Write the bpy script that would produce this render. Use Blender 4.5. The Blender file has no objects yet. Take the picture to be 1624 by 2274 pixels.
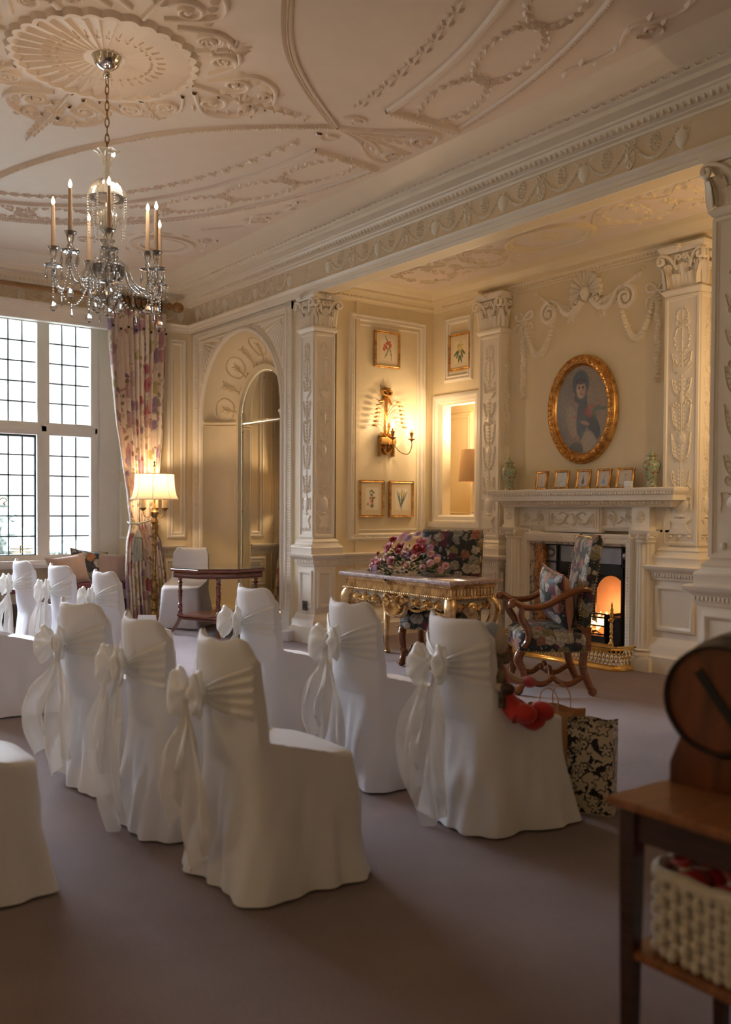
import bpy, bmesh, math, random
from mathutils import Vector, Matrix, noise
PI = math.pi
SC = bpy.context.scene
COL = SC.collection
R = math.radians
def V(*a): return Vector(a)
def lerp(a, b, t): return a + (b - a) * t
def sm(t):
    t = max(0.0, min(1.0, t)); return t * t * (3 - 2 * t)
def frame(o, u, v, n=None):
    """matrix with columns u, v, n and origin o: local (a, b, h) lie on a wall"""
    u = Vector(u).normalized(); v = Vector(v).normalized(); n = Vector(n).normalized() if n else u.cross(v)
    m = Matrix.Identity(4)
    for i in range(3):
        m[i][0] = u[i]; m[i][1] = v[i]; m[i][2] = n[i]; m[i][3] = o[i]
    return m
def face_s(x, y, z=0): return frame((x, y, z), (1, 0, 0), (0, 0, 1), (0, -1, 0))   # wall that faces -y
def face_e(x, y, z=0): return frame((x, y, z), (0, 1, 0), (0, 0, 1), (1, 0, 0))    # wall that faces +x
def face_d(x, y, z): return frame((x, y, z), (1, 0, 0), (0, 1, 0), (0, 0, -1))     # ceiling
def rz(a): return Matrix.Rotation(a, 4, 'Z')
def T(x, y, z): return Matrix.Translation((x, y, z))

def interp(tab, x):
    if x <= tab[0][0]: return tab[0][1]
    for (a, b), (c, d) in zip(tab, tab[1:]):
        if x <= c: return b + (d - b) * (x - a) / max(c - a, 1e-9)
    return tab[-1][1]
def catmull(P, n=8, closed=False):
    P = [Vector(p) for p in P]; out = []; m = len(P)
    rng = range(m) if closed else range(m - 1)
    for i in rng:
        if closed: a, b, c, d = P[i - 1], P[i], P[(i + 1) % m], P[(i + 2) % m]
        else: a, b, c, d = P[max(i - 1, 0)], P[i], P[i + 1], P[min(i + 2, m - 1)]
        for k in range(n):
            t = k / n
            out.append(0.5 * ((2 * b) + (c - a) * t + (2 * a - 5 * b + 4 * c - d) * t * t + (3 * b - a - 3 * c + d) * t ** 3))
    if not closed: out.append(P[-1].copy())
    return out

class MB:
    def __init__(s, M=None):
        s.v = []; s.f = []; s.mi = []; s.M = M or Matrix.Identity(4); s.cur = 0; s.uv = None
    def add(s, vs, fs):
        b = len(s.v); M = s.M
        flip = M.determinant() < 0
        s.v.extend([(M @ Vector(p)) for p in vs])
        for f in fs:
            f = [b + i for i in f]
            if flip: f.reverse()
            s.f.append(f); s.mi.append(s.cur)
    def box(s, x0, y0, z0, x1, y1, z1):
        s.add([(x0, y0, z0), (x1, y0, z0), (x1, y1, z0), (x0, y1, z0), (x0, y0, z1), (x1, y0, z1), (x1, y1, z1), (x0, y1, z1)],
              [(0, 3, 2, 1), (4, 5, 6, 7), (0, 1, 5, 4), (1, 2, 6, 5), (2, 3, 7, 6), (3, 0, 4, 7)])
    def grid(s, rows, closed_u=False, flip=False):
        n = len(rows); m = len(rows[0]); fs = []
        for i in range(n - 1):
            for j in range(m if closed_u else m - 1):
                k = (j + 1) % m
                q = (i * m + j, i * m + k, (i + 1) * m + k, (i + 1) * m + j)
                fs.append(q[::-1] if flip else q)
        s.add([p for r in rows for p in r], fs)
    def loft(s, loops, cap0=True, cap1=True, flip=False):
        n = len(loops); m = len(loops[0]); fs = []
        for i in range(n - 1):
            for j in range(m):
                k = (j + 1) % m
                q = (i * m + j, i * m + k, (i + 1) * m + k, (i + 1) * m + j)
                fs.append(q[::-1] if flip else q)
        if cap0: fs.append(tuple(range(m)) if flip else tuple(range(m))[::-1])
        if cap1: fs.append(tuple(range((n - 1) * m, n * m))[::-1] if flip else tuple(range((n - 1) * m, n * m)))
        s.add([p for r in loops for p in r], fs)
    def rects(s, cx, cy, L, cap0=True, cap1=True):
        """stack of rectangles (half x, half y, z)"""
        s.loft([[(cx - a, cy - b, z), (cx + a, cy - b, z), (cx + a, cy + b, z), (cx - a, cy + b, z)] for a, b, z in L], cap0, cap1)
    def lathe(s, prof, cx=0, cy=0, cz=0, seg=16, sx=1, sy=1, rib=0, ribn=0):
        loops = []
        for r, z in prof:
            L = []
            for j in range(seg):
                a = 2 * PI * j / seg
                rr = r * (1 + rib * math.cos(a * ribn)) if rib else r
                L.append((cx + rr * math.cos(a) * sx, cy + rr * math.sin(a) * sy, cz + z))
            loops.append(L)
        s.loft(loops, prof[0][0] > 1e-5, prof[-1][0] > 1e-5)
    def ell(s, c, r, seg=8, rings=5):
        if not hasattr(r, '__len__'): r = (r, r, r)
        loops = []
        for i in range(rings + 1):
            t = -PI / 2 + PI * i / rings; cr = max(math.cos(t), 1e-4)
            loops.append([(c[0] + r[0] * cr * math.cos(2 * PI * j / seg), c[1] + r[1] * cr * math.sin(2 * PI * j / seg), c[2] + r[2] * math.sin(t)) for j in range(seg)])
        s.loft(loops, False, False)
    def tube(s, pts, r, seg=8, closed=False, caps=True, flat=1.0, up=None):
        pts = [Vector(p) for p in pts]; n = len(pts)
        rad = (lambda i: r[i]) if hasattr(r, '__len__') else (lambda i: r)
        loops = []; prev = None
        for i in range(n):
            if closed: d = pts[(i + 1) % n] - pts[i - 1]
            else: d = pts[min(i + 1, n - 1)] - pts[max(i - 1, 0)]
            if d.length < 1e-9: d = Vector((0, 0, 1))
            d.normalize()
            if prev is None:
                ref = Vector(up) if up else (Vector((0, 0, 1)) if abs(d.z) < 0.9 else Vector((1, 0, 0)))
                a = ref.cross(d).normalized()
            else:
                a = prev - d * prev.dot(d)
                a = a.normalized() if a.length > 1e-6 else Vector((1, 0, 0))
            prev = a; b = d.cross(a)
            q = rad(i)
            loops.append([pts[i] + a * (q * math.cos(2 * PI * j / seg)) + b * (q * flat * math.sin(2 * PI * j / seg)) for j in range(seg)])
        if closed:
            loops.append(loops[0])
            s.loft(loops, False, False)
        else: s.loft(loops, caps, caps)
    def sweep(s, path, prof, closed=False, side=1):
        """profile of (out, z) along a plan path, mitred; out is to the left of travel times side"""
        P = [Vector((p[0], p[1])) for p in path]; n = len(P); loops = []
        for i in range(n):
            d0 = (P[i] - P[i - 1]).normalized() if (i > 0 or closed) else None
            d1 = (P[(i + 1) % n] - P[i]).normalized() if (i < n - 1 or closed) else None
            if d0 is None: d0 = d1
            if d1 is None: d1 = d0
            n0 = Vector((-d0.y, d0.x)); n1 = Vector((-d1.y, d1.x)); m = (n0 + n1)
            m = m / max(m.dot(n0), 0.05) * side
            loops.append([(P[i].x + m.x * o, P[i].y + m.y * o, z) for o, z in prof])
        if closed: loops.append(loops[0])
        rows = loops; m_ = len(prof); fs = []
        for i in range(len(rows) - 1):
            for j in range(m_ - 1):
                q = (i * m_ + j, i * m_ + j + 1, (i + 1) * m_ + j + 1, (i + 1) * m_ + j)
                fs.append(q if side > 0 else q[::-1])
        s.add([p for r in rows for p in r], fs)
    def rframe(s, a0, b0, a1, b1, prof):
        """rectangular frame on a wall; prof = (inset, height) from outside in"""
        loops = [[(a0 + i, b0 + i, h), (a1 - i, b0 + i, h), (a1 - i, b1 - i, h), (a0 + i, b1 - i, h)] for i, h in prof]
        s.loft(loops, False, False)
    # ---- relief ornament in the (a, b, h) frame of a wall ----
    def stroke(s, pts, w, h):
        n = len(pts); rows = []
        W = (lambda i: w[i]) if hasattr(w, '__len__') else (lambda i: w * (1 - 0.0 * i))
        for i in range(n):
            p = Vector(pts[i]).to_2d(); q0 = Vector(pts[max(i - 1, 0)]).to_2d(); q1 = Vector(pts[min(i + 1, n - 1)]).to_2d()
            d = (q1 - q0); d = d.normalized() if d.length > 1e-9 else Vector((1, 0)); nn = Vector((-d.y, d.x)); x = W(i); k = h * min(1, x / max(W(n // 2), 1e-6) + .3)
            rows.append([(p.x - nn.x * x, p.y - nn.y * x, 0), (p.x - nn.x * x * .6, p.y - nn.y * x * .6, k * .8), (p.x, p.y, k), (p.x + nn.x * x * .6, p.y + nn.y * x * .6, k * .8), (p.x + nn.x * x, p.y + nn.y * x, 0)])
        s.grid(rows, flip=True)
    def bead(s, a, b, r, h=None, seg=6):
        h = h or r
        s.loft([[(a + r * math.cos(2 * PI * j / seg), b + r * math.sin(2 * PI * j / seg), 0) for j in range(seg)],
                [(a + r * .8 * math.cos(2 * PI * j / seg), b + r * .8 * math.sin(2 * PI * j / seg), h * .7) for j in range(seg)],
                [(a + r * .3 * math.cos(2 * PI * j / seg), b + r * .3 * math.sin(2 * PI * j / seg), h) for j in range(seg)]], False, True)
    def dome(s, a, b, ra, rb, h, rot=0, seg=12):
        c, d = math.cos(rot), math.sin(rot); L = []
        for k, hh in ((1, 0), (.9, .6), (.6, .9), (.2, 1)):
            L.append([(a + c * ra * k * math.cos(2 * PI * j / seg) - d * rb * k * math.sin(2 * PI * j / seg),
                       b + d * ra * k * math.cos(2 * PI * j / seg) + c * rb * k * math.sin(2 * PI * j / seg), h * hh) for j in range(seg)])
        s.loft(L, False, True)
    def leaf(s, a, b, ang, L, w, h):
        c, d = math.cos(ang), math.sin(ang)
        def q(x, y, z): return (a + c * x - d * y, b + d * x + c * y, z)
        s.add([q(0, 0, 0), q(L * .35, w, 0), q(L * .75, w * .75, 0), q(L, 0, 0), q(L * .75, -w * .75, 0), q(L * .35, -w, 0), q(L * .3, 0, h), q(L * .75, 0, h * .8)],
              [(0, 6, 1), (1, 6, 7, 2), (2, 7, 3), (3, 7, 4), (4, 7, 6, 5), (5, 6, 0)][::1])
    def spiral(s, a, b, r0, r1, turns, st, w, h, dr=1, n=None):
        n = n or int(14 * turns) + 2; pts = []; ws = []
        for i in range(n):
            t = i / (n - 1); r = lerp(r0, r1, t ** .8); q = st + dr * 2 * PI * turns * t
            pts.append((a + r * math.cos(q), b + r * math.sin(q))); ws.append(lerp(w, w * .5, t))
        s.stroke(pts, ws, h); s.bead(a, b, max(r1 * 1.2, w), h * 1.2)
    def rosette(s, a, b, r, n=8, h=.01):
        for i in range(n): s.leaf(a, b, 2 * PI * i / n, r, r * .34, h)
        s.bead(a, b, r * .28, h * 1.6)
    def swag(s, a0, b0, a1, b1, sag, r, h, n=18):
        for i in range(n + 1):
            t = i / n; k = 4 * t * (1 - t)
            s.bead(lerp(a0, a1, t), lerp(b0, b1, t) - sag * k, r * (.55 + .6 * k), h)
    def fan(s, a, b, r, t0, t1, n, h):
        L = []
        for i in range(n * 4 + 1):
            t = i / (n * 4); q = lerp(t0, t1, t); rr = r * (1 - .07 * (1 - abs(math.sin(PI * n * t))))
            L.append((a + rr * math.cos(q), b + rr * math.sin(q), 0))
        L2 = [(a + (x - a) * .93, b + (y - b) * .93, h * (.5 + .5 * abs(math.sin(PI * n * i / (n * 4))))) for i, (x, y, z) in enumerate(L)]
        L3 = [(a + (x - a) * .25, b + (y - b) * .25, h * .6) for x, y, z in L]
        s.grid([L, L2, L3]); s.bead(a, b, r * .27, h * 1.3, 10)
    def urn(s, a, b, H, w, h):
        pr = [(.35, 0), (.38, .05), (.12, .1), (.1, .16), (.3, .24), (.5, .42), (.52, .6), (.42, .68), (.48, .72), (.3, .8), (.1, .9), (.12, .94), (.02, 1)]
        rows = []
        for x, y in pr: rows.append([(a + w * x * math.cos(t), b + H * y, h * math.sin(t) * min(1, x * 2.4)) for t in [PI * k / 6 for k in range(7)]])
        s.grid(rows, flip=True)
    def bow(s, a, b, r, h):
        for sg in (-1, 1):
            pts = catmull([(a, b, 0), (a + sg * r * .5, b + r * .55, 0), (a + sg * r, b + r * .5, 0), (a + sg * r * .95, b + r * .05, 0), (a + sg * r * .4, b - r * .1, 0), (a, b, 0)], 4)
            s.stroke(pts, r * .13, h)
            s.stroke(catmull([(a, b, 0), (a + sg * r * .5, b - r * .45, 0), (a + sg * r * .9, b - r * .5, 0), (a + sg * r * 1.1, b - r * 1.1, 0)], 4), r * .11, h)
        s.bead(a, b, r * .2, h * 1.4)
    def build(s, name, mat, parent=None, smooth=40, kind=None, uv=False):
        me = bpy.data.meshes.new(name)
        me.from_pydata([tuple(p) for p in s.v], [], s.f)
        mats = mat if isinstance(mat, (list, tuple)) else [mat]
        for m in mats: me.materials.append(m)
        if len(mats) > 1: me.polygons.foreach_set('material_index', s.mi)
        if smooth:
            me.polygons.foreach_set('use_smooth', [True] * len(me.polygons))
            me.set_sharp_from_angle(angle=R(smooth))
        me.validate(); me.update()
        o = bpy.data.objects.new(name, me); COL.objects.link(o)
        if parent: o.parent = parent
        if kind: o['kind'] = kind
        return o

def fix_normals(o):
    bm = bmesh.new(); bm.from_mesh(o.data); bmesh.ops.recalc_face_normals(bm, faces=bm.faces); bm.to_mesh(o.data); bm.free()
def tag(o, label, cat, group=None):
    o['label'] = label; o['category'] = cat
    if group: o['group'] = group
    return o
def thing(name, label, cat, loc=(0, 0, 0), rot=0, group=None):
    o = bpy.data.objects.new(name, None); o.empty_display_size = .1; COL.objects.link(o)
    o.location = loc; o.rotation_euler = (0, 0, rot)
    return tag(o, label, cat, group)
def dup(root, loc=None, rot=None, label=None, group=None, recurse=True):
    def cp(o, par):
        c = o.copy(); COL.objects.link(c)
        if par: c.parent = par
        for ch in kids.get(o.name, []): cp(ch, c)
        return c
    kids = {}
    for o in bpy.data.objects:
        if o.parent: kids.setdefault(o.parent.name, []).append(o)
    c = cp(root, None)
    if loc is not None: c.location = loc
    if rot is not None: c.rotation_euler = (0, 0, rot)
    if label: c['label'] = label
    if group: c['group'] = group
    return c
def structure(o): o['kind'] = 'structure'; return o

# ---------------- materials ----------------
def new_mat(name):
    m = bpy.data.materials.new(name); m.use_nodes = True; nt = m.node_tree
    return m, nt, nt.nodes['Principled BSDF']
def N(nt, t, **kw):
    n = nt.nodes.new(t)
    for k, v in kw.items():
        if k.startswith('i_'):
            key = k[2:]; key = int(key) if key.isdigit() else key.replace('_', ' ')
            n.inputs[key].default_value = v
        else: setattr(n, k, v)
    return n
def L(nt, a, b): nt.links.new(a, b)
def ramp(nt, stops, interp='LINEAR'):
    n = nt.nodes.new('ShaderNodeValToRGB'); cr = n.color_ramp; cr.interpolation = interp
    while len(cr.elements) < len(stops): cr.elements.new(.5)
    for e, (p, c) in zip(cr.elements, stops):
        e.position = p; e.color = (*c, 1) if len(c) == 3 else c
    return n
def coords(nt, kind='Object', scale=(1, 1, 1), rot=(0, 0, 0)):
    tc = N(nt, 'ShaderNodeTexCoord'); mp = N(nt, 'ShaderNodeMapping'); mp.inputs['Scale'].default_value = scale; mp.inputs['Rotation'].default_value = rot
    L(nt, tc.outputs[kind], mp.inputs['Vector']); return mp.outputs['Vector']
def mix(nt, fac, a, b, mode='MIX'):
    n = N(nt, 'ShaderNodeMix', data_type='RGBA', blend_type=mode)
    for sock, v in ((n.inputs[0], fac), (n.inputs[6], a), (n.inputs[7], b)):
        if hasattr(v, 'is_output'): L(nt, v, sock)
        elif isinstance(v, (int, float)): sock.default_value = v
        else: sock.default_value = (*v, 1) if len(v) == 3 else v
    return n.outputs[2]
def bump(nt, bs, h, strength=.3, dist=.01):
    b = N(nt, 'ShaderNodeBump'); b.inputs['Strength'].default_value = strength; b.inputs['Distance'].default_value = dist
    L(nt, h, b.inputs['Height']); L(nt, b.outputs[0], bs.inputs['Normal']); return b
def basic(name, c, rough=.5, metal=0, var=.08, vs=6, bs_=0, bscale=60, coat=0, sheen=0, kind='Object', emit=None, es=0, spec=None):
    m, nt, b = new_mat(name)
    b.inputs['Roughness'].default_value = rough; b.inputs['Metallic'].default_value = metal
    if coat: b.inputs['Coat Weight'].default_value = coat; b.inputs['Coat Roughness'].default_value = .15
    if sheen: b.inputs['Sheen Weight'].default_value = sheen
    if spec is not None: b.inputs['Specular IOR Level'].default_value = spec
    if emit: b.inputs['Emission Color'].default_value = (*emit, 1); b.inputs['Emission Strength'].default_value = es
    v = coords(nt, kind)
    if var:
        nz = N(nt, 'ShaderNodeTexNoise', i_Scale=vs, i_Detail=4.0); L(nt, v, nz.inputs['Vector'])
        rp = ramp(nt, [(.3, [x * (1 - var) for x in c]), (.7, [min(1, x * (1 + var)) for x in c])]); L(nt, nz.outputs['Fac'], rp.inputs[0]); L(nt, rp.outputs[0], b.inputs['Base Color'])
    else: b.inputs['Base Color'].default_value = (*c, 1)
    if bs_:
        n2 = N(nt, 'ShaderNodeTexNoise', i_Scale=bscale, i_Detail=3.0); L(nt, v, n2.inputs['Vector']); bump(nt, b, n2.outputs['Fac'], bs_)
    return m
def wood(name, c0, c1, rough=.3, scale=8, coat=.3, axis=(1, 1, 12)):
    m, nt, b = new_mat(name); v = coords(nt, 'Object', axis)
    nz = N(nt, 'ShaderNodeTexNoise', i_Scale=scale, i_Detail=6.0, i_Distortion=1.5); L(nt, v, nz.inputs['Vector'])
    rp = ramp(nt, [(.3, c0), (.7, c1)]); L(nt, nz.outputs['Fac'], rp.inputs[0]); L(nt, rp.outputs[0], b.inputs['Base Color'])
    b.inputs['Roughness'].default_value = rough; b.inputs['Coat Weight'].default_value = coat; b.inputs['Coat Roughness'].default_value = .12
    bump(nt, b, nz.outputs['Fac'], .06); return m
def emis(name, c, s):
    m, nt, b = new_mat(name); b.inputs['Base Color'].default_value = (*c, 1)
    b.inputs['Emission Color'].default_value = (*c, 1); b.inputs['Emission Strength'].default_value = s; return m
def floral(name, ground, big, small, leaf, scale=6, kind='Object', cover=.42, rough=.75, axis=(1, 1, 1), dark=.35, sheen=.2):
    m, nt, b = new_mat(name); v0 = coords(nt, kind, axis)
    wn = N(nt, 'ShaderNodeTexNoise', i_Scale=scale * 1.6, i_Detail=2.0); L(nt, v0, wn.inputs['Vector'])
    ad = N(nt, 'ShaderNodeVectorMath', operation='MULTIPLY_ADD'); L(nt, wn.outputs['Color'], ad.inputs[0]); ad.inputs[1].default_value = (.55 / scale,) * 3; L(nt, v0, ad.inputs[2])
    v = ad.outputs[0]
    def layer(sc, thr, stops, colr, seedoff, petals=True):
        mp = N(nt, 'ShaderNodeMapping'); mp.inputs['Location'].default_value = (seedoff, seedoff * .7, seedoff * 1.3); L(nt, v, mp.inputs['Vector'])
        vo = N(nt, 'ShaderNodeTexVoronoi', i_Scale=sc); L(nt, mp.outputs[0], vo.inputs['Vector'])
        sp = N(nt, 'ShaderNodeSeparateColor'); L(nt, vo.outputs['Color'], sp.inputs[0])
        cr = ramp(nt, stops, 'CONSTANT'); L(nt, sp.outputs[0], cr.inputs[0])
        mask = N(nt, 'ShaderNodeMapRange'); mask.inputs['From Min'].default_value = thr; mask.inputs['From Max'].default_value = thr + .05
        mask.inputs['To Min'].default_value = 1; mask.inputs['To Max'].default_value = 0; L(nt, vo.outputs['Distance'], mask.inputs['Value'])
        pet = N(nt, 'ShaderNodeTexVoronoi', i_Scale=sc * 3.6, feature='SMOOTH_F1'); L(nt, mp.outputs[0], pet.inputs['Vector'])
        pr = ramp(nt, [(0, (1, 1, 1)), (.55, (dark, dark, dark))]); L(nt, pet.outputs['Distance'], pr.inputs[0])
        shade = mix(nt, .75 if petals else .3, cr.outputs[0], pr.outputs[0], 'MULTIPLY')
        ctr = ramp(nt, [(0, (.25, .18, .05)), (.12, (1, 1, 1))]); L(nt, vo.outputs['Distance'], ctr.inputs[0])
        shade = mix(nt, .8, shade, ctr.outputs[0], 'MULTIPLY')
        gate = N(nt, 'ShaderNodeMath', operation='GREATER_THAN'); L(nt, sp.outputs[1], gate.inputs[0]); gate.inputs[1].default_value = 1 - colr
        mm = N(nt, 'ShaderNodeMath', operation='MULTIPLY'); L(nt, mask.outputs[0], mm.inputs[0]); L(nt, gate.outputs[0], mm.inputs[1])
        return mm.outputs[0], shade
    def st(cs): return [(i / len(cs), c) for i, c in enumerate(cs)]
    base = mix(nt, 0, ground, ground)
    f, c = layer(scale * 2.3, .3, st(leaf), .8, 3.1, False); base = mix(nt, f, base, c)
    f, c = layer(scale * 2.0, .3, st(small), .6, 7.7); base = mix(nt, f, base, c)
    f, c = layer(scale, cover, st(big), .75, 0.0); base = mix(nt, f, base, c)
    L(nt, base, b.inputs['Base Color']); b.inputs['Roughness'].default_value = rough; b.inputs['Sheen Weight'].default_value = sheen
    nb = N(nt, 'ShaderNodeTexNoise', i_Scale=350.0); L(nt, v0, nb.inputs['Vector']); bump(nt, b, nb.outputs['Fac'], .15, .003)
    return m
def veined(name, base, vein, vein2, scale=3, rough=.18, axis=(1, 1, 1), dist=2.5, rot=(0, .7, .5), w=.06):
    m, nt, b = new_mat(name); v = coords(nt, 'Object', axis, rot)
    nz = N(nt, 'ShaderNodeTexNoise', i_Scale=scale, i_Detail=8.0, i_Distortion=dist); L(nt, v, nz.inputs['Vector'])
    r1 = ramp(nt, [(.5 - w, base), (.5, vein), (.5 + w, base)]); L(nt, nz.outputs['Fac'], r1.inputs[0])
    n2 = N(nt, 'ShaderNodeTexNoise', i_Scale=scale * 2.3, i_Detail=6.0, i_Distortion=dist); L(nt, v, n2.inputs['Vector'])
    r2 = ramp(nt, [(.52, (0, 0, 0)), (.7, (1, 1, 1))]); L(nt, n2.outputs['Fac'], r2.inputs[0])
    L(nt, mix(nt, r2.outputs[0], r1.outputs[0], vein2), b.inputs['Base Color']); b.inputs['Roughness'].default_value = rough; return m

M = {}
M['field'] = basic('cream_wall_paint', (.79, .68, .47), .45, var=.02, bs_=.03, bscale=25)
M['frz'] = basic('tan_frieze_paint', (.74, .62, .45), .5, var=.02)
M['trim'] = basic('ivory_trim_paint', (.85, .79, .68), .38, var=.02, bs_=.03, bscale=40)
M['ceil'] = basic('ceiling_plaster_paint', (.80, .69, .59), .6, var=.02)
M['white_trim'] = basic('white_window_paint', (.86, .83, .77), .4, var=.02)
def carpet():
    m, nt, b = new_mat('mauve_wool_carpet'); v = coords(nt)
    n1 = N(nt, 'ShaderNodeTexNoise', i_Scale=1.3, i_Detail=5.0); L(nt, v, n1.inputs['Vector'])
    n2 = N(nt, 'ShaderNodeTexNoise', i_Scale=190.0, i_Detail=2.0); L(nt, v, n2.inputs['Vector'])
    r1 = ramp(nt, [(.35, (.205, .150, .158)), (.65, (.275, .212, .226))]); L(nt, n1.outputs['Fac'], r1.inputs[0])
    r2 = ramp(nt, [(.3, (.72, .72, .72)), (.7, (1.15, 1.15, 1.15))]); L(nt, n2.outputs['Fac'], r2.inputs[0])
    L(nt, mix(nt, 1, r1.outputs[0], r2.outputs[0], 'MULTIPLY'), b.inputs['Base Color']); b.inputs['Roughness'].default_value = .95
    b.inputs['Sheen Weight'].default_value = .35; b.inputs['Sheen Roughness'].default_value = .4; b.inputs['Specular IOR Level'].default_value = .1
    bump(nt, b, n2.outputs['Fac'], .7, .006); return m
M['carpet'] = carpet()
def cloth(name, c):
    m, nt, b = new_mat(name); v = coords(nt)
    b.inputs['Base Color'].default_value = (*c, 1); b.inputs['Roughness'].default_value = .62; b.inputs['Sheen Weight'].default_value = .25
    n = N(nt, 'ShaderNodeTexNoise', i_Scale=9.0, i_Detail=3.0); L(nt, v, n.inputs['Vector']); bump(nt, b, n.outputs['Fac'], .25, .02); return m
M['slip'] = cloth('white_satin_slipcover', (.80, .82, .89))
def organza():
    m, nt, b = new_mat('ivory_organza'); out = nt.nodes['Material Output']; nt.nodes.remove(b)
    t = N(nt, 'ShaderNodeBsdfTransparent'); d = N(nt, 'ShaderNodeBsdfDiffuse', i_Color=(.93, .92, .88, 1)); tr = N(nt, 'ShaderNodeBsdfTranslucent', i_Color=(.93, .92, .88, 1)); g = N(nt, 'ShaderNodeBsdfGlossy', i_Color=(.9, .9, .88, 1), i_Roughness=.35)
    a = N(nt, 'ShaderNodeMixShader', i_Fac=.2); L(nt, d.outputs[0], a.inputs[1]); L(nt, tr.outputs[0], a.inputs[2])
    a2 = N(nt, 'ShaderNodeMixShader', i_Fac=.12); L(nt, a.outputs[0], a2.inputs[1]); L(nt, g.outputs[0], a2.inputs[2])
    lw = N(nt, 'ShaderNodeLayerWeight', i_Blend=.45); mr = N(nt, 'ShaderNodeMapRange'); mr.inputs['To Min'].default_value = .55; mr.inputs['To Max'].default_value = .97; L(nt, lw.outputs['Facing'], mr.inputs['Value'])
    f = N(nt, 'ShaderNodeMixShader'); L(nt, mr.outputs[0], f.inputs[0]); L(nt, t.outputs[0], f.inputs[1]); L(nt, a2.outputs[0], f.inputs[2]); L(nt, f.outputs[0], out.inputs['Surface']); return m
M['organza'] = organza()
def glass(name, tint=(1, 1, 1), rough=0, refl=.1):
    """thin pane: mostly transparent with a fresnel reflection"""
    m, nt, b = new_mat(name); out = nt.nodes['Material Output']; nt.nodes.remove(b)
    t = N(nt, 'ShaderNodeBsdfTransparent', i_Color=(*tint, 1)); g = N(nt, 'ShaderNodeBsdfGlossy', i_Roughness=rough)
    fr = N(nt, 'ShaderNodeFresnel', i_IOR=1.45); f = N(nt, 'ShaderNodeMixShader'); L(nt, fr.outputs[0], f.inputs[0]); L(nt, t.outputs[0], f.inputs[1]); L(nt, g.outputs[0], f.inputs[2]); L(nt, f.outputs[0], out.inputs['Surface']); return m
M['pane'] = glass('window_glass')
def crystal():
    m, nt, b = new_mat('cut_crystal'); b.inputs['Base Color'].default_value = (.97, .98, 1, 1); b.inputs['Roughness'].default_value = .03
    b.inputs['Transmission Weight'].default_value = .82; b.inputs['IOR'].default_value = 1.5; return m
M['crystal'] = crystal()
M['chrome'] = basic('polished_silver_metal', (.75, .73, .70), .12, 1, var=0)
M['silver'] = basic('dull_silver_metal', (.35, .34, .33), .35, 1, var=0)
M['candle'] = basic('tan_candle_sleeve', (.58, .45, .36), .5, var=.05)
M['mahog'] = wood('red_mahogany', (.10, .025, .012), (.22, .065, .03), .25, 6, .4)
M['walnut'] = wood('polished_walnut', (.11, .034, .010), (.26, .088, .024), .28, 6, .22)
M['oak'] = wood('golden_oak_pole', (.20, .10, .03), (.36, .19, .06), .3, 7, .3)
M['darkwood'] = wood('dark_brown_wood', (.022, .008, .005), (.055, .020, .010), .4, 6, .15, (1, 1, 8))
M['tabletop'] = wood('warm_brown_table_wood', (.16, .055, .014), (.27, .10, .028), .42, 5, .1, (8, 1, 1))
M['palewood'] = wood('grey_limed_wood', (.33, .29, .24), (.45, .41, .35), .5, 6, 0, (1, 8, 1))
def gold(name, c0, c1, rough, sc=14):
    m, nt, b = new_mat(name); v = coords(nt); n = N(nt, 'ShaderNodeTexNoise', i_Scale=sc, i_Detail=5.0); L(nt, v, n.inputs['Vector'])
    r = ramp(nt, [(.35, c0), (.6, c1)]); L(nt, n.outputs['Fac'], r.inputs[0]); L(nt, r.outputs[0], b.inputs['Base Color'])
    b.inputs['Metallic'].default_value = .85; b.inputs['Roughness'].default_value = rough; bump(nt, b, n.outputs['Fac'], .12); return m
M['gold'] = gold('worn_gold_leaf', (.50, .32, .15), (.92, .70, .40), .36)
M['gilt'] = gold('gilt_frame_gold', (.38, .18, .05), (.72, .42, .14), .36, 20)
M['antique'] = gold('antique_brass', (.16, .085, .03), (.42, .26, .10), .4, 25)
M['brass'] = gold('polished_brass', (.70, .45, .14), (.90, .62, .24), .16, 6)
M['paleapron'] = basic('grey_green_painted_apron', (.50, .44, .32), .5, var=.12, vs=10)
M['pinkmarble'] = veined('pink_grey_marble', (.42, .33, .32), (.25, .16, .17), (.62, .54, .52), 9, .15)
M['slipmarble'] = veined('grey_veined_marble', (.62, .56, .50), (.10, .13, .16), (.42, .45, .48), 5, .2, (1, 1, 1), 1.2, (0, .8, .3), .07)
M['siena'] = veined('orange_siena_marble', (.50, .22, .06), (.05, .02, .01), (.62, .34, .12), 7, .2, w=.05)
M['steel'] = basic('burnished_steel', (.30, .30, .31), .38, .85, var=.2, vs=5, bs_=.05)
M['iron'] = basic('black_cast_iron', (.018, .016, .015), .5, .4, var=.2)
M['soot'] = basic('sooty_firebrick', (.42, .28, .22), .9, 0, var=.15, vs=4)
M['coal'] = basic('glowing_coals', (.12, .05, .03), .9, 0, var=.5, vs=40, emit=(1, .22, .04), es=1.2)
M['cream_paper'] = basic('aged_mount_card', (.72, .60, .40), .8, var=.03)
M['white_paper'] = basic('white_card', (.85, .86, .90), .7, var=.02)
M['beige_velvet'] = basic('beige_velvet', (.46, .33, .27), .7, var=.08, sheen=.6, bs_=.1, bscale=12)
M['bordeaux'] = basic('plum_tweed_seat_cloth', (.20, .07, .09), .9, var=.25, vs=60, sheen=.2, bs_=.2, bscale=200)
M['piping'] = basic('cream_cord_piping', (.62, .56, .46), .7, var=.05)
M['tassel'] = basic('grey_green_silk_cord', (.30, .32, .28), .5, var=.15, vs=30, sheen=.4)
M['lead'] = basic('dark_lead_came', (.06, .09, .10), .45, .3, var=.1)
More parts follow.
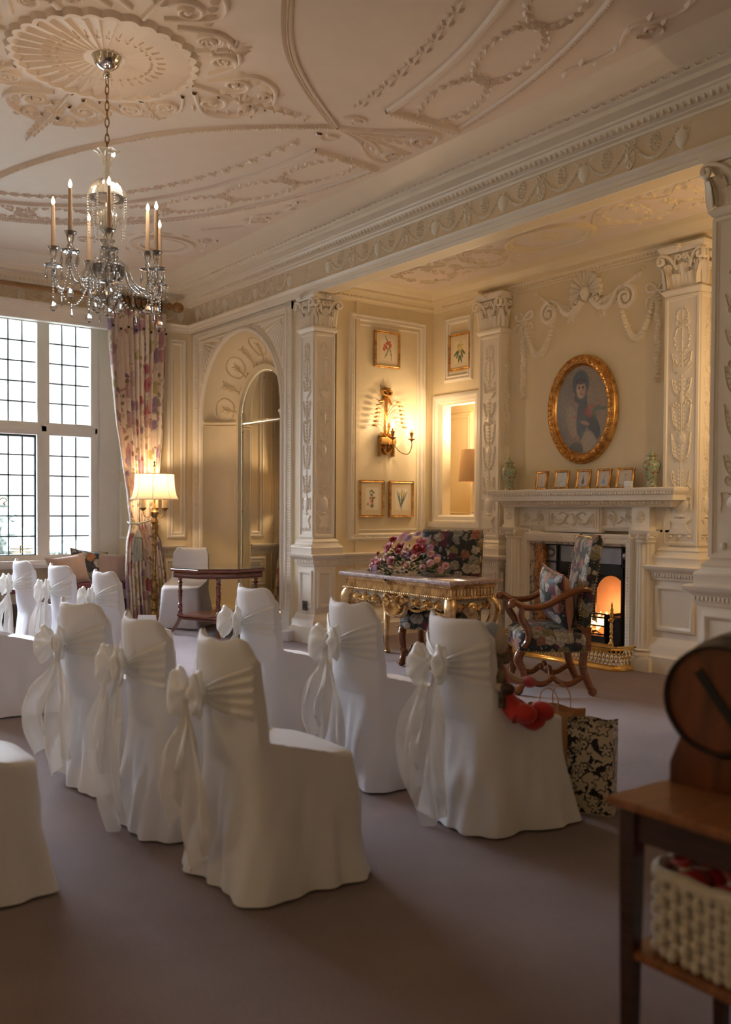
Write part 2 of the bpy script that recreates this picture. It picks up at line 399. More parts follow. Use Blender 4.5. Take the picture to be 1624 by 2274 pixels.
M['basket'] = basic('white_woven_rope', (.62, .58, .50), .8, var=.1, vs=30, bs_=.3, bscale=120)
M['kraft'] = basic('brown_kraft_paper', (.42, .20, .07), .8, var=.08)
M['red'] = basic('red_felt', (.50, .02, .015), .75, var=.15, vs=12, sheen=.3)
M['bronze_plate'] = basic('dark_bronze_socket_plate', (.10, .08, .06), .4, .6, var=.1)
M['black'] = basic('matt_black', (.01, .01, .01), .6, var=0)
M['yellow'] = basic('yellow_button', (.60, .30, .02), .5, var=.05)
M['jade'] = None
M['bulb'] = emis('warm_bulb_glow', (1, .78, .48), 22)
M['cbulb'] = emis('small_candle_bulb_glow', (1, .72, .42), 12)
CURT = floral('rose_floral_curtain_linen', (.84, .73, .62), [(.66, .16, .22), (.74, .44, .44), (.46, .33, .48), (.72, .62, .30), (.80, .66, .60), (.74, .50, .48)], [(.46, .33, .46), (.66, .42, .38), (.74, .60, .52), (.72, .63, .36)], [(.36, .27, .16), (.52, .44, .26), (.74, .64, .54)], 4.6, 'UV', .42, .7, (1, 1, 1), .6)
DARKF = floral('dark_floral_velvet', (.008, .012, .014), [(.62, .55, .46), (.42, .17, .10), (.35, .34, .30), (.50, .45, .36), (.30, .26, .12), (.16, .02, .06)], [(.45, .40, .34), (.20, .03, .10), (.36, .20, .08), (.03, .10, .10), (.40, .36, .38)], [(.02, .05, .04), (.05, .10, .05), (.01, .04, .05)], 12.5, 'Object', .58, .55, (1, 1, 1), .3, .05)
# ================= the room shell =================
# x runs along the fireplace wall, y towards it; window wall at x = -11.2, arch wall y = 5.45, alcove back wall y = 7.15
WX = -11.2; GX = -11.85; CZ = 4.2; FY = 7.12; SXW = -8.37; AY = 5.45; PX0 = -8.18; RX = -3.5; SY = -1.6; EX = 1.4
def S(mb, name, mat, smooth=40): return structure(mb.build(name, mat, None, smooth))
m = MB(); m.box(-12.2, SY - .2, -.1, EX + .2, FY + .7, 0); S(m, 'floor', M['carpet'])
m = MB(); m.box(WX - .2, SY - .2, CZ, EX + .2, AY + .2, CZ + .15); CEIL = S(m, 'ceiling', M['ceil'])
m = MB(); m.box(-8.55, 5.5, 3.84, RX + .25, FY + .2, 3.95); ACEIL = S(m, 'ceiling_alcove', M['ceil'])
# window wall: solid strip by the corner, band over the window, piers, bay reveals and seat plinth
WY0, WY1 = -.45, 4.65
m = MB()
m.box(WX - .15, WY1 + .001, 0, WX, AY + .1, CZ)
m.box(WX - .15, WY0, 3.76, WX, WY1, CZ)
m.box(WX - .15, SY - .1, 0, WX, WY0, CZ)
m.box(GX - .15, WY1, 0, WX, WY1 + .1, 3.9); m.box(GX - .15, WY0 - .1, 0, WX, WY0, 3.9)
m.box(GX - .2, WY0, 3.76, WX, WY1, 3.9)
m.box(GX - .15, WY0, 0, GX - .02, WY1, .78)
S(m, 'wall_window', M['field'])
m = MB(); m.box(WX - .1, SY - .15, 0, EX, SY, CZ); S(m, 'wall_south', M['field'])
m = MB(); m.box(EX, SY - .15, 0, EX + .15, AY + .1, CZ); S(m, 'wall_east', M['field'])
# arch wall with niche
NX, NR, NZ = -9.97, .96, 2.54          # niche centre, outer radius, spring height
MX, MR, MY, MZ = -9.97, .575, 5.80, 2.52
def archpts(cx, r, zs, y, z0, n=28):
    P = [(cx - r, y, z0 + (zs - z0) * i / 6) for i in range(6)]
    P += [(cx - r * math.cos(PI * i / n), y, zs + r * math.sin(PI * i / n)) for i in range(n + 1)]
    P += [(cx + r, y, zs - (zs - z0) * i / 6) for i in range(1, 7)]
    return P
m = MB()
A = archpts(NX, NR, NZ, AY, .14)
top = 3.76; x0, x1 = WX - .1, -8.45
def outer(p):
    dx = p[0] - NX
    if p[2] <= NZ: return (x0 if dx < 0 else x1, AY, p[2])
    # push radially to the rectangle
    dz = p[2] - NZ
    k = min(((x0 if dx < 0 else x1) - NX) / dx if abs(dx) > 1e-6 else 1e9, (top - NZ) / dz if dz > 1e-6 else 1e9)
    return (NX + dx * k, AY, NZ + dz * k)
B = [outer(p) for p in A]
m.grid([A, B], flip=True)
for i in range(len(B) - 1):     # fill the corner triangles
    a, b = B[i], B[i + 1]
    if abs(a[0] - b[0]) > 1e-6 and abs(a[2] - b[2]) > 1e-6:
        cx = x0 if b[0] < NX else x1
        m.add([a, b, (cx, AY, top)], [(0, 1, 2)])
m.box(x0, AY, 0, x1, AY + .03, .14)
m.box(x0, 5.40, 3.76, -8.5, AY + .1, CZ)
m.box(x0, 6.0, -.02, x1 + .1, 6.05, 3.8)
S(m, 'wall_arch', M['field'])
# niche shell: quarter hollow from the outer arch to the mirror surround
m = MB(); rows = []
for k in range(11):
    t = k / 10 * PI / 2
    rr = NR + .002 - (NR + .002 - MR - .07) * (1 - math.cos(t)); yy = AY - .002 + (MY - AY - .008) * math.sin(t)
    rows.append(archpts(NX, rr, lerp(NZ, MZ, k / 10), yy, .14))
m.grid(rows)
m.grid([archpts(MX, MR + .07, MZ, MY - .01, .14), archpts(MX, MR + .065, MZ, MY - .05, .14), archpts(MX, MR + .01, MZ, MY - .05, .14), archpts(MX, MR - .005, MZ, MY + .02, .14)])
m.box(NX - NR - .05, AY + .02, 0, NX + NR + .05, MY + .2, .17)
# spring moulding on the hollow
for zz, ww in ((2.50, .03), (2.46, .015)):
    for sg in (-1, 1):
        pts = []
        for k in range(11):
            t = k / 10 * PI / 2
            rr = NR - .02 - (NR - .02 - MR - .07) * (1 - math.cos(t)) - ww * .3; yy = AY + (MY - AY - .01) * math.sin(t) - ww * .3
            pts.append((NX + sg * rr, yy, zz))
        m.tube(pts, ww * .8, 6)
S(m, 'trim_niche_hollow', M['field'])
# pier between arch and alcove, alcove walls, beam, wall right of the alcove
m = MB(); m.box(-8.55, 5.46, 0, SXW, 5.75, 3.76); m.box(-8.60, 5.40, 3.76, PX0, 5.58, CZ); m.box(-8.55, 5.40, 3.64, PX0 - .06, 5.66, 3.76)
m.box(-8.52, 5.58, 0, SXW, FY + .1, 3.95); S(m, 'wall_alcove_left', M['field'])
m = MB(); m.box(PX0, 5.40, 3.66, RX, 5.56, CZ); m.box(RX, 5.40, 0, EX, 5.55, CZ); m.box(RX + .02, 5.5, 0, RX + .2, FY + .1, 3.95); S(m, 'wall_alcove_right', M['field'])
HX0, HX1, HZ0, HZ1 = -8.20, -7.66, 1.28, 2.60
m = MB(); t = .12
m.box(-8.5, FY, 0, HX0, FY + t, 3.95); m.box(HX0, FY, 0, HX1, FY + t, HZ0); m.box(HX0, FY, HZ1, HX1, FY + t, 3.95)
m.box(HX1, FY, 0, -6.78, FY + t, 3.95); m.box(-6.78, FY, 1.12, -5.42, FY + t, 3.95); m.box(-5.42, FY, 0, RX + .2, FY + t, 3.95)
S(m, 'wall_alcove_back', M['field'])
# beam face, soffit mouldings and architrave
m = MB()
pth = [(EX, 5.40), (PX0, 5.40), (-8.6, 5.40), (WX, 5.40), (WX, SY)]
m.sweep(pth, [(0, 3.655), (.015, 3.655), (.018, 3.69), (.03, 3.695), (.033, 3.725), (.055, 3.74), (.06, 3.755), (.0, 3.762)], side=1)
S(m, 'trim_architrave', M['trim'])
m = MB()
pth = [(EX, 5.40), (WX, 5.40), (WX, SY)]
prof = [(0, 3.985), (.02, 3.985), (.025, 4.0), (.06, 4.005), (.065, 4.012), (.10, 4.02), (.13, 4.05), (.14, 4.066), (.16, 4.07), (.165, 4.085), (.27, 4.09), (.275, 4.12), (.29, 4.125),
        (.33, 4.12), (.36, 4.14), (.38, 4.15), (.42, 4.15), (.47, 4.16), (.55, 4.178), (.62, 4.196), (.64, 4.197), (.65, 4.205)]
m.sweep(pth, prof, side=1)
m.sweep([(PX0, 5.56), (RX, 5.56)], [(.0, 3.66), (.02, 3.66), (.02, 3.69), (.05, 3.70), (.06, 3.73), (.0, 3.84)], side=1)
for x in [RX - .4 + .0 - i * .052 for i in range(-60, 140)]:
    if x > EX - .1: continue
    m.ell((x, 5.285, 4.036), (.016, .02, .026), 6, 4)
for y in [5.2 - i * .052 for i in range(95)]: m.ell((WX + .115, y, 4.036), (.02, .016, .026), 6, 4)
for i in range(300):
    x = .9 - i * .04
    if x < WX + .4: break
    m.M = frame((x, 5.05, 4.135), (.7, 0, .7) if i % 2 else (-.7, 0, .7), (0, 1, 0)); m.leaf(-.018, 0, 0, .036, .012, .008)
m.M = Matrix.Identity(4)
S(m, 'trim_cornice', M['trim'])
# frieze ornament
def frieze_orn(mb, a0, n, step, z0=3.775, flipx=1):
    for i in range(n):
        a = a0 + flipx * i * step
        if i % 2 == 0:
            mb.urn(a, z0, .19, .105, .028)
            for sg in (-1, 1): mb.stroke(catmull([(a + sg * .03, z0 + .13), (a + sg * .055, z0 + .15), (a + sg * .05, z0 + .11)], 3), .006, .01); mb.leaf(a + sg * .05, z0 + .17, PI / 2 - sg * .9, .05, .012, .01)
        else:
            mb.dome(a, z0 + .085, .048, .085, .022)
            for k in range(8): mb.stroke([(a, z0 + .09), (a + .04 * math.cos(k * PI / 4), z0 + .09 + .07 * math.sin(k * PI / 4))], .004, .028)
            mb.bow(a, z0 + .175, .045, .014)
        if i < n - 1:
            b = a + flipx * step
            mb.swag(a + flipx * .03, z0 + .165, b - flipx * .03, z0 + .165, .13, .015, .020, 24)
            for r_, k in ((.054, 14), (.034, 9), (.012, 3)):
                for j in range(k): mb.bead((a + b) / 2 + r_ * .75 * math.cos(2 * PI * j / k), z0 + .135 + r_ * 1.1 * math.sin(2 * PI * j / k), 0.010, .018, 5)
m = MB(face_s(0, 5.40)); frieze_orn(m, -8.0, 11, .417)
frieze_orn(m, -10.98, 7, .372); frieze_orn(m, -3.0, 10, .417)
for xx in (-8.38, -3.33):
    m.stroke([(xx, 3.78), (xx + .02, 3.85), (xx, 3.95)], .006, .012)
    for k in range(4):
        for sg in (-1, 1): m.leaf(xx, 3.80 + k * .04, PI / 2 - sg * (1.2 - k * .2), .075, .016, .014)
m.M = frame((WX, 0, 0), (0, 1, 0), (0, 0, 1), (1, 0, 0)); frieze_orn(m, 5.26, 13, .40, flipx=-1)
S(m, 'trim_frieze_ornament', M['trim'])
m = MB(); m.box(EX, 5.396, 3.765, WX, 5.40, 3.985); m.box(WX, SY, 3.765, WX + .004, 5.40, 3.985); S(m, 'trim_frieze_ground', M['frz'])
# alcove cornice
m = MB()
ap = [(RX + .02, 5.56), (RX + .02, FY), (SXW, FY), (SXW, 5.58)]
ap = ap[::1]
m.sweep(ap, [(0, 3.665), (.012, 3.665), (.02, 3.685), (.05, 3.69), (.055, 3.70), (.075, 3.725), (.08, 3.74), (.19, 3.745), (.195, 3.765), (.25, 3.80), (.27, 3.82), (.33, 3.835), (.35, 3.845)], side=1)
x = -3.6
while x > -8.15: m.box(x - .012, FY - .07, 3.698, x + .012, FY - .045, 3.728); x -= .042
y = 5.7
while y < 7.05: m.box(SXW + .045, y - .012, 3.698, SXW + .07, y + .012, 3.728); y += .042
S(m, 'trim_alcove_cornice', M['field'])
# ---------- dado rails, skirtings ----------
RAIL = [(0, .80), (.012, .80), (.016, .825), (.02, .83), (.024, .865), (.04, .875), (.045, .89), (.075, .905), (.08, .925), (.07, .933), (0, .935)]
SKIRT = [(.0, .30), (.012, .30), (.02, .28), (.03, .255), (.045, .24), (.05, .225), (.05, .17), (.062, .155), (.07, .15), (.075, .145), (.075, 0)]
def rail_teeth(mb, p0, p1):
    p0, p1 = Vector(p0), Vector(p1); d = (p1 - p0); n = int(d.length / .028); d /= n
    for i in range(n + 1):
        p = p0 + d * i; mb.box(p.x - .008, p.y - .008, .836, p.x + .008, p.y + .008, .86)
m = MB()
m.sweep([(-7.40, FY), (SXW, FY), (SXW, 5.66)], RAIL); rail_teeth(m, (SXW + .028, 7.08), (SXW + .028, 5.74))
m.sweep([(WX, 5.3), (WX, 4.66)], RAIL); rail_teeth(m, (WX + .028, 5.28), (WX + .028, 4.8))
S(m, 'trim_dado_rail', M['trim'])
m = MB()
m.sweep([(-7.5, FY), (SXW, FY), (SXW, 5.66)], SKIRT); m.sweep([(WX, 5.45), (WX, 4.66)], SKIRT)
m.sweep([(EX, 5.40), (RX, 5.40)], SKIRT); m.sweep([(NX - 1.1, AY), (WX, AY)], SKIRT)
S(m, 'baseboard_alcove', M['trim'])
# ---------- panel mouldings ----------
PAN = [(0, 0), (.004, .012), (.018, .028), (.03, .03), (.034, .018), (.055, .014), (.06, .022), (.07, .022), (.075, .006), (.085, 0)]
SPAN = [(0, 0), (.003, .01), (.012, .02), (.02, .02), (.024, .008), (.036, .006), (.04, .0)]
def panel(mb, a0, b0, a1, b1, prof=PAN, eggs=True, in2=.0):
    mb.rframe(a0, b0, a1, b1, prof)
    if eggs:
        q = .044; st = .022
        for (p0, p1) in (((a0 + q, b0 + q), (a1 - q, b0 + q)), ((a0 + q, b1 - q), (a1 - q, b1 - q)), ((a0 + q, b0 + q), (a0 + q, b1 - q)), ((a1 - q, b0 + q), (a1 - q, b1 - q))):
            n = int(max(abs(p1[0] - p0[0]), abs(p1[1] - p0[1])) / st)
            hz = abs(p1[0] - p0[0]) > abs(p1[1] - p0[1])
            for i in range(n + 1):
                a, b = lerp(p0[0], p1[0], i / n), lerp(p0[1], p1[1], i / n)
                da, db = (.004, .009) if hz else (.009, .004)
                mb.add([(a - da, b - db, .012), (a + da, b - db, .012), (a + da, b + db, .012), (a - da, b + db, .012), (a, b, .024)], [(0, 1, 4), (1, 2, 4), (2, 3, 4), (3, 0, 4)])
m = MB(face_e(SXW, 0)); panel(m, 5.91, 1.06, 7.00, 3.55); m.rframe(6.02, 1.17, 6.89, 3.44, [(0, 0), (.004, .01), (.014, .01), (.018, 0)])
panel(m, 5.90, .36, 7.0, .76, SPAN, False)
m.M = face_s(0, FY); panel(m, -8.17, 2.85, -7.70, 3.585); panel(m, -8.17, .36, -7.62, .76, SPAN, False)
m.M = face_e(WX, 0); panel(m, 5.08, 1.02, 5.345, 3.58); panel(m, 5.05, .36, 5.36, .76, PAN, True)
for k in range(140): m.bead(4.93, .15 + k * .026, .009, .012, 5)
m.rframe(4.90, .14, 4.96, 3.72, [(0, 0), (.002, .01), (.012, .012), (.016, .004)])
S(m, 'trim_wall_panels', M['trim'])
# arch wall frame
m = MB(face_s(0, AY))
for a0, a1 in ((-11.19, -11.03), (-8.91, -8.76)):
    m.loft([[(a0, z, 0), (a0, z, .02), (a0 + .02, z, .035), (a0 + .05, z, .035), (a0 + .06, z, .02), (a1 - .02, z, .02), (a1, z, .03), (a1, z, 0)] for z in (.3, 3.66)], True, True)
    for k in range(110): m.add([(a0 + .065, .34 + k * .03, .02), (a0 + .115, .34 + k * .03, .02), (a0 + .115, .352 + k * .03, .02), (a0 + .065, .352 + k * .03, .02), (a0 + .09, .346 + k * .03, .034)], [(0, 1, 4), (1, 2, 4), (2, 3, 4), (3, 0, 4)])
    m.box(a0 - .005, .0, 0, a1 + .005, .3, .045)
m.box(-11.19, 3.58, 0, -8.76, 3.66, .03); m.box(-11.03, 3.56, 0, -8.91, 3.58, .018)
for k in range(75): m.bead(-11.1 + k * .031, 3.62, .011, .045, 5)
for (r_, w_, h_) in ((NR + .035, .03, .035), (NR + .075, .012, .02)):
    m.stroke([(NX - r_, .3), (NX - r_, NZ)] + [(NX - r_ * math.cos(PI * i / 40), NZ + r_ * math.sin(PI * i / 40)) for i in range(41)] + [(NX + r_, .3)], w_, h_)
for sg in (-1, 1):      # fans in the spandrels
    cx = NX + sg * 1.03; cz = 3.53
    R0 = 1.08
    pts = []
    for k in range(9):
        q = lerp(.06, PI / 2 - .06, k / 8); dx, dz = -sg * math.cos(q), -math.sin(q)
        # reach to the arch circle
        ox, oz = cx - NX, cz - NZ; bq = ox * dx + oz * dz; cq = ox * ox + oz * oz - R0 * R0; D = bq * bq - cq
        Lk = min(1.0, (-bq - math.sqrt(D)) if D > 0 else 1.0)
        Lk = min(Lk, .98 / max(abs(dx), 1e-3), 1.25)
        if Lk > .2:
            m.stroke([(cx + dx * .12, cz + dz * .12), (cx + dx * Lk * .93, cz + dz * Lk * .93)], [.008, .02], .016); m.dome(cx + dx * Lk * .93, cz + dz * Lk * .93, .03, .03, .012, 0, 8)
    for k in range(6):
        q = lerp(.1, PI / 2 - .1, k / 5); m.bead(cx - sg * math.cos(q) * .1, cz - math.sin(q) * .1, .018, .02)
    m.stroke([(cx, cz), (cx - sg * .85, cz)], .012, .018); m.stroke([(cx, cz), (cx, cz - .75)], .012, .018)
S(m, 'trim_arch_surround', M['trim'])
# ornament in the half dome, laid onto the curved surface
m = MB(); h_ = .016
def on_dome(th, pts0):
    for i in range(pts0, len(m.v)):
        a, b, h = m.v[i]; k = .80 - a / .52; q = th + b / (NR * .8); t = max(0, min(1, k)) * PI / 2; g = NR - MR - .07
        rr = NR - g * (1 - math.cos(t)); yy = AY + (MY - AY - .008) * math.sin(t); nr, ny = math.cos(t) * 1.0, math.sin(t)
        rr -= nr * h; yy -= ny * h; zc = lerp(NZ, MZ, t / (PI / 2))
        m.v[i] = V(NX - rr * math.cos(q), yy, zc + rr * math.sin(q))
for i in range(9):
    th = lerp(.16, PI - .16, i / 8); n0 = len(m.v)
    if i % 2 == 0:
        m.stroke(catmull([(.0, 0), (.02, .09), (.14, .13), (.24, .08), (.26, 0), (.24, -.08), (.14, -.13), (.02, -.09), (0, 0)], 5), .006, h_)
        for k in range(20): q = 2 * PI * k / 20; m.leaf(.135 + .125 * math.cos(q), .125 * math.sin(q), q + 1.2, .035, .008, h_)
        m.stroke([(-.03, 0), (.16, 0)], .005, h_)
        for k in range(3):
            for sg in (-1, 1): m.leaf(.06 + k * .04, 0, sg * .7, .07, .012, h_)
    else:
        m.stroke([(-.03, 0), (.22, 0)], .006, h_)
        for k in range(5):
            for sg in (-1, 1): m.leaf(.05 + k * .035, 0, sg * .8, .075, .012, h_)
    m.rosette(-.05, 0, .035, 6, h_); m.spiral(-.06, .06, .03, .008, 1, 0, .005, h_, 1, 9)
    on_dome(th, n0)
S(m, 'trim_niche_ornament', M['field'])
# ---------- window: stone mullions, transom, leaded lights ----------
LIGHTS = [(3.775, 4.30), (3.125, 3.625), (2.475, 2.975), (1.825, 2.325), (1.175, 1.675), (.525, 1.025), (-.125, .375)]
SZ0, TZ0, TZ1, SZ1 = .80, 2.305, 2.46, 3.70
m = MB(); d = .09
def stone(y0, z0, y1, z1, vert=True):
    """chamfered bar around x = GX"""
    if vert: m.loft([[(GX - .05, y0 + .02, z), (GX + d - .03, y0, z), (GX + d, y0 + .045, z), (GX + d, y1 - .045, z), (GX + d - .03, y1, z), (GX - .05, y1 - .02, z)] for z in (z0, z1)])
    else: m.loft([[(GX - .05, y, z0 + .02), (GX + d - .03, y, z0), (GX + d, y, z0 + .045), (GX + d, y, z1 - .045), (GX + d - .03, y, z1), (GX - .05, y, z1 - .02)] for y in (y0, y1)])
ends = [(4.30, 4.42)] + [(LIGHTS[i + 1][1], LIGHTS[i][0]) for i in range(6)] + [(-.27, -.125)]
for a, b in ends: stone(a - (0.0), SZ0, b, SZ1)
stone(-.27, TZ0, 4.42, TZ1, False); stone(-.27, SZ1 - .02, 4.42, SZ1 + .1, False); stone(-.27, SZ0 - .12, 4.42, SZ0 + .02, False)
m.box(GX - .1, 4.40, 0, GX + .12, WY1, 3.8); m.box(GX - .1, WY0, 0, GX + .12, -.25, 3.8)
m.box(GX - .1, WY0, SZ1 + .09, GX + .05, WY1, 3.8)
m.box(GX - .02, WY0, .66, GX + .16, WY1, .70); m.box(GX - .02, WY0, .70, GX + .20, WY1, .755)
WIN = S(m, 'window_1', M['white_trim'])
def pane_obj(name, y0, y1, z0, z1, rows, dark=False):
    g = MB(); g.box(GX - .004, y0, z0, GX, y1, z1)
    o = g.build(name, M['pane'], WIN, smooth=0)
    c = MB(); w = .017
    for k in range(1, 3): yy = lerp(y0, y1, k / 3); c.box(GX - .008, yy - w / 2, z0, GX + .006, yy + w / 2, z1)
    for k in range(1, rows): zz = lerp(z0, z1, k / rows); c.box(GX - .008, y0, zz - w / 2, GX + .006, y1, zz + w / 2)
    if dark: c.rframe_ = None; [c.box(*q) for q in ((GX - .02, y0, z0, GX + .02, y0 + .025, z1), (GX - .02, y1 - .025, z0, GX + .02, y1, z1), (GX - .02, y0, z0, GX + .02, y1, z0 + .03), (GX - .02, y0, z1 - .03, GX + .02, y1, z1))]
    c.build('lead_grid', M['lead'], o, smooth=0)
for i, (a, b) in enumerate(LIGHTS):
    pane_obj('glass_pane', a, b, SZ0, TZ0, 6, i % 2 == 1); pane_obj('glass_pane', a, b, TZ1, SZ1, 5)
c = MB(); c.tube([(GX + .03, 3.30, .90), (GX + .05, 3.45, .895), (GX + .045, 3.58, .90)], .008, 6); c.tube([(GX + .05, 3.42, .84), (GX + .05, 3.42, .93)], .01, 6); c.ell((GX + .05, 3.42, .935), (.022, .022, .01)); c.tube([(GX + .03, 3.30, .86), (GX + .03, 3.56, .86)], .006, 6)
c.build('casement_stay', M['brass'], WIN)
c = MB(); c.tube(catmull([(GX + .03, 3.185, 1.50), (GX + .05, 3.22, 1.52), (GX + .05, 3.26, 1.49), (GX + .05, 3.22, 1.46), (GX + .05, 3.24, 1.43)], 4), .008, 6); c.ell((GX + .03, 3.16, 1.49), (.015, .02, .05)); c.build('casement_latch', M['gilt'], WIN)
# reveal panels and moulded head
m = MB(face_s(0, WY1)); 
for b0, b1 in ((1.0, 1.75), (1.88, 2.35), (2.45, 3.6)): m.rframe(GX + .17, b0, WX - .06, b1, SPAN)
m.M = Matrix.Identity(4)
for i, (o_, z_) in enumerate(((.0, 3.60), (.02, 3.63), (.03, 3.66), (.05, 3.70), (.07, 3.73), (.1, 3.76))): m.box(WX - .10 + o_ * .6, WY0, z_, WX + o_, WY1 + .02, z_ + .035)
m.box(WX - .05, WY1, .0, WX + .015, WY1 + .06, 3.62)
S(m, 'trim_window_reveal', M['white_trim'])
# ---------- ceiling plaster ----------
CX, CY = -5.73, 2.18
def build_ceiling():
    m = MB(face_d(CX, CY, CZ))
    # fluted scallop medallion (a, b) with b = +y
    n = 32; rim = []; inn = []
    def ring(rf, h): return [(rf(2 * PI * j / 192) * math.cos(2 * PI * j / 192), rf(2 * PI * j / 192) * math.sin(2 * PI * j / 192), h(2 * PI * j / 192)) for j in range(192)]
    sc = lambda r, k: (lambda a: r * (1 + k * abs(math.sin(a * n / 2))))
    fl = lambda h: (lambda a: h * ((a * n / (2 * PI)) % 1.0))
    m.loft([ring(sc(.565, .05), lambda a: 0), ring(sc(.55, .05), lambda a: .035), ring(sc(.52, .05), lambda a: .035), ring(sc(.505, .05), lambda a: .01),
            ring(sc(.505, .05), fl(.034)), ring(lambda a: .28, fl(.022)), ring(lambda a: .13, fl(.011)), ring(lambda a: .125, lambda a: .012), ring(lambda a: .10, lambda a: .012)], False, True)
    for j in range(n):
        a = 2 * PI * (j + .5) / n
        m.leaf(.30 * math.cos(a), .30 * math.sin(a), a, .09, .004, .026); m.leaf(.27 * math.cos(a), .27 * math.sin(a), a + .5, .035, .004, .024); m.leaf(.27 * math.cos(a), .27 * math.sin(a), a - .5, .035, .004, .024)
    h = .026
    for q in range(4):
        a = q * PI / 2; M0 = m.M.copy(); m.M = M0 @ Matrix.Rotation(a, 4, 'Z')
        # long tip along the axis
        Lx = 1.62 if q % 2 == 0 else 1.40
        m.stroke([(.60, 0), (1.0, 0), (Lx, 0)], [.018, .011, .005], h)
        for k in range(9):
            for sg in (-1, 1): m.leaf(.78 + k * .085, 0, sg * .75, .10 - k * .006, .018, h)
        for sg in (-1, 1):
            dr = -sg
            m.spiral(.82, sg * .17, .115, .025, 1.4, -sg * PI / 2, .022, h, sg)
            m.spiral(1.06, sg * .13, .075, .018, 1.3, -sg * PI / 2, .015, h, sg)
            m.stroke(catmull([(.66, sg * .10), (.85, sg * .34), (1.05, sg * .28), (1.18, sg * .06)], 6), [.02] * 18 + [.008], h)
            for k in range(6): m.leaf(lerp(.74, 1.12, k / 5), sg * (.30 - .025 * k), -sg * .2 + sg * 1.0, .075, .015, h)
            m.spiral(.60, sg * .40, .10, .02, 1.3, 0, .022, h, sg); m.spiral(.44, sg * .60, .09, .02, 1.3, PI, .02, h, -sg)
            m.stroke(catmull([(.62, sg * .2), (.70, sg * .42), (.62, sg * .58)], 5), .016, h)
        m.rosette(.95, 0, .075, 9, h * 1.2); m.M = M0
        m.M = M0 @ Matrix.Rotation(a + PI / 4, 4, 'Z')
        m.stroke([(.60, 0), (.80, 0)], [.03, .012], h); m.rosette(.70, 0, .07, 8, h)
        for k in range(7): q_ = lerp(-1.2, 1.2, k / 6); m.leaf(.80, 0, q_, .15 - .03 * abs(q_), .02, h)
        for sg in (-1, 1): m.spiral(.70, sg * .11, .07, .015, 1.2, -sg * PI / 2, .014, h, sg)
        m.M = M0
    S(m, 'trim_ceiling_medallion', M['ceil'])
    # garland curves, drops and panels; fours by symmetry
    m = MB(face_d(CX, CY, CZ)); Mb = m.M.copy()
    K = (0.0, 1.74)
    arcA = catmull([(-.0, 1.74), (-.40, 1.24), (-.80, .85), (-1.33, .52), (-1.85, .27), (-2.5, .06), (-2.95, 0)], 14)
    for sx in (1, -1):
        for sy in (1, -1):
            m.M = Mb @ Matrix.Diagonal((sx, sy, 1, 1))
            m.stroke(arcA, .007, .010)
            tot = 0
            for i in range(0, len(arcA) - 1, 1):
                p, q = arcA[i], arcA[i + 1]; ang = math.atan2(q.y - p.y, q.x - p.x)
                for f in (0, .5):
                    pp = p.lerp(q, f)
                    m.leaf(pp.x, pp.y, ang + .9, .050, .012, .022); m.leaf(pp.x, pp.y, ang - .9, .050, .012, .022); m.bead(pp.x + .0, pp.y, .010, .024, 5)
            # drops on ellipse a 3.0 b 1.68
            for k in range(25):
                t = lerp(.14, PI / 2 - .02, k / 24); a, b = -3.0 * math.sin(t), 1.68 * math.cos(t)
                ang = math.atan2(-1.68 * math.sin(t), -3.0 * math.cos(t))
                m.leaf(a, b, ang, .09, .020, .022); m.leaf(a, b, ang + .9, .055, .015, .022); m.leaf(a, b, ang - .9, .055, .015, .022); m.bead(a + .05 * math.cos(ang + 2.6), b + .05 * math.sin(ang + 2.6), .012, .02, 5)
                m.stroke([(a, b), (a + .12 * math.cos(ang), b + .12 * math.sin(ang))], .004, .008)
            def ellp(A_, B_, t0, t1, n_): return [(-A_ * math.sin(lerp(t0, t1, i / n_)), B_ * math.cos(lerp(t0, t1, i / n_))) for i in range(n_ + 1)]
            m.stroke(ellp(3.26, 1.90, .14, PI / 2, 40), .028, .028)
            m.stroke(ellp(3.78, 2.50, .13, PI / 2, 46), .024, .022)
            for (a, b) in ellp(3.78, 2.50, .13, PI / 2, 170): m.bead(a, b, .012, .032, 5)
            m.stroke([(-.46, 1.86), (-.50, 2.50)], .03, .035)
            for k in range(16): m.bead(-.455 - .002 * k, 1.90 + k * .037, .014, .042, 5)
            # chain of oval wreaths
            ts = [.24, .45, .68, .93, 1.2, 1.47]
            for j, t in enumerate(ts):
                a, b = -3.52 * math.sin(t), 2.2 * math.cos(t); ang = math.atan2(-2.2 * math.sin(t), -3.52 * math.cos(t))
                c_, s_ = math.cos(ang), math.sin(ang)
                for k in range(46):
                    q = 2 * PI * k / 46; u, v = .37 * math.cos(q), .17 * math.sin(q)
                    m.leaf(a + c_ * u - s_ * v, b + s_ * u + c_ * v, ang + q + PI / 2 + (.5 if k % 2 else -.5), .062, .014, .022)
                for sg in (-1, 1):
                    m.rosette(a + c_ * .38 * sg, b + s_ * .38 * sg, .045, 6, .02)
                    for w_ in (-1, 1): m.leaf(a + c_ * .40 * sg - s_ * .05 * w_, b + s_ * .40 * sg + c_ * .05 * w_, ang + w_ * 1.0, .12, .016, .016)
            # corner scroll outside the panel
            pts = catmull([(-1.6, 2.42), (-1.95, 2.45), (-2.2, 2.3), (-2.5, 2.38), (-2.9, 2.1)], 6); m.stroke(pts, .012, .016)
            for k, p in enumerate(pts[::2]): m.leaf(p.x, p.y, (k % 2) * PI + .6, .10, .02, .02)
            m.spiral(-2.25, 2.42, .10, .02, 1.2, 0, .012, .018)
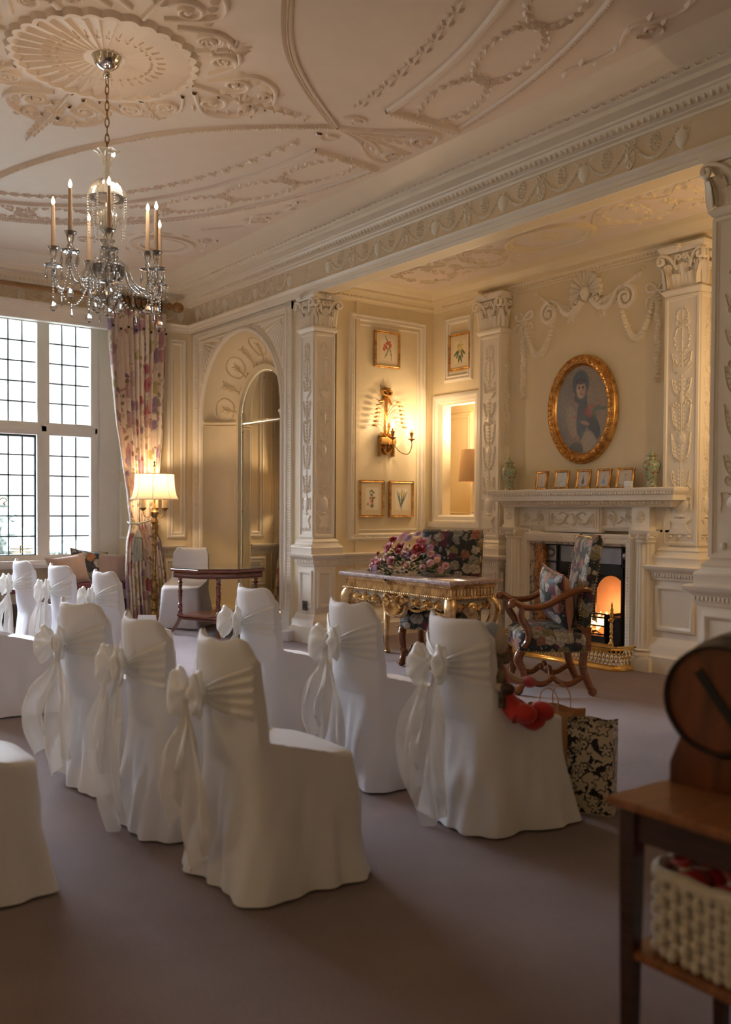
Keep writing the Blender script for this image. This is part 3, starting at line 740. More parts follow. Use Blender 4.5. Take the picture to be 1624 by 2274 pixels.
            m.loft([[((-3.65) + rr * math.cos(2 * PI * j / 40), 2.02 + rr * math.sin(2 * PI * j / 40), hh) for j in range(40)] for rr, hh in ((.34, 0), (.335, .02), (.315, .02), (.30, .008), (.25, .006), (.245, .014), (.23, .014), (.225, 0))], False, False)
            for k in range(14):
                q = 2 * PI * k / 14; m.leaf(-3.65 + .46 * math.cos(q), 2.02 + .46 * math.sin(q), q + 1.9, .12, .018, .016)
            m.spiral(-3.95, 1.3, .12, .02, 1.3, 1, .014, .018, -1); m.spiral(-3.2, 2.32, .1, .02, 1.3, 1, .014, .018)
            # cusp fan
            for k in range(2):
                m.spiral(-.17, 1.80 + .02 * k, .10, .03, .8, -PI / 2, .016, .018, -1)
            m.stroke(catmull([(0, 1.76), (-.10, 2.0), (-.30, 2.25), (-.34, 2.42), (-.2, 2.5), (-.14, 2.38)], 6), .018, .022)
            m.stroke(catmull([(0, 1.8), (-.06, 2.1), (-.2, 2.3)], 6), .016, .02)
            m.spiral(-.16, 2.42, .11, .02, 1.3, PI, .018, .024, 1)
            for k in range(6): m.leaf(-.04 - k * .03, 1.92 + k * .08, PI / 2 + .9, .12, .022, .022); m.leaf(-.02 - k * .015, 1.95 + k * .09, PI / 2 - .2, .12, .022, .02)
    S(m, 'trim_ceiling_garlands', M['ceil'])
    # alcove ceiling ornament
    m = MB(face_d(-5.84, 6.30, 3.84)); Mb = m.M.copy()
    m.loft([[(rr * 1.0 * math.cos(2 * PI * j / 48), rr * .62 * math.sin(2 * PI * j / 48), hh) for j in range(48)] for rr, hh in ((.48, 0), (.475, .03), (.44, .032), (.425, .01), (.40, .012), (.39, .02), (.375, .02), (.37, 0))], False, False)
    m.rosette(0, 0, .16, 10, .015)
    for sx in (1, -1):
        m.M = Mb @ Matrix.Diagonal((sx, 1, 1, 1))
        for cx_, ra, rb in ((-1.25, .32, .26), (-1.72, .22, .3), (-.85, .2, .2)):
            for k in range(26):
                q = 2 * PI * k / 26; m.leaf(cx_ + ra * math.cos(q), rb * math.sin(q), q + PI / 2 + (.5 if k % 2 else -.5), .07, .016, .018)
        for sy in (1, -1):
            m.stroke(catmull([(-.5, 0), (-.7, sy * .2), (-1.0, sy * .32), (-1.3, sy * .1), (-1.6, sy * .3), (-2.0, sy * .16)], 6), .010, .014)
            for k in range(9): m.leaf(-.6 - k * .16, sy * (.2 + .08 * math.sin(k)), k * 1.1, .10, .02, .02)
            m.spiral(-1.9, sy * .2, .12, .02, 1.2, 0, .01, .015, sy)
        m.rosette(-1.25, 0, .07, 8, .02); m.rosette(-.62, 0, .06, 8, .02); m.rosette(-1.95, 0, .06, 8, .02)
    S(m, 'trim_alcove_ceiling_ornament', M['field'])
build_ceiling()
# ================= pilasters =================
def candelabra(mb, a, w, z0, z1):
    """low relief ornament of a pilaster panel, centre a, half width w"""
    H = z1 - z0; u = lambda t: z0 + H * t; h = .012
    mb.stroke([(a, u(.03)), (a, u(.97))], .004, .008)
    for k in (-.75, 0, .75): mb.bead(a + k * w, u(.008), w * .13, .02, 8)
    mb.loft([[(a - w * s_, z, 0), (a + w * s_, z, 0), (a + w * s_, z, hh), (a - w * s_, z, hh)] for s_, z, hh in ((.9, u(.018), .012), (.9, u(.026), .014), (.55, u(.05), .012), (.5, u(.06), .012), (.85, u(.078), .014), (.85, u(.084), .012))])
    mb.urn(a, u(.09), H * .105, w * 1.3, .02)
    for sg in (-1, 1):
        mb.stroke(catmull([(a + sg * w * .55, u(.17)), (a + sg * w * .85, u(.175)), (a + sg * w * .8, u(.15))], 3), .005, .012)
        mb.swag(a + sg * w * .86, u(.165), a + sg * w * .86, u(.115), 0, .008, .01, 8)
        for base, n, L_, sp in ((.205, 5, .085, .017), (.33, 7, .07, .017), (.46, 6, .075, .018), (.60, 4, .08, .02), (.71, 4, .07, .02)):
            mb.stroke(catmull([(a, u(base)), (a + sg * w * .6, u(base + .03)), (a + sg * w * .8, u(base + n * sp))], 4), .0045, h)
            for k in range(n):
                mb.leaf(a + sg * w * (.25 + .08 * k), u(base + k * sp), PI / 2 - sg * (.9 - .1 * k), L_ * .55, .0075, h)
                mb.leaf(a + sg * w * (.4 + .05 * k), u(base + k * sp), PI / 2 - sg * 1.9, L_ * .35, .007, h); mb.leaf(a + sg * w * .1, u(base + (k + .5) * sp), PI / 2 - sg * .5, L_ * .35, .006, h)
        mb.spiral(a + sg * w * .55, u(.215), w * .3, .006, 1.2, 0, .006, h, sg); mb.spiral(a + sg * w * .5, u(.745), w * .32, .006, 1.2, 0, .006, h, sg); mb.spiral(a + sg * w * .5, u(.575), w * .3, .006, 1.1, 0, .006, h, sg)
    mb.dome(a, u(.425), w * .36, H * .026, .014); mb.dome(a, u(.425), w * .22, H * .017, .02)
    mb.dome(a, u(.60), w * .2, H * .03, .018)
    mb.loft([[(a - w * s_, z, 0), (a + w * s_, z, 0), (a + w * s_, z, .014), (a - w * s_, z, .014)] for s_, z in ((.25, u(.70)), (.75, u(.725)), (.8, u(.73)))])
    for cz, rb, ra in ((.85, .058, .62), (.945, .032, .45)):
        for k in range(26):
            q = 2 * PI * k / 26; mb.leaf(a + w * ra * math.cos(q), u(cz) + H * rb * math.sin(q), q + PI / 2 + (.3 if k % 2 else -.3), .03, .006, h)
    mb.bow(a, u(.91), w * .5, .01)
    for k in range(6): mb.bead(a, u(.80 + k * .02), .008, .014, 5)
def corinthian(mb, cx, cy, hx, hy, z0, z1, faces):
    H = z1 - z0
    mb.rects(cx, cy, [(hx * .9, hy * .9, z0), (hx * .92, hy * .92, z0 + H * .5), (hx * 1.1, hy * 1.1, z0 + H * .82)])
    mb.rects(cx, cy, [(hx * 1.02, hy * 1.02, z0 - .012), (hx * 1.06, hy * 1.06, z0 - .004), (hx * 1.02, hy * 1.02, z0 + .008)])
    mb.rects(cx, cy, [(hx * 1.22, hy * 1.22, z1 - H * .17), (hx * 1.32, hy * 1.32, z1 - H * .10), (hx * 1.36, hy * 1.36, z1 - H * .04), (hx * 1.36, hy * 1.36, z1)])
    Mb = mb.M
    def acanth(u0, n0, b, w, hh, out):
        rows = []
        for k in range(7):
            t = k / 6; ww = w * (1 - .25 * abs(t - .35) * 1.6) * (1 if t < .85 else .7); o = out * (t ** 2.2); zz = b + hh * min(t * 1.12, 1.0) - (hh * .13 if t > .99 else 0)
            rows.append([(u0 + ww * s_, zz - abs(s_) * hh * .05, n0 + o + (.012 if abs(s_) < .6 and s_ != 0 else 0) - abs(s_) * .012) for s_ in (-1, -.66, -.33, 0, .33, .66, 1)])
        mb.grid(rows, flip=True); mb.grid([[(x, y, z - .012) for x, y, z in r] for r in rows])
    for f in faces:
        if f == 's': mb.M = Mb @ frame((cx, cy - hy, 0), (1, 0, 0), (0, 0, 1), (0, -1, 0)); W = hx
        elif f == 'e': mb.M = Mb @ frame((cx + hx, cy, 0), (0, 1, 0), (0, 0, 1), (1, 0, 0)); W = hy
        elif f == 'w': mb.M = Mb @ frame((cx - hx, cy, 0), (0, -1, 0), (0, 0, 1), (-1, 0, 0)); W = hy
        for q in (-.48, .48): acanth(q * W, -.005, z0 + .005, W * .40, H * .36, .045)
        for q in (-.98, 0, .98): acanth(q * W, -.008, z0 + .02, W * .36, H * .56, .06)
        for sg in (-1, 1):
            # corner volutes and small inner helices
            pts = [(sg * W * .35, z0 + H * .45, .0), (sg * W * .7, z0 + H * .72, .03)]
            r0 = H * .13; c = (sg * W * 1.12, z0 + H * .68)
            for k in range(16):
                t = k / 15; q = PI / 2 + .2 - t * 2.1 * PI; rr = lerp(r0, r0 * .25, t); pts.append((c[0] + sg * rr * math.cos(q), c[1] + rr * math.sin(q), .045 + .01 * t))
            mb.tube(catmull(pts[:3], 3)[:-1] + [Vector(p) for p in pts[2:]], .016, 6)
            pts = [(sg * W * .5, z0 + H * .5, .01)]; c = (sg * W * .2, z0 + H * .70)
            for k in range(11):
                t = k / 10; q = t * 2 * PI * 1.2; rr = lerp(H * .08, H * .02, t); pts.append((c[0] + sg * rr * math.cos(q), c[1] + rr * math.sin(q), .03))
            mb.tube([Vector(p) for p in pts], .010, 5)
            mb.leaf(sg * W * .85, z0 + H * .62, -PI / 2 - sg * .5, H * .16, .02, .05)
        mb.M = mb.M @ T(0, z1 - H * .09, .045 + W * .2); mb.rosette(0, 0, .035, 7, .02)
    mb.M = Mb
def pilaster(name, cx, cy, hx, hy, faces, ped=(.06, .06), zt=3.72):
    """square shaft centre (cx, cy) with pedestal, base, sunk ornament panels and capital"""
    m = MB(); px, py = hx + ped[0], hy + ped[1]
    m.rects(cx, cy, [(px + .075, py + .075, 0), (px + .075, py + .075, .14), (px + .06, py + .06, .155), (px + .05, py + .05, .17), (px + .05, py + .05, .225), (px + .03, py + .03, .25), (px + .012, py + .012, .30), (px, py, .305), (px, py, .80),
                     (px + .012, py + .012, .803), (px + .02, py + .02, .83), (px + .024, py + .024, .865), (px + .045, py + .045, .885), (px + .07, py + .07, .905), (px + .075, py + .075, .925), (px + .06, py + .06, .935)])
    m.rects(cx, cy, [(hx + .07, hy + .07, .93), (hx + .07, hy + .07, .985), (hx + .075, hy + .075, 1.0), (hx + .065, hy + .065, 1.02), (hx + .045, hy + .045, 1.03), (hx + .035, hy + .035, 1.05), (hx + .04, hy + .04, 1.065), (hx + .02, hy + .02, 1.085), (hx, hy, 1.10)])
    zc = 3.31
    m.rects(cx, cy, [(hx, hy, 1.09), (hx, hy, zc - .05), (hx + .012, hy + .012, zc - .04), (hx + .03, hy + .03, zc - .015), (hx + .03, hy + .03, zc), (hx, hy, zc + .01)])
    o = S(m, name, M['trim'])
    r = MB()
    for f in faces:
        if f == 's': r.M = frame((cx, cy - hy, 0), (1, 0, 0), (0, 0, 1), (0, -1, 0)); W = hx; PW = px; dz = py - hy
        elif f == 'e': r.M = frame((cx + hx, cy, 0), (0, 1, 0), (0, 0, 1), (1, 0, 0)); W = hy; PW = py; dz = px - hx
        elif f == 'w': r.M = frame((cx - hx, cy, 0), (0, -1, 0), (0, 0, 1), (-1, 0, 0)); W = hy; PW = py; dz = px - hx
        r.rframe(-W + .0, 1.11, W - .0, zc - .055, [(0, 0), (0, .014), (.022, .014), (.03, .004), (.04, .002)])
        candelabra(r, 0, W - .05, 1.17, zc - .12)
        r.M = r.M @ T(0, 0, dz); r.rframe(-PW + .035, .36, PW - .035, .76, [(0, 0), (.004, .016), (.02, .02), (.03, .016), (.04, .004), (.05, .0)])
        n = int(PW * 2 / .028)
        for k in range(n + 1):
            a = -PW - .01 + k * (2 * PW + .02) / n; r.box(a - .008, .836, .018, a + .008, .862, .034)
    q = r.build('pilaster_ornament', M['trim'], o); q['kind'] = 'structure'
    c = MB(); corinthian(c, cx, cy, hx, hy, zc + .01, zt, faces); q = c.build('capital', M['trim'], o); q['kind'] = 'structure'
    return o
pilaster('trim_pier_pilaster', -8.40, 5.53, .13, .13, 'se', (.03, .004), 3.66)
pilaster('trim_pilaster_1', -7.30, FY, .155, .13, 'se', zt=3.69)
pilaster('trim_pilaster_2', -4.93, FY, .17, .13, 'sew', zt=3.69)
pilaster('trim_pilaster_3', -3.30, 5.50, .24, .164, 'sw', (.06, .03), 3.66)
# recess beside the pier so the shaft reads free
# ================= wall plaster over the fireplace =================
m = MB(face_s(-6.10, FY))
m.fan(0, 3.52, .20, -.35, PI + .35, 11, .05); m.dome(0, 3.50, .055, .075, .07); m.bead(0, 3.47, .02, .085)
for k in range(13):
    q = lerp(-.3, PI + .3, k / 12); m.stroke([(.06 * math.cos(q), 3.52 + .06 * math.sin(q)), (.185 * math.cos(q), 3.52 + .185 * math.sin(q))], [.004, .010], .065)
for sg in (-1, 1):
    m.stroke(catmull([(sg * .05, 3.44), (sg * .16, 3.34), (sg * .28, 3.36), (sg * .38, 3.48), (sg * .52, 3.52), (sg * .64, 3.60)], 7), [.03] * 20 + [.022] * 12 + [.012] * 8, .03)
    for k in range(9): m.leaf(sg * (.14 + .055 * k), 3.36 + .018 * k + .02 * (k > 3), PI / 2 - sg * .8, .09, .022, .04); 
    for k in range(6): m.leaf(sg * (.20 + .05 * k), 3.37 + .02 * k, -PI / 2 + sg * .9, .07, .018, .035)
    m.spiral(sg * .47, 3.38, .12, .025, 1.6, PI / 2, .03, .04, -sg); m.spiral(sg * .13, 3.44, .06, .015, 1.2, 0, .018, .04, sg)
    m.bead(sg * .66, 3.61, .022, .03); m.rosette(sg * .19, 3.29, .05, 6, .03)
    m.stroke(catmull([(sg * .12, 3.40), (sg * .2, 3.33), (sg * .22, 3.25)], 5), [.02] * 6 + [.012] * 5, .03)
    m.swag(sg * .42, 3.30, sg * .80, 3.33, .32, .030, .045, 26); m.swag(sg * .425, 3.30, sg * .79, 3.32, .34, .022, .055, 22)
    for k in range(24): t = k / 23; m.bead(sg * (.83 + .01 * math.sin(k)), 3.33 - .75 * t, lerp(.018, .034, math.sin(PI * min(1, t * 1.05))), .035, 7); m.bead(sg * (.83 - .012 * math.cos(k * 2)), 3.31 - .74 * t, .016, .045, 5)
    m.bow(sg * .82, 3.385, .115, .022)
    m.stroke([(sg * .79, 3.38), (sg * .81, 3.2), (sg * .82, 3.0)], .014, .02)
S(m, 'trim_overmantel_plaster', M['trim'])
# ================= arched mirror =================
t = thing('arched_mirror', 'tall round-topped mirror in the pale niche behind the octagonal table', 'mirror', (MX, MY - .004, .17))
mm, nt, b = new_mat('silvered_mirror'); b.inputs['Base Color'].default_value = (.80, .78, .70, 1); b.inputs['Metallic'].default_value = 1; b.inputs['Roughness'].default_value = .015; M['mirror'] = mm
def arch_pane(z0, zs, r, top):
    P = [(-r, z0), (r, z0)] + ([(r * math.cos(PI * i / 30), zs + r * math.sin(PI * i / 30)) for i in range(31)] if top else [(r, zs), (-r, zs)])
    m = MB(); n = len(P); q = .02
    cx, cz = 0, (z0 + zs) / 2
    def ins(p):
        if top: 
            if p[1] > zs: 
                k = (r - q) / r; return (p[0] * k, zs + (p[1] - zs) * k)
        return (p[0] * (r - q) / r, p[1] + (q if p[1] < cz else (-q if not top else 0)))
    m.loft([[(x, 0, z) for x, z in P], [(ins(p)[0], -.006, ins(p)[1]) for p in P]], False, True)
    return m
for z0, zs, tp in ((.02, 2.30, False), (2.31, MZ - .17, True)):
    o = arch_pane(z0, zs, MR - .006, tp).build('mirror_pane', M['mirror'], t, smooth=0)
for x, z in [(sx * (MR - .04), z) for z in (.25, 1.2, 2.2, 2.42) for sx in (-1, 1)] + [(0, 2.83)]:
    m = MB(); m.ell((x, -.01, z), .008, 6, 4); m.build('fixing_stud', M['antique'], t)
# ================= serving hatch with lamp behind =================
m = MB(face_s(0, FY))
m.rframe(-8.22 - .13, HZ0 - .04, HX1 + .11, HZ1 + .12, [(0, 0), (0, .03), (.02, .045), (.045, .045), (.05, .03), (.09, .025), (.10, .01), (.11, .0), (.11, -.12)])
m.box(-8.22 - .17, HZ0 - .07, 0, HX1 + .14, HZ0 - .01, .07); m.box(-8.22 - .15, HZ0 - .11, 0, HX1 + .12, HZ0 - .07, .045)
for k in range(60): m.bead(HX1 + .055, HZ0 + .02 + k * .0225, .008, .036, 5)
S(m, 'trim_hatch_surround', M['trim'])
m = MB()
for q in ((-9.4, FY + .125, 1.1, -8.45, FY + .2, 2.95), (HX1 + .3, FY + .125, 1.1, HX1 + .6, FY + .2, 2.95), (-9.3, FY + .12, 1.13, HX1 + .5, 7.95, 1.18), (-9.3, FY + .12, 2.86, HX1 + .5, 7.95, 2.95), (-9.4, FY + .12, 1.1, -9.3, 7.95, 2.95), (HX1 + .5, FY + .12, 1.1, HX1 + .6, 7.95, 2.95), (-9.4, 7.80, 1.1, HX1 + .6, 7.95, 2.95)): m.box(*q)
m.M = face_s(0, 7.80); m.rframe(-8.97, 1.30, -8.43, 2.60, PAN)
S(m, 'wall_hatch_room', M['field'])
t = thing('hatch_shutter', 'dark edged panelled shutter leaf opened edge on at the right of the wall hatch', 'shutter', (-7.70, FY + .14, 1.18))
m = MB(); m.box(-.02, .012, 0, .02, .5, 1.44); m.build('panel', M['field'], t)
m = MB(); m.box(-.021, 0, 0, .021, .013, 1.44); m.build('edge_strip', M['darkwood'], t)
t = thing('table_lamp', 'table lamp with tapered gold silk shade and glass base in the wall hatch', 'lamp', (-8.0, 7.44, 1.18))
m = MB(); m.lathe([(.07, 0), (.075, .012), (.04, .03), (.075, .08), (.085, .12), (.06, .17), (.025, .2), (.02, .5), (.02, .56)], seg=20, rib=.06, ribn=10); m.build('lamp_base', M['crystal'], t)
m = MB(); m.lathe([(.19, .55), (.155, .92)], seg=28); m.f = [f for f in m.f if len(f) == 4]; m.mi = [0] * len(m.f); m.build('lamp_shade', basic('gold_silk_shade', (.40, .23, .10), .6, var=.03), t)
m = MB(); m.ell((0, 0, .70), (.03, .03, .045), 10, 6); m.build('bulb', emis('shaded_bulb_glow', (1, .75, .45), 3), t)

# ================= fireplace =================
FX, FP = -6.07, 7.02     # centre, plane of the surround
fp = thing('fireplace', 'carved ivory fireplace surround with fluted columns and marble slips, fire lit', 'fireplace', (FX, FY, 0))
W2 = Matrix.Translation((-FX, -FY, 0))
def L2(mb): mb.M = W2 @ mb.M; return mb
m = MB(W2.copy())   # mantel shelf
x0, x1, y0 = -7.0, -4.93, 6.86
m.sweep([(x1, FY), (x1, y0), (x0, y0), (x0, FY)][::-1], [(-.03, 1.44), (-.02, 1.455), (.0, 1.47), (.01, 1.49), (.055, 1.50), (.055, 1.545), (.06, 1.55), (.075, 1.57), (.085, 1.585), (.085, 1.605), (.08, 1.61), (-.1, 1.61)], side=-1)
m.box(x0, y0, 1.56, x1, FY, 1.61)
x = x0 - .05
while x < x1 + .07: m.box(x - .009, y0 - .078, 1.553, x + .009, y0 - .058, 1.578); x += .03
x = x0
while x < x1: m.ell((x, y0 - .005, 1.475), (.016, .02, .018), 6, 4); x += .045
o = m.build('mantel_shelf', M['trim'], fp)
m = MB(W2.copy())
m.box(-7.02, 6.98, 1.22, -5.03, FY, 1.46); m.box(-7.02, 6.98, 0, -6.80, FY, 1.24); m.box(-5.40, 6.98, 0, -5.03, FY, 1.24)
m.box(-7.03, 6.93, 1.235, -6.80, 7.0, 1.25); m.box(-6.98, 6.90, 1.25, -6.83, 7.0, 1.45); m.box(-5.37, 6.90, 1.25, -5.18, 7.0, 1.45); m.box(-6.45, 6.945, 1.20, -5.75, 7.0, 1.455)
m.box(-6.99, 6.89, 1.235, -6.82, 7.0, 1.262); m.box(-5.38, 6.89, 1.235, -5.17, 7.0, 1.262)
m.box(-6.82, 6.955, 1.24, -6.45, 7.0, 1.262); m.box(-5.75, 6.955, 1.24, -5.38, 7.0, 1.262)
m.M = W2 @ face_s(0, 6.98); 
m.rframe(-6.81, -.02, -5.40, 1.19, [(0, 0), (0, .03), (.015, .04), (.03, .035), (.05, .03), (.075, .02), (.09, .005), (.09, -.1)])
for k in range(46): m.bead(-6.785 + k * .030, 1.155, .011, .045, 5)
for k in range(38): m.bead(-6.765, .02 + k * .03, .011, .04, 5); m.bead(-5.445, .02 + k * .03, .011, .04, 5)
o = m.build('surround', M['trim'], fp)
m = MB(W2 @ face_s(0, 6.945))
m.rframe(-6.43, 1.215, -5.77, 1.44, [(0, 0), (.0, .012), (.012, .012), (.016, .004), (.03, .004), (.034, .014), (.04, .014), (.045, -.01)])
for k in range(54): m.bead(-6.41 + k * .0117, 1.418, .0045, .012, 5)
m.urn(-6.10, 1.225, .16, .11, .03)
for sg in (-1, 1):
    m.swag(-6.10 + sg * .06, 1.35, -6.10 + sg * .25, 1.37, .07, .018, .025, 14); m.swag(-6.10 + sg * .25, 1.37, -6.10 + sg * .27, 1.25, 0, .014, .022, 8)
    for k in range(7): m.leaf(-6.10 + sg * (.08 + .026 * k), 1.28 + .01 * (k % 3), 1.2 * k, .03, .012, .03)
    m.stroke(catmull([(-6.10 + sg * .05, 1.36), (-6.10 + sg * .12, 1.39), (-6.10 + sg * .16, 1.37)], 4), .006, .02)
m.M = W2 @ face_s(0, 6.98)
for c, sg in ((-6.63, 1), (-5.565, -1)):
    m.stroke(catmull([(c - sg * .14, 1.29), (c - sg * .06, 1.34), (c + sg * .02, 1.30), (c + sg * .12, 1.36)], 6), .007, .016)
    m.spiral(c + sg * .09, 1.345, .055, .01, 1.6, PI / 2, .008, .018, sg); m.spiral(c - sg * .10, 1.355, .045, .01, 1.4, 0, .008, .016, -sg); m.rosette(c - sg * .1, 1.355, .03, 7, .02)
    for k in range(8): m.leaf(c - sg * .14 + sg * .035 * k, 1.30 + .03 * (k % 2), .8 * k, .04, .012, .02)
m.M = W2 @ face_s(0, 6.90); m.rosette(-6.905, 1.355, .052, 12, .014); m.rosette(-6.905, 1.355, .03, 8, .022); m.rosette(-5.275, 1.355, .06, 12, .014); m.rosette(-5.275, 1.355, .034, 8, .022)
m.M = W2 @ face_s(0, 6.955)
for a0, a1 in ((-6.81, -6.46), (-5.74, -5.39)):
    n = int((a1 - a0) / .014)
    for k in range(n): m.bead(a0 + k * .014, 1.251, .005, .01, 5)
m.build('carved_frieze', M['trim'], fp)
for cx in (-6.86, -5.235):
    m = MB(W2 @ T(cx, 6.93, 0)); n = 16
    L_ = []
    for r, z in ((.088, .185), (.086, .20), (.084, .6), (.078, 1.10), (.080, 1.12)):
        L_.append([(( r * (1 - .10 * (abs(math.sin(PI * j / 6)) ** .6 if True else 0))) * math.cos(2 * PI * j / 96), (r * (1 - .10 * abs(math.sin(PI * j / 6)) ** .6)) * math.sin(2 * PI * j / 96), z) for j in range(96)])
    m.loft(L_)
    c = m.build('column', M['trim'], fp)
    m = MB(W2 @ T(cx, 6.93, 0)); m.lathe([(.115, .12), (.118, .135), (.112, .15), (.097, .155), (.095, .165), (.102, .172), (.104, .182), (.092, .19)], seg=28); m.rects(0, 0, [(.135, .12, 0), (.135, .12, .10), (.125, .11, .12)])
    m.build('column_base', M['trim'], c)
    m = MB(W2 @ T(cx, 6.93, 0)); m.lathe([(.082, 1.12), (.09, 1.135), (.082, 1.145), (.10, 1.17), (.09, 1.19)], seg=24); m.rects(0, 0, [(.085, .085, 1.185), (.108, .108, 1.215), (.112, .112, 1.235)])
    for q in range(4):
        m.M = W2 @ T(cx, 6.93, 0) @ rz(q * PI / 2 + PI / 4)
        pts = []
        for k in range(18):
            t_ = k / 17; a = PI / 2 - t_ * 2.4 * PI; rr = lerp(.034, .006, t_); pts.append((.118 + rr * math.cos(a), 0, 1.178 + rr * math.sin(a)))
        m.tube([V(.05, 0, 1.205)] + [V(*p) for p in pts], .011, 6)
        m.M = W2 @ T(cx, 6.93, 0) @ rz(q * PI / 2) @ frame((.09, 0, 1.19), (0, 1, 0), (0, 0, 1), (1, 0, 0)); m.rosette(0, 0, .025, 6, .015)
    m.build('capital', M['trim'], c)
m = MB(W2 @ face_s(0, 7.03)); m.cur = 0
m.rframe(-6.73, -.02, -5.46, 1.13, [(0, 0), (0, .01), (.055, .01), (.06, -.1)])
m.build('marble_slip', M['slipmarble'], fp)
m = MB(W2.copy()); m.box(-6.67, 7.04, 0, -6.56, 7.10, 1.08); m.build('inner_jamb', M['siena'], fp)
m = MB(W2.copy()); m.box(-5.54, 7.04, 0, -5.51, 7.10, 1.08); m.build('inner_jamb', M['siena'], fp)
m = MB(W2.copy())   # iron register plate
m.box(-6.57, 7.10, .90, -5.51, 7.14, 1.10); m.box(-6.57, 7.10, 0, -6.40, 7.14, .90); m.box(-5.61, 7.10, 0, -5.51, 7.14, .90)
for a, b_ in ((-6.58, -6.50), (-5.60, -5.50)):
    pass
for x in (-6.50, -5.585): m.ell((x, 7.10, .985), (.042, .03, .042), 14, 8)
ip = m.build('register_plate', M['steel'], fp)
m = MB(W2.copy())
for q in ((-6.57, .885, -5.51, .905), (-6.57, 1.06, -5.51, 1.09)): m.box(q[0], 7.075, q[1], q[2], 7.10, q[3])
for x in (-6.41, -5.61): m.box(x - .01, 7.075, 0, x + .01, 7.10, 1.09)
m.box(-6.42, 7.085, .80, -5.60, 7.12, .90)
P = [(-.41, .0), (-.41, .56)] + [(-.235 * math.cos(PI * i / 20) + .08, .56 + .235 * math.sin(PI * i / 20)) for i in range(21)] + [(.41, .56), (.41, 0)]
# black arched inner frame
A1 = [(-5.79 - .18 * math.cos(PI * i / 24), .59 + .20 * math.sin(PI * i / 24)) for i in range(25)]; B1 = []
for (x, z) in A1: B1.append((x, .90))
m.grid([[(x, 7.15, z) for x, z in A1], [(x, 7.15, z) for x, z in B1]]); m.box(-6.41, 7.14, 0, -5.97, 7.16, .9); m.box(-5.611, 7.14, 0, -5.60, 7.16, .9)
m.build('iron_frame', M['iron'], fp)
m = MB(W2.copy()); m.box(-6.6, 7.48, 0, -5.45, 7.52, 1.1); m.box(-6.62, 7.16, 0, -6.55, 7.5, 1.1); m.box(-5.55, 7.16, 0, -5.45, 7.5, 1.1); m.box(-6.6, 7.16, 1.0, -5.45, 7.5, 1.1); m.box(-6.6, 7.10, 0, -5.5, 7.5, .012)
m.build('firebox', M['soot'], fp)
m = MB(W2.copy()); m.box(-6.78, 6.60, .0, -5.36, 7.1, .012); m.build('hearth', M['slipmarble'], fp)
# fire basket
fb = thing('fire_basket', 'black iron fire basket with brass front and glowing logs in the fireplace', 'fire grate', (-5.96, 7.14, .012))
m = MB(); 
for z in (.22, .30, .38, .415): m.box(-.28, -.11, z, .20, -.095, z + .014)
m.box(-.28, -.11, .20, -.265, .16, .42); m.box(.185, -.11, .20, .20, .16, .42); m.box(-.28, -.11, .13, .20, .17, .21); m.box(.20, -.06, .06, .34, .12, .40)
m.box(-.30, .0, 0, .32, .14, .13); m.build('basket', M['iron'], fb)
m = MB(); 
rr = []
for i in range(31):
    x = lerp(-.30, .26, i / 30); rr.append([(x, -.13, .14), (x, -.135, .12), (x, -.13, .075 - .022 * abs(math.sin(i / 30 * PI * 5)))])
m.grid(rr); m.box(-.30, -.14, .13, .27, -.09, .15); m.build('brass_apron', M['brass'], fb)
for sx in (.285, -.32):
    m = MB(T(sx, -.12, 0)); m.lathe([(.03, .0), (.032, .01), (.012, .04), (.01, .09), (.03, .13), (.034, .16), (.02, .18), (.014, .20), (.024, .22), (.014, .24), (.022, .27), (.014, .29), (.02, .32), (.013, .35), (.03, .37), (.03, .385), (.016, .40), (.024, .43), (.012, .455), (.016, .47), (.008, .50), (.011, .515), (.003, .545)], seg=14); m.build('finial_post', M['brass'], fb)
random.seed(4)
m = MB()
for k in range(46): m.ell((random.uniform(-.24, .17), random.uniform(-.07, .1), random.uniform(.215, .29)), (random.uniform(.02, .035), .02, .018), 6, 4)
m.build('coals', M['coal'], fb)
fl, nt, b = new_mat('fire_flame'); b.inputs['Base Color'].default_value = (0, 0, 0, 1); v = coords(nt); sx = N(nt, 'ShaderNodeSeparateXYZ'); L(nt, v, sx.inputs[0])
rp = ramp(nt, [(.22, (1, .30, .05)), (.32, (1, .52, .18)), (.5, (1, .30, .06))]); L(nt, sx.outputs[2], rp.inputs[0]); L(nt, rp.outputs[0], b.inputs['Emission Color']); b.inputs['Emission Strength'].default_value = 5.0
for k in range(11):
    m = MB(); x = -.22 + k * .037 + random.uniform(-.01, .01); h_ = random.choice([.08, .11, .15, .18]); pts = []; 
    y = random.uniform(-.05, .06)
    for i in range(9): t_ = i / 8; pts.append((x + .02 * math.sin(t_ * 5 + k), y, .26 + h_ * t_))
    m.tube(pts, [.020 * math.sin(PI * min(1, .25 + .75 * (i / 8))) + .001 for i in range(9)], 6); m.build('flame', fl, fb)
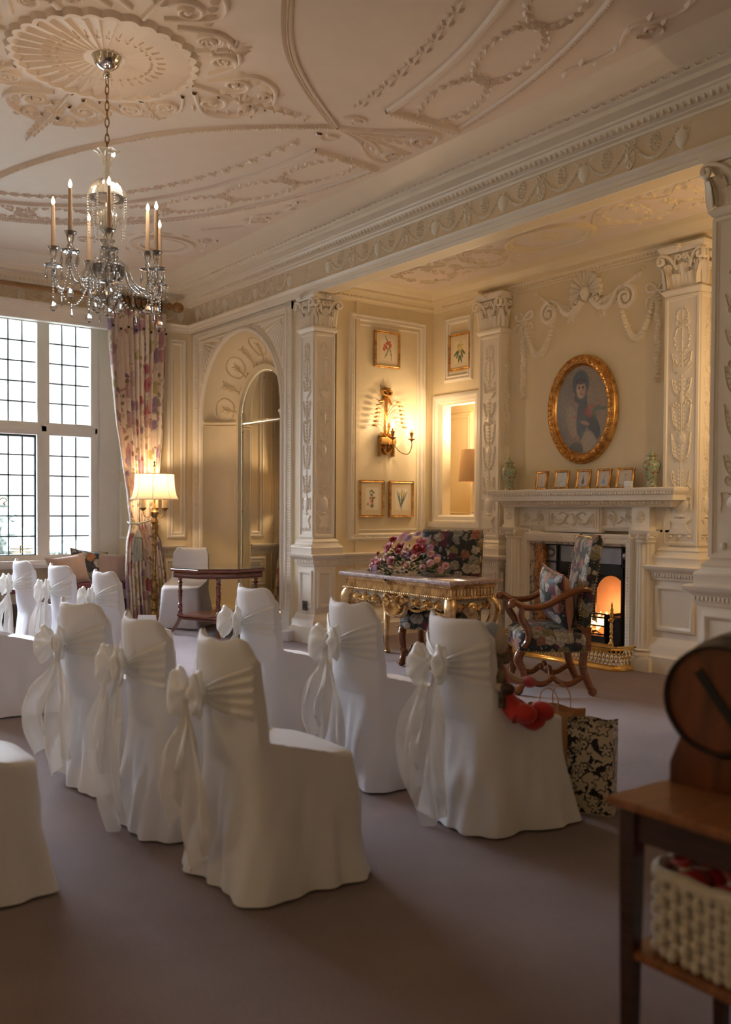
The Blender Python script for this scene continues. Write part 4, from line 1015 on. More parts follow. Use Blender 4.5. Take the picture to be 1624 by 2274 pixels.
# fender
fd = thing('fender', 'pierced polished brass hearth fender with moulded rims', 'fender', (-6.06, 6.66, 0))
F0, F1, D = -.72, .76, .22
pth = [(F1, .25), (F1 - .0, .03), (F1 - .06, -.02), (F1 - .10, -.03), (F0 + .10, -.03), (F0 + .06, -.02), (F0, .03), (F0, .25)]
pth = [(F1, .28), (F1, .02), (F1 - .05, -.04), (F0 + .05, -.04), (F0, .02), (F0, .28)]
m = MB(); m.sweep(pth, [(.0, 0), (.05, 0), (.05, .012), (.035, .02), (.03, .032), (.012, .045), (.0, .05)]); m.build('base_rim', M['brass'], fd)
m = MB(); m.sweep(pth, [(-.012, .175), (.012, .175), (.02, .185), (.016, .195), (.022, .203), (.0, .215), (-.014, .205), (-.012, .175)]); m.build('top_rim', M['brass'], fd)
m = MB()
segs = list(zip(pth, pth[1:]))
for (a, b_) in segs:
    A_, B_ = Vector(a), Vector(b_); d = B_ - A_; n = max(1, round(d.length / .045)); d /= n
    for k in range(n):
        p, q = A_ + d * k, A_ + d * (k + 1); c = (p + q) / 2
        for s_, e_ in (((p.x, p.y, .045), (q.x, q.y, .18)), ((q.x, q.y, .045), (p.x, p.y, .18))): m.tube([s_, ((s_[0] + e_[0]) / 2, (s_[1] + e_[1]) / 2, (s_[2] + e_[2]) / 2 + .0), e_], .0045, 4)
        for zz in (.08, .112, .145): m.ell((c.x, c.y, zz), (.012, .008, .012), 6, 4)
        m.ell((p.x, p.y, .112), (.009, .007, .016), 6, 4)
m.build('pierced_gallery', M['brass'], fd)
# ================= covered banquet chairs =================
def slipcover(seed, lift=0.0, puddle=.03):
    """fitted cover: back slab, seat and skirt in one draped surface. faces +y"""
    rnd = random.Random(seed); NC = 120
    ph = [rnd.uniform(0, 6.28) for _ in range(8)]; am = [rnd.uniform(.4, 1) for _ in range(8)]
    cols = []; hxe = .240
    xr_edge = lambda x, h: abs(x) / h
    for j in range(NC):
        a = 2 * PI * j / NC          # angle, 0 = +x, pi/2 = front (+y)
        c, s_ = math.cos(a), math.sin(a)
        def sq(hx, yb, yf, p=4.2):
            k = (abs(c) ** p + abs(s_) ** p) ** (-1 / p)
            x = hx * c * k; y = (yb + yf) / 2 + (yf - yb) / 2 * s_ * k
            return x, y
        hx_, hy_ = sq(.262, -.27, .262, 5)                # hem
        ex_, ey_ = sq(.240, -.235, .245, 5)               # seat edge
        front = max(0, min(1, (ey_ + .215) / .16))                     # 0 for the back columns, 1 for seat columns
        # back slab section: curved, concave side to the sitter
        side = c * (abs(c) ** 4.2 + abs(s_) ** 4.2) ** (-1 / 4.2)
        def slab(z):
            w = lerp(.236, .222, sm((z - .45) / .4)); x = w * side
            yc = -.25 + .085 * (x / w) ** 2 - .035 * sm((z - .5) / .45)
            th = .022 * (1 - .3 * sm((z - .85) / .1))
            return x, yc + th * max(-1, min(1, s_ * 2.2))
        xr = abs(side)
        ztop = .925 + .016 * math.exp(-((side + .80) / .10) ** 2) + .010 * math.exp(-((side - .72) / .14) ** 2) - .055 * sm((xr - .80) / .20) ** 1.5 - .004 * math.sin(9 * side + ph[0])
        P = []
        # top ridge down the slab
        xt, yt = slab(.93); ym = -.25 + .085 * side * side - .035
        P.append((xt * .97, lerp(yt, ym, .75), ztop)); P.append((xt * .99, lerp(yt, ym, .3), ztop - .006))
        zs = [.90, .86, .80, .74, .68, .62, .57]
        for z in zs: x, y = slab(z); zz = min(z, ztop - .02 - (.90 - z) * .01) if z > .85 else z; P.append((x, y, zz))
        x0, y0, z0 = P[-1]
        # to the seat edge: seat columns roll over the seat, side columns stretch diagonally
        nseg = 10
        za = lerp(.44, .487, sm(front))
        for k in range(1, nseg + 1):
            t = k / nseg
            flat_ = lerp(z0, za, min(1, t * 2.0) ** .6) if t < .5 else za + .008 * math.sin(PI * (t - .5) / .5) - .018 * sm((t - .85) / .15)
            lin = lerp(z0, .462, t ** .75)
            wgt = sm(front) * sm((ey_ + .12) / .25)
            edge = sm((xr_edge(ex_, hxe) - .86) / .14)
            zz = lerp(lin, flat_, wgt)
            # web of cloth stretched from the back to the seat side
            zz += edge * front * .05 * math.sin(PI * t) * (1 - sm((ey_ - .02) / .22))
            P.append((lerp(x0, ex_, t), lerp(y0, ey_, t ** 1.15 if front > 0 else t), zz))
        x1, y1, z1 = P[-1]
        for k in range(1, 17):
            t = k / 16
            fl = t ** 1.2
            x = lerp(x1, hx_, sm(t)); y = lerp(y1, hy_, sm(t)); z = lerp(z1, .012, t)
            f = 0
            for i, n_ in enumerate((3, 5, 8, 11, 14, 21)): f += am[i] * math.sin(n_ * a + ph[i] + 1.2 * t * (i % 3 - 1)) / (1 + i * .5)
            off = .021 * f * fl + .010 * t + .012 * t * t + .010 * math.sin(9 * a - 6 * t + ph[7]) * sm(t * 1.6) * (1 - .4 * t) + .006 * math.sin(17 * a + 4 * t + ph[5]) * t
            # bagging low on the sides
            off += .025 * math.exp(-((t - .35) / .25) ** 2) * max(0, s_) * (.5 + .5 * math.sin(2 * a + ph[6]))
            kk = abs(c * s_) * 2
            off += puddle * kk ** 3 * t ** 4 * (1 if s_ > 0 else .2)
            z += lift * kk * t ** 3 * (1 if (c < 0) == (seed % 2 == 0) else 0)
            nl = math.hypot(c, s_); x += c * off; y += s_ * off
            P.append((x, y, max(z, .008)))
        cols.append(P)
    rows = [[cols[j][i] for j in range(NC)] for i in range(len(cols[0]))]
    m = MB(); m.grid(rows, closed_u=True, flip=True)
    n = len(rows[0]); m.f.append(list(range(n))); m.mi.append(0)
    return m
def sash_parts(par, seed):
    rnd = random.Random(seed * 7 + 1)
    zc = .735; yb = -.322
    # band round the back, gathered to the knot
    rows = []
    for i in range(41):
        t = i / 40; x = lerp(-.238, .238, t); q = abs(x) / .238; w = lerp(.02, .10, q ** .8)
        y = -.25 + .085 * q * q - .035 * sm((zc - .5) / .45) - .027 - .006 * (1 - q)
        zz = zc - .02 + .035 * q
        rows.append([(x, y - .0045 * (1 + math.sin(k * 1.25 + seed)) * (.4 + q) - .002, zz + w * (k / 24 - .5) * 2 + .0) for k in range(25)])
    m = MB(); m.grid(rows); band = m.build('sash', M['organza'], par, smooth=80)
    def loop(sg, L_, H_, wd, droop):
        """soft puffed lobe of ribbon, pleats running out from the knot"""
        rows = []; n = 16; K = 36
        for i in range(n + 1):
            t = i / n; h = (.012 + H_ * sm(t * 1.5)) * math.sqrt(max(0, 1 - max(0, (t - .62) / .38) ** 2.6)) ; th = .010 + wd * math.sin(PI * min(1, t * .92)) ** .8; r_ = []
            for k in range(K):
                a_ = 2 * PI * k / K; pl = 1 + .10 * math.sin(7 * a_ + seed) * min(1, t * 2)
                r_.append((sg * (L_ * t + .012 * math.cos(5 * a_) * t) , yb - .028 - .018 * t + th * math.cos(a_) * pl * .55, zc - droop * t * t + h * math.sin(a_) * pl))
            rows.append(r_)
        mb = MB(); mb.grid(rows, closed_u=True); return mb
    loop(-1, .165 + rnd.uniform(-.02, .02), .082, .055, .045).build('bow_loop', M['organza'], band, smooth=80)
    loop(1, .105 + rnd.uniform(-.015, .015), .074, .05, .0).build('bow_loop', M['organza'], band, smooth=80)
    m = MB(); m.ell((0, yb - .03, zc - .005), (.026, .022, .034), 12, 8)
    for k in range(6): q = k * PI / 3; m.ell((.014 * math.cos(q), yb - .045, zc + .02 * math.sin(q)), (.009, .01, .02), 6, 4)
    m.build('knot', M['organza'], band)
    def tail(x1, z1, w1, out, tw, ph):
        rows = []; n = 30
        for i in range(n + 1):
            t = i / n; z = zc - .03 - (zc - z1) * t; xc = x1 * sm(t * 1.3) + .012 * math.sin(7 * t + ph); yc = yb - .035 + .015 * math.sin(4 * t + ph) - out * math.sin(PI * min(1, t * .9)) + .05 * t
            w = lerp(.016, w1, sm(t * 2.2)) * (1 - .35 * sm((t - .8) / .2)); r_ = []
            for k in range(11):
                s_ = (k / 10 - .5) * 2; f = .016 * math.sin(s_ * 6 + ph + 3 * t) * sm(t * 3) + .006 * math.sin(s_ * 14 + 9 * t)
                r_.append((xc + w * s_ * math.cos(tw * t), yc + f - abs(w * s_ * math.sin(tw * t)), z + .06 * s_ * sm((t - .7) / .3) + .01 * math.sin(3 * s_ + 8 * t)))
            rows.append(r_)
        mb = MB(); mb.grid(rows); return mb
    tail(-.12, .20 + rnd.uniform(-.05, .08), .105, .05, .7, rnd.uniform(0, 6)).build('tail', M['organza'], band, smooth=80)
    tail(.035, .08 + rnd.uniform(-.02, .08), .135, .03, -.3, rnd.uniform(0, 6)).build('tail', M['organza'], band, smooth=80)
def make_chair(seed, lift=0, sash=True, puddle=.03):
    t = thing('banquet_chair', '', 'chair')
    for sx, sy in ((-.185, -.185), (.185, -.185), (-.185, .18), (.185, .18)):
        m = MB(); m.loft([[(sx - a, sy - a, z), (sx + a, sy - a, z), (sx + a, sy + a, z), (sx - a, sy + a, z)] for a, z in ((.012, 0), (.016, .30))]); m.build('leg', M['antique'] if False else LEGM, t)
    slipcover(seed, lift, puddle).build('slipcover', M['slip'], t, smooth=80)
    if sash: sash_parts(t, seed)
    return t
LEGM = basic('dark_gold_painted_leg', (.16, .09, .03), .4, .4, var=.2)
GR = 'white covered banquet chairs set out in rows'
protos = [make_chair(1), make_chair(2, .06), make_chair(5, 0, True, .045)]
used = set()
def put(k, x, y, rot, label, sc=None):
    p = protos[k]
    if k not in used: used.add(k); o = p; o.location = (x, y, 0); o.rotation_euler = (0, 0, R(rot)); o['label'] = label; o['group'] = GR
    else: o = dup(p, (x, y, 0), R(rot), label, GR)
    return o
put(2, -3.12, 1.87, -3, 'largest white covered chair in the near row, front hem puddled on open carpet')
put(0, -3.87, 1.87, -2, 'white covered chair with drooping bow, second from the aisle in the near row')
put(1, -4.70, 1.87, 8, 'white covered chair whose lifted hem shows one short leg on the carpet')
put(1, -6.68, 1.86, 2, 'white covered chair across the aisle, only its seat showing at the photo edge')
put(0, -3.66, .83, 0, 'nearest white covered chair at the left edge, only a rounded seat corner showing')
put(0, -3.11, 3.03, -6, 'white covered chair with a stuffed toy on its seat beside the gift bag')
put(2, -3.93, 3.03, -4, 'white covered chair directly in front of the gilt table and left of the toy chair')
put(1, -4.99, 3.06, -2, 'white covered chair in front of the octagonal table and the arched mirror')
put(2, -6.85, 2.83, 0, 'white covered chair with a folded white card on its seat')
put(0, -7.80, 2.80, 3, 'white covered chair in front of the beige cushion on the window seat')
put(1, -8.60, 2.74, 0, 'farthest left white covered chair, below the brass window stay')
t = make_chair(9, 0, False, .02); t.location = (-10.28, 4.90, 0); t.rotation_euler = (0, 0, R(-135)); t['label'] = 'white covered chair without a bow, facing the room behind the octagonal table'
card = MB(); card.add([(-.07, -.04, 0), (.07, -.04, 0), (.07, 0, .09), (-.07, 0, .09), (.07, .045, 0), (-.07, .045, 0)], [(0, 1, 2, 3), (3, 2, 4, 5)])
card = card.build('place_card', M['white_paper'], None, 0); card.location = (-6.80, 2.92, .494); card.rotation_euler = (0, 0, R(50)); tag(card, 'white folded card standing on the seat of a covered chair', 'card')
# ================= octagonal table =================
t = thing('octagonal_table', 'octagonal red mahogany table with reeded edge, turned legs and lower shelf', 'table', (-9.50, 4.93, 0), R(17))
def octo(r, z, k=.4142): 
    a = r; b = r * k; return [(a, -b, z), (a, b, z), (b, a, z), (-b, a, z), (-a, b, z), (-a, -b, z), (-b, -a, z), (b, -a, z)]
m = MB(T(0, 0, .0)); m.loft([octo(.50, .712), octo(.515, .72), octo(.515, .742), octo(.505, .75)]); m.loft([octo(.47, .645), octo(.49, .65), octo(.49, .655), octo(.47, .66), octo(.47, .70), octo(.49, .712)]); m.build('table_top', M['mahog'], t, 25)
m = MB()
P8 = [Vector(p) for p in octo(.478, .682)]
for i in range(8):
    a, b = P8[i], P8[(i + 1) % 8]; n = int((b - a).length / .0115)
    for k in range(n): p = a.lerp(b, (k + .5) / n); m.tube([p + V(0, 0, -.026), p, p + V(0, 0, .026)], [.004, .014, .004], 5)
m.build('reeded_edge', M['mahog'], t)
m = MB(); m.loft([octo(.508, .751), octo(.508, .757)]); gt, nt, b = new_mat('glass_table_cover'); b.inputs['Base Color'].default_value = (.12, .13, .12, 1); b.inputs['Roughness'].default_value = .03; b.inputs['Coat Weight'].default_value = 1
m.build('glass_cover', gt, t, 0)
TURN = [(.024, .0), (.020, .01), (.025, .02), (.018, .035), (.024, .05), (.024, .075), (.017, .08), (.025, .09), (.017, .10), (.019, .14), (.024, .20), (.018, .205), (.025, .215), (.025, .245), (.018, .25), (.022, .30), (.017, .31), (.025, .32), (.025, .335), (.017, .345), (.022, .37), (.018, .38), (.026, .40)]
for q in range(4):
    a = q * PI / 2 + PI / 4 + .02; c, s_ = math.cos(a), math.sin(a); lx, ly = .42 * c, .42 * s_
    m = MB(T(lx, ly, .25)); m.lathe(TURN, seg=12); m.M = T(lx, ly, 0) @ rz(a)
    m.box(-.024, -.024, .62, .024, .024, .68); 
    pts = [(0, .25), (.0, .20), (.02, .14), (.07, .06), (.11, .015), (.13, .0)]
    m.loft([[(x - .022, -.018, z + (.0)), (x + .022, -.018, z), (x + .022, .018, z), (x - .022, .018, z)] for x, z in catmull([(a_, b_) for a_, b_ in pts], 4)])
    m.box(-.024, -.024, .20, .024, .024, .26); m.build('leg', M['mahog'], t)
m = MB(); m.M = rz(.02); m.loft([octo(.33, .20, .9), octo(.34, .205, .9), octo(.34, .222, .9), octo(.33, .228, .9)])
P8 = [Vector(p) for p in octo(.325, .185, .9)]
for i in range(8):
    a, b = P8[i], P8[(i + 1) % 8]; n = int((b - a).length / .012)
    for k in range(n): p = a.lerp(b, (k + .5) / n); m.ell(p, (.006, .006, .014), 5, 4)
m.loft([octo(.315, .168, .9), octo(.32, .20, .9)]); m.build('lower_shelf', M['mahog'], t, 25)
# ================= gilt console table =================
GX0, GX1, GY0, GY1 = -7.345, -5.76, 5.09, 5.69
t = thing('gilt_table', 'carved and gilded table with pink marble top and shell apron', 'table', ((GX0 + GX1) / 2, (GY0 + GY1) / 2, 0)); gw, gd = (GX1 - GX0) / 2, (GY1 - GY0) / 2
m = MB(); m.rects(0, 0, [(gw - .02, gd - .02, .782), (gw, gd, .787), (gw + .004, gd + .004, .80), (gw, gd, .815), (gw - .008, gd - .008, .82)]); m.build('marble_top', M['pinkmarble'], t)
m = MB(); m.rects(0, 0, [(gw - .05, gd - .05, .68), (gw - .05, gd - .05, .76), (gw - .035, gd - .035, .77), (gw - .03, gd - .03, .782)])
for (cx, n, fr, W) in ((0, 34, frame((0, -gd + .05, 0), (1, 0, 0), (0, 0, 1), (0, -1, 0)), gw - .05), (0, 13, frame((gw - .05, 0, 0), (0, 1, 0), (0, 0, 1), (1, 0, 0)), gd - .05), (0, 13, frame((-gw + .05, 0, 0), (0, -1, 0), (0, 0, 1), (-1, 0, 0)), gd - .05)):
    m.M = fr; st = 2 * W / n
    for k in range(n):
        a = -W + st * (k + .5); pts = [(a - st * .38, .688)] + [(a - st * .38 * math.cos(PI * i / 6), .738 + st * .38 * math.sin(PI * i / 6)) for i in range(7)] + [(a + st * .38, .688)]
        m.stroke(pts, .0055, .013)
m.build('fluted_frieze', M['gold'], t)
m = MB()
for (fr, W) in ((frame((0, -gd + .035, 0), (1, 0, 0), (0, 0, 1), (0, -1, 0)), gw - .03), (frame((gw - .035, 0, 0), (0, 1, 0), (0, 0, 1), (1, 0, 0)), gd - .03), (frame((-gw + .035, 0, 0), (0, -1, 0), (0, 0, 1), (-1, 0, 0)), gd - .03)):
    m.M = fr; n = int(2 * W / .026)
    for k in range(n + 1): m.ell((-W + k * 2 * W / n, .672, .0), (.012, .012, .012), 8, 5)
m.M = Matrix.Identity(4); m.rects(0, 0, [(gw - .045, gd - .045, .655), (gw - .035, gd - .035, .66), (gw - .035, gd - .035, .682), (gw - .05, gd - .05, .69)]); m.build('bead_moulding', M['gold'], t)
m = MB()
m.box(-gw + .07, -gd + .07, .56, gw - .07, -gd + .09, .66); m.box(gw - .09, -gd + .07, .56, gw - .07, gd - .07, .66); m.box(-gw + .07, -gd + .07, .56, -gw + .09, gd - .07, .66); m.box(-gw + .07, gd - .09, .60, gw - .07, gd - .07, .66)
m.build('painted_apron', M['paleapron'], t)
m = MB(frame((0, -gd + .07, 0), (1, 0, 0), (0, 0, 1), (0, -1, 0)))
m.fan(0, .60, .13, PI + .25, 2 * PI - .25, 11, .045)
for k in range(11): q = lerp(PI + .3, 2 * PI - .3, k / 10); m.stroke([(.02 * math.cos(q), .60 + .02 * math.sin(q)), (.125 * math.cos(q), .60 + .125 * math.sin(q))], [.004, .010], .06)
m.rosette(0, .615, .045, 12, .05); 
for sg in (-1, 1):
    m.spiral(sg * .125, .60, .05, .012, 1.3, 0, .014, .04, sg); m.stroke(catmull([(sg * .03, .62), (sg * .10, .655), (sg * .15, .64)], 5), .014, .045)
    m.stroke(catmull([(sg * .16, .57), (sg * .13, .50), (sg * .06, .46), (0, .452)], 5), [.018] * 10 + [.01] * 6, .035)
    for c in (.27, .42, .56):
        m.spiral(sg * c, .60, .038, .008, 1.4, sg, .010, .035, sg)
        for k in range(5): m.leaf(sg * (c + .03), .575, PI / 2 + (k - 2) * .45, .075 - .008 * abs(k - 2), .013, .04)
        m.stroke(catmull([(sg * (c - .06), .56), (sg * c, .585), (sg * (c + .07), .56)], 5), .012, .03)
    for k in range(16): q = k / 15; m.leaf(sg * (.18 + .5 * q), .562 - .018 * math.sin(q * 9), -PI / 2 + sg * .5, .035, .012, .03)
m.M = frame((gw - .07, 0, 0), (0, 1, 0), (0, 0, 1), (1, 0, 0)); m.rosette(0, .575, .05, 12, .04); m.dome(0, .575, .062, .062, .03); m.dome(0, .575, .04, .04, .045); m.bead(0, .575, .015, .06)
for sg in (-1, 1):
    m.stroke(catmull([(sg * .06, .56), (sg * .11, .60), (sg * .16, .57), (sg * .2, .63)], 5), .012, .03)
    for k in range(5): m.leaf(sg * (.08 + .025 * k), .57, PI / 2 - sg * (k - 2) * .3, .06, .012, .03)
m.build('carved_ornament', M['gold'], t)
for sx in (-1, 1):
    for sy in (-1, 1):
        m = MB(T(sx * (gw - .085), sy * (gd - .085), 0) @ rz(math.atan2(sy, sx)))
        pts = catmull([(.0, 0, .66), (.045, 0, .60), (.05, 0, .52), (.0, 0, .40), (-.045, 0, .27), (-.03, 0, .14), (.03, 0, .05), (.05, 0, .02)], 5)
        rad = [interp([(0, .05), (.15, .055), (.3, .045), (.6, .026), (.85, .024), (.95, .036), (1, .03)], i / (len(pts) - 1)) for i in range(len(pts))]
        m.tube(pts, rad, 10)
        for sg in (-1, 1):
            pp = [(.055 + .0, sg * .035, .64)]
            for k in range(14): q = k / 13; a = PI / 2 - q * 2.3 * PI; rr = lerp(.045, .010, q); pp.append((.05 + rr * math.cos(a), sg * .03, .56 + rr * math.sin(a)))
            m.tube([V(*p) for p in pp], .012, 6)
        m.ell((.045, 0, .02), (.04, .035, .02), 10, 6)
        for k in range(5): m.ell((.02, (k - 2) * .016, .645), (.04, .008, .018), 6, 4)
        m.build('leg', M['gold'], t)
# ================= walnut chairs in dark floral velvet =================
def nails(mb, pts, step=.018, r=.005):
    pts = [Vector(p) for p in pts]
    for a, b in zip(pts, pts[1:]):
        n = max(1, int((b - a).length / step))
        for k in range(n): p = a.lerp(b, k / n); mb.ell(p, r, 5, 3)
def carved_chair(arms, loc, rot, label):
    """origin on the floor under the seat centre; faces +y"""
    t = thing('carved_chair', label, 'chair', (loc[0], loc[1], 0), R(rot - 90)); W, D = .31, .27
    def pad(rows): return rows
    m = MB()     # seat
    L_ = []
    for hx, hy, z in ((W, D, .335), (W + .004, D + .004, .345), (W + .006, D + .006, .44), (W, D, .47), (W - .04, D - .04, .50), (W - .14, D - .12, .525), (.04, .04, .53)):
        P = []
        for j in range(48):
            a = 2 * PI * j / 48; c, s_ = math.cos(a), math.sin(a); k = (abs(c) ** 9 + abs(s_) ** 9) ** (-1 / 9); P.append((hx * c * k, hy * s_ * k, z))
        L_.append(P)
    m.loft(L_); m.build('seat', DARKF, t, 60)
    m = MB(); q = .009
    def nail_run(pts): mm_ = MB(); nails(mm_, pts); mm_.build('nail_trim', M['brass'], t, 0)
    nail_run([(W + q, -D - q, .343), (W + q, D + q, .343), (-W - q, D + q, .343), (-W - q, -D - q, .343), (W + q, -D - q, .343)])
    def by(z): return -.235 - .10 * ((z - .45) / .78) ** 1.4
    for sx in (-1, 1):
        nail_run([(sx * (W - .005), by(z) - .042, z) for z in [.52 + .07 * k for k in range(11)]])
        nail_run([(sx * (W - .008), by(z) + .052, z) for z in [.52 + .07 * k for k in range(11)]])
    nail_run([(W - .01, by(1.2) + .05, 1.205), (-W + .01, by(1.2) + .05, 1.205)])
    rows = []      # back
    for k in range(15):
        z = .50 + .72 * k / 14; y = by(z); th = .05 * (1 if k < 14 else .5); P = []
        for j in range(36):
            a = 2 * PI * j / 36; c, s_ = math.cos(a), math.sin(a); kk = (abs(c) ** 7 + abs(s_) ** 7) ** (-1 / 7)
            xx = (W - .012 - (.01 if k in (0, 14) else 0)) * c * kk; P.append((xx, y + th * s_ * kk * (1 + (.35 * (1 - (xx / W) ** 2) if s_ > 0 else 0)), z))
        rows.append(P)
    m = MB(); m.loft(rows); m.build('backrest', DARKF, t, 60)
    wd = M['walnut']
    for sx in (-1, 1):
        m = MB(); m.box(sx * (W - .03) - .018, by(.5) - .045, .34, sx * (W - .03) + .018, by(.5) + .03, .52)
        pts = catmull([(sx * (W - .035), -.235, .34), (sx * (W - .035), -.225, .22), (sx * (W - .035), -.265, .10), (sx * (W - .035), -.30, .035), (sx * (W - .035), -.315, .02)], 6)
        m.tube(pts, [interp([(0, .032), (.4, .030), (.75, .028), (.9, .036), (1, .038)], i / (len(pts) - 1)) for i in range(len(pts))], 10); m.ell((sx * (W - .035), -.30, .033), (.03, .038, .033), 10, 6)
        m.build('rear_leg', wd, t)
        m = MB()
        pts = catmull([(sx * (W - .035), .24, .34), (sx * (W - .035), .265, .27), (sx * (W - .035), .225, .17), (sx * (W - .035), .235, .08), (sx * (W - .035), .27, .03)], 6)
        m.tube(pts, [interp([(0, .034), (.2, .038), (.5, .027), (.8, .028), (1, .038)], i / (len(pts) - 1)) for i in range(len(pts))], 10); m.ell((sx * (W - .035), .265, .033), (.032, .04, .033), 10, 6)
        m.build('front_leg', wd, t)
        m = MB()
        for a, b, sgn in ((-.27, 0, 1), (.25, 0, -1)):
            pts = catmull([(sx * (W - .035), a, .15), (sx * (W - .035), a * .78, .135), (sx * (W - .035), a * .5, .09), (sx * (W - .035), a * .25, .09), (sx * (W - .035), 0, .14)], 5); m.tube(pts, .023, 8)
        m.ell((sx * (W - .035), 0, .135), (.022, .02, .026), 8, 6); m.build('side_stretcher', wd, t)
        if arms:
            m = MB(); X = sx * (W + .03)
            pts = catmull([(sx * (W - .01), -.27, .80), (X, -.20, .815), (X, -.06, .76), (X, .08, .685), (X, .22, .675), (X, .30, .715), (X + sx * .0, .325, .705), (X, .325, .675)], 6)
            m.tube(pts, [interp([(0, .027), (.3, .032), (.7, .030), (.9, .040), (1, .032)], i / (len(pts) - 1)) for i in range(len(pts))], 10, flat=.8); m.build('arm', wd, t)
            m = MB(); pts = catmull([(X, .25, .68), (X, .255, .60), (sx * (W + .015), .20, .50), (sx * (W + .01), .20, .42), (sx * (W + .01), .235, .37)], 6)
            m.tube(pts, [interp([(0, .030), (.4, .029), (1, .022)], i / (len(pts) - 1)) for i in range(len(pts))], 8); m.build('arm_support', wd, t)
    m = MB(); 
    for s_ in (-1, 1): m.tube(catmull([(0, 0, .15), (s_ * .06, 0, .18), (s_ * .13, 0, .19), (s_ * .19, 0, .13), (s_ * (W - .035), 0, .135)], 5), .018, 8)
    m.ell((0, 0, .16), (.035, .024, .024), 10, 6); m.build('centre_stretcher', wd, t)
    return t
cc = carved_chair(True, (-5.105, 5.53), 233, 'walnut open armchair in dark floral velvet, seen from its side before the lit fireplace')
cc['group'] = 'dark floral walnut chairs'
c2 = carved_chair(False, (-6.49, 5.625), -60, 'dark floral velvet chair tucked behind the gilded table, back showing above the flowers')
c2['group'] = 'dark floral walnut chairs'
def pillow(name, mat, loc, rot, size, label, cat='cushion', pipe=None, fat=.5, group=None, back=None):
    sx, sz = size; n = 20; m = MB(); A_, B_ = [], []
    def P(u, v, s_):
        a, b = (u - .5) * 2, (v - .5) * 2; k = max(0, (1 - abs(a) ** 2.4)) ** .5 * max(0, (1 - abs(b) ** 2.4)) ** .5
        pinch = 1 - .10 * (1 - abs(a) ** 2 if abs(b) > .5 else 0) * abs(b) ** 2 - 0
        pin2 = 1 - .10 * (1 - abs(b) ** 2) * abs(a) ** 2
        return (a * sx * pin2, s_ * k * fat * min(sx, sz) + .008 * math.sin(7 * a + 3) * k, b * sz * (1 - .10 * (1 - a * a) * b * b))
    for s_ in (-1, 1): m.cur = 0 if s_ < 0 else 1; m.grid([[P(i / n, j / n, s_) for i in range(n + 1)] for j in range(n + 1)], flip=s_ > 0)
    o = m.build(name, [mat, back or mat], None, 80); o.location = loc; o.rotation_euler = rot
    if pipe:
        pm = MB(); e = [P(i / n, 0, 0) for i in range(n)] + [P(1, i / n, 0) for i in range(n)] + [P(1 - i / n, 1, 0) for i in range(n)] + [P(0, 1 - i / n, 0) for i in range(n)]
        pm.tube([V(*p) for p in e], .006, 6, closed=True); pm.build('piping', pipe, o)
    return tag(o, label, cat, group)
rust = basic('rust_cord', (.30, .10, .06), .6, var=.1); rustv = basic('rust_silk', (.34, .15, .08), .5, var=.1, sheen=.4)
pillow('cushion', DARKF, (-4.985, 5.50, .735), (R(10), R(8), R(243 + 90)), (.225, .225), 'square dark floral cushion with rust piping propped on the armchair seat', pipe=rust, fat=.42, back=rustv)
pillow('cushion', DARKF, (-6.61, 5.89, .70), (R(-14), 0, R(-60 + 90)), (.22, .20), 'dark floral cushion leaning on the chair back behind the gilded table', pipe=rust)
# ================= window seat =================
t = thing('window_seat', 'long grey limed wooden window seat bench under the leaded window', 'bench', (-11.5, 2.1, 0))
m = MB(T(11.5, -2.1, 0)); m.box(GX + .1, -.4, .33, -11.215, 4.62, .395); m.box(-11.25, -.4, .28, -11.205, 4.62, .36); m.build('seat_board', M['palewood'], t)
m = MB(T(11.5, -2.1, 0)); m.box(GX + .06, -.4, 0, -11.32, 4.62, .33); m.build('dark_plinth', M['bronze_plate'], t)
for y0, y1, lab in ((3.05, 4.60, 'long plum tweed pad cushion on the window seat beneath the scatter cushions'), (1.6, 3.02, 'plum tweed pad cushion at the left photo edge of the window seat')):
    m = MB(); m.rects((GX + .12 - 11.20) / 2, (y0 + y1) / 2, [(.24, (y1 - y0) / 2 - .01, 0), (.25, (y1 - y0) / 2, .01), (.25, (y1 - y0) / 2, .075), (.24, (y1 - y0) / 2 - .01, .09)])
    o = m.build('seat_pad', M['bordeaux'], None, 60); o.location = (.0, 0, .397); tag(o, lab, 'seat pad', 'plum pads on the window seat')
pillow('cushion', M['beige_velvet'], (-11.30, 3.84, .655), (R(-12), R(-6), R(90 + 12)), (.27, .18), 'beige velvet cushion with cream piping, leftmost on the window seat', pipe=M['piping'], fat=.45)
pillow('cushion', floral('tapestry_floral_cushion_cloth', (.03, .03, .04), [(.60, .55, .50), (.60, .25, .08), (.35, .40, .45), (.60, .50, .20)], [(.50, .30, .30), (.50, .45, .40)], [(.06, .10, .08), (.08, .14, .10)], 9, 'Object', .5), (-11.40, 4.13, .69), (R(-16), R(8), R(90)), (.24, .20), 'dark floral tapestry cushion between two beige cushions on the window seat', pipe=M['antique'], fat=.4)
pillow('cushion', M['beige_velvet'], (-11.38, 4.40, .66), (R(-14), R(4), R(86)), (.25, .18), 'beige velvet cushion half behind the floral curtain', pipe=M['piping'], fat=.45)
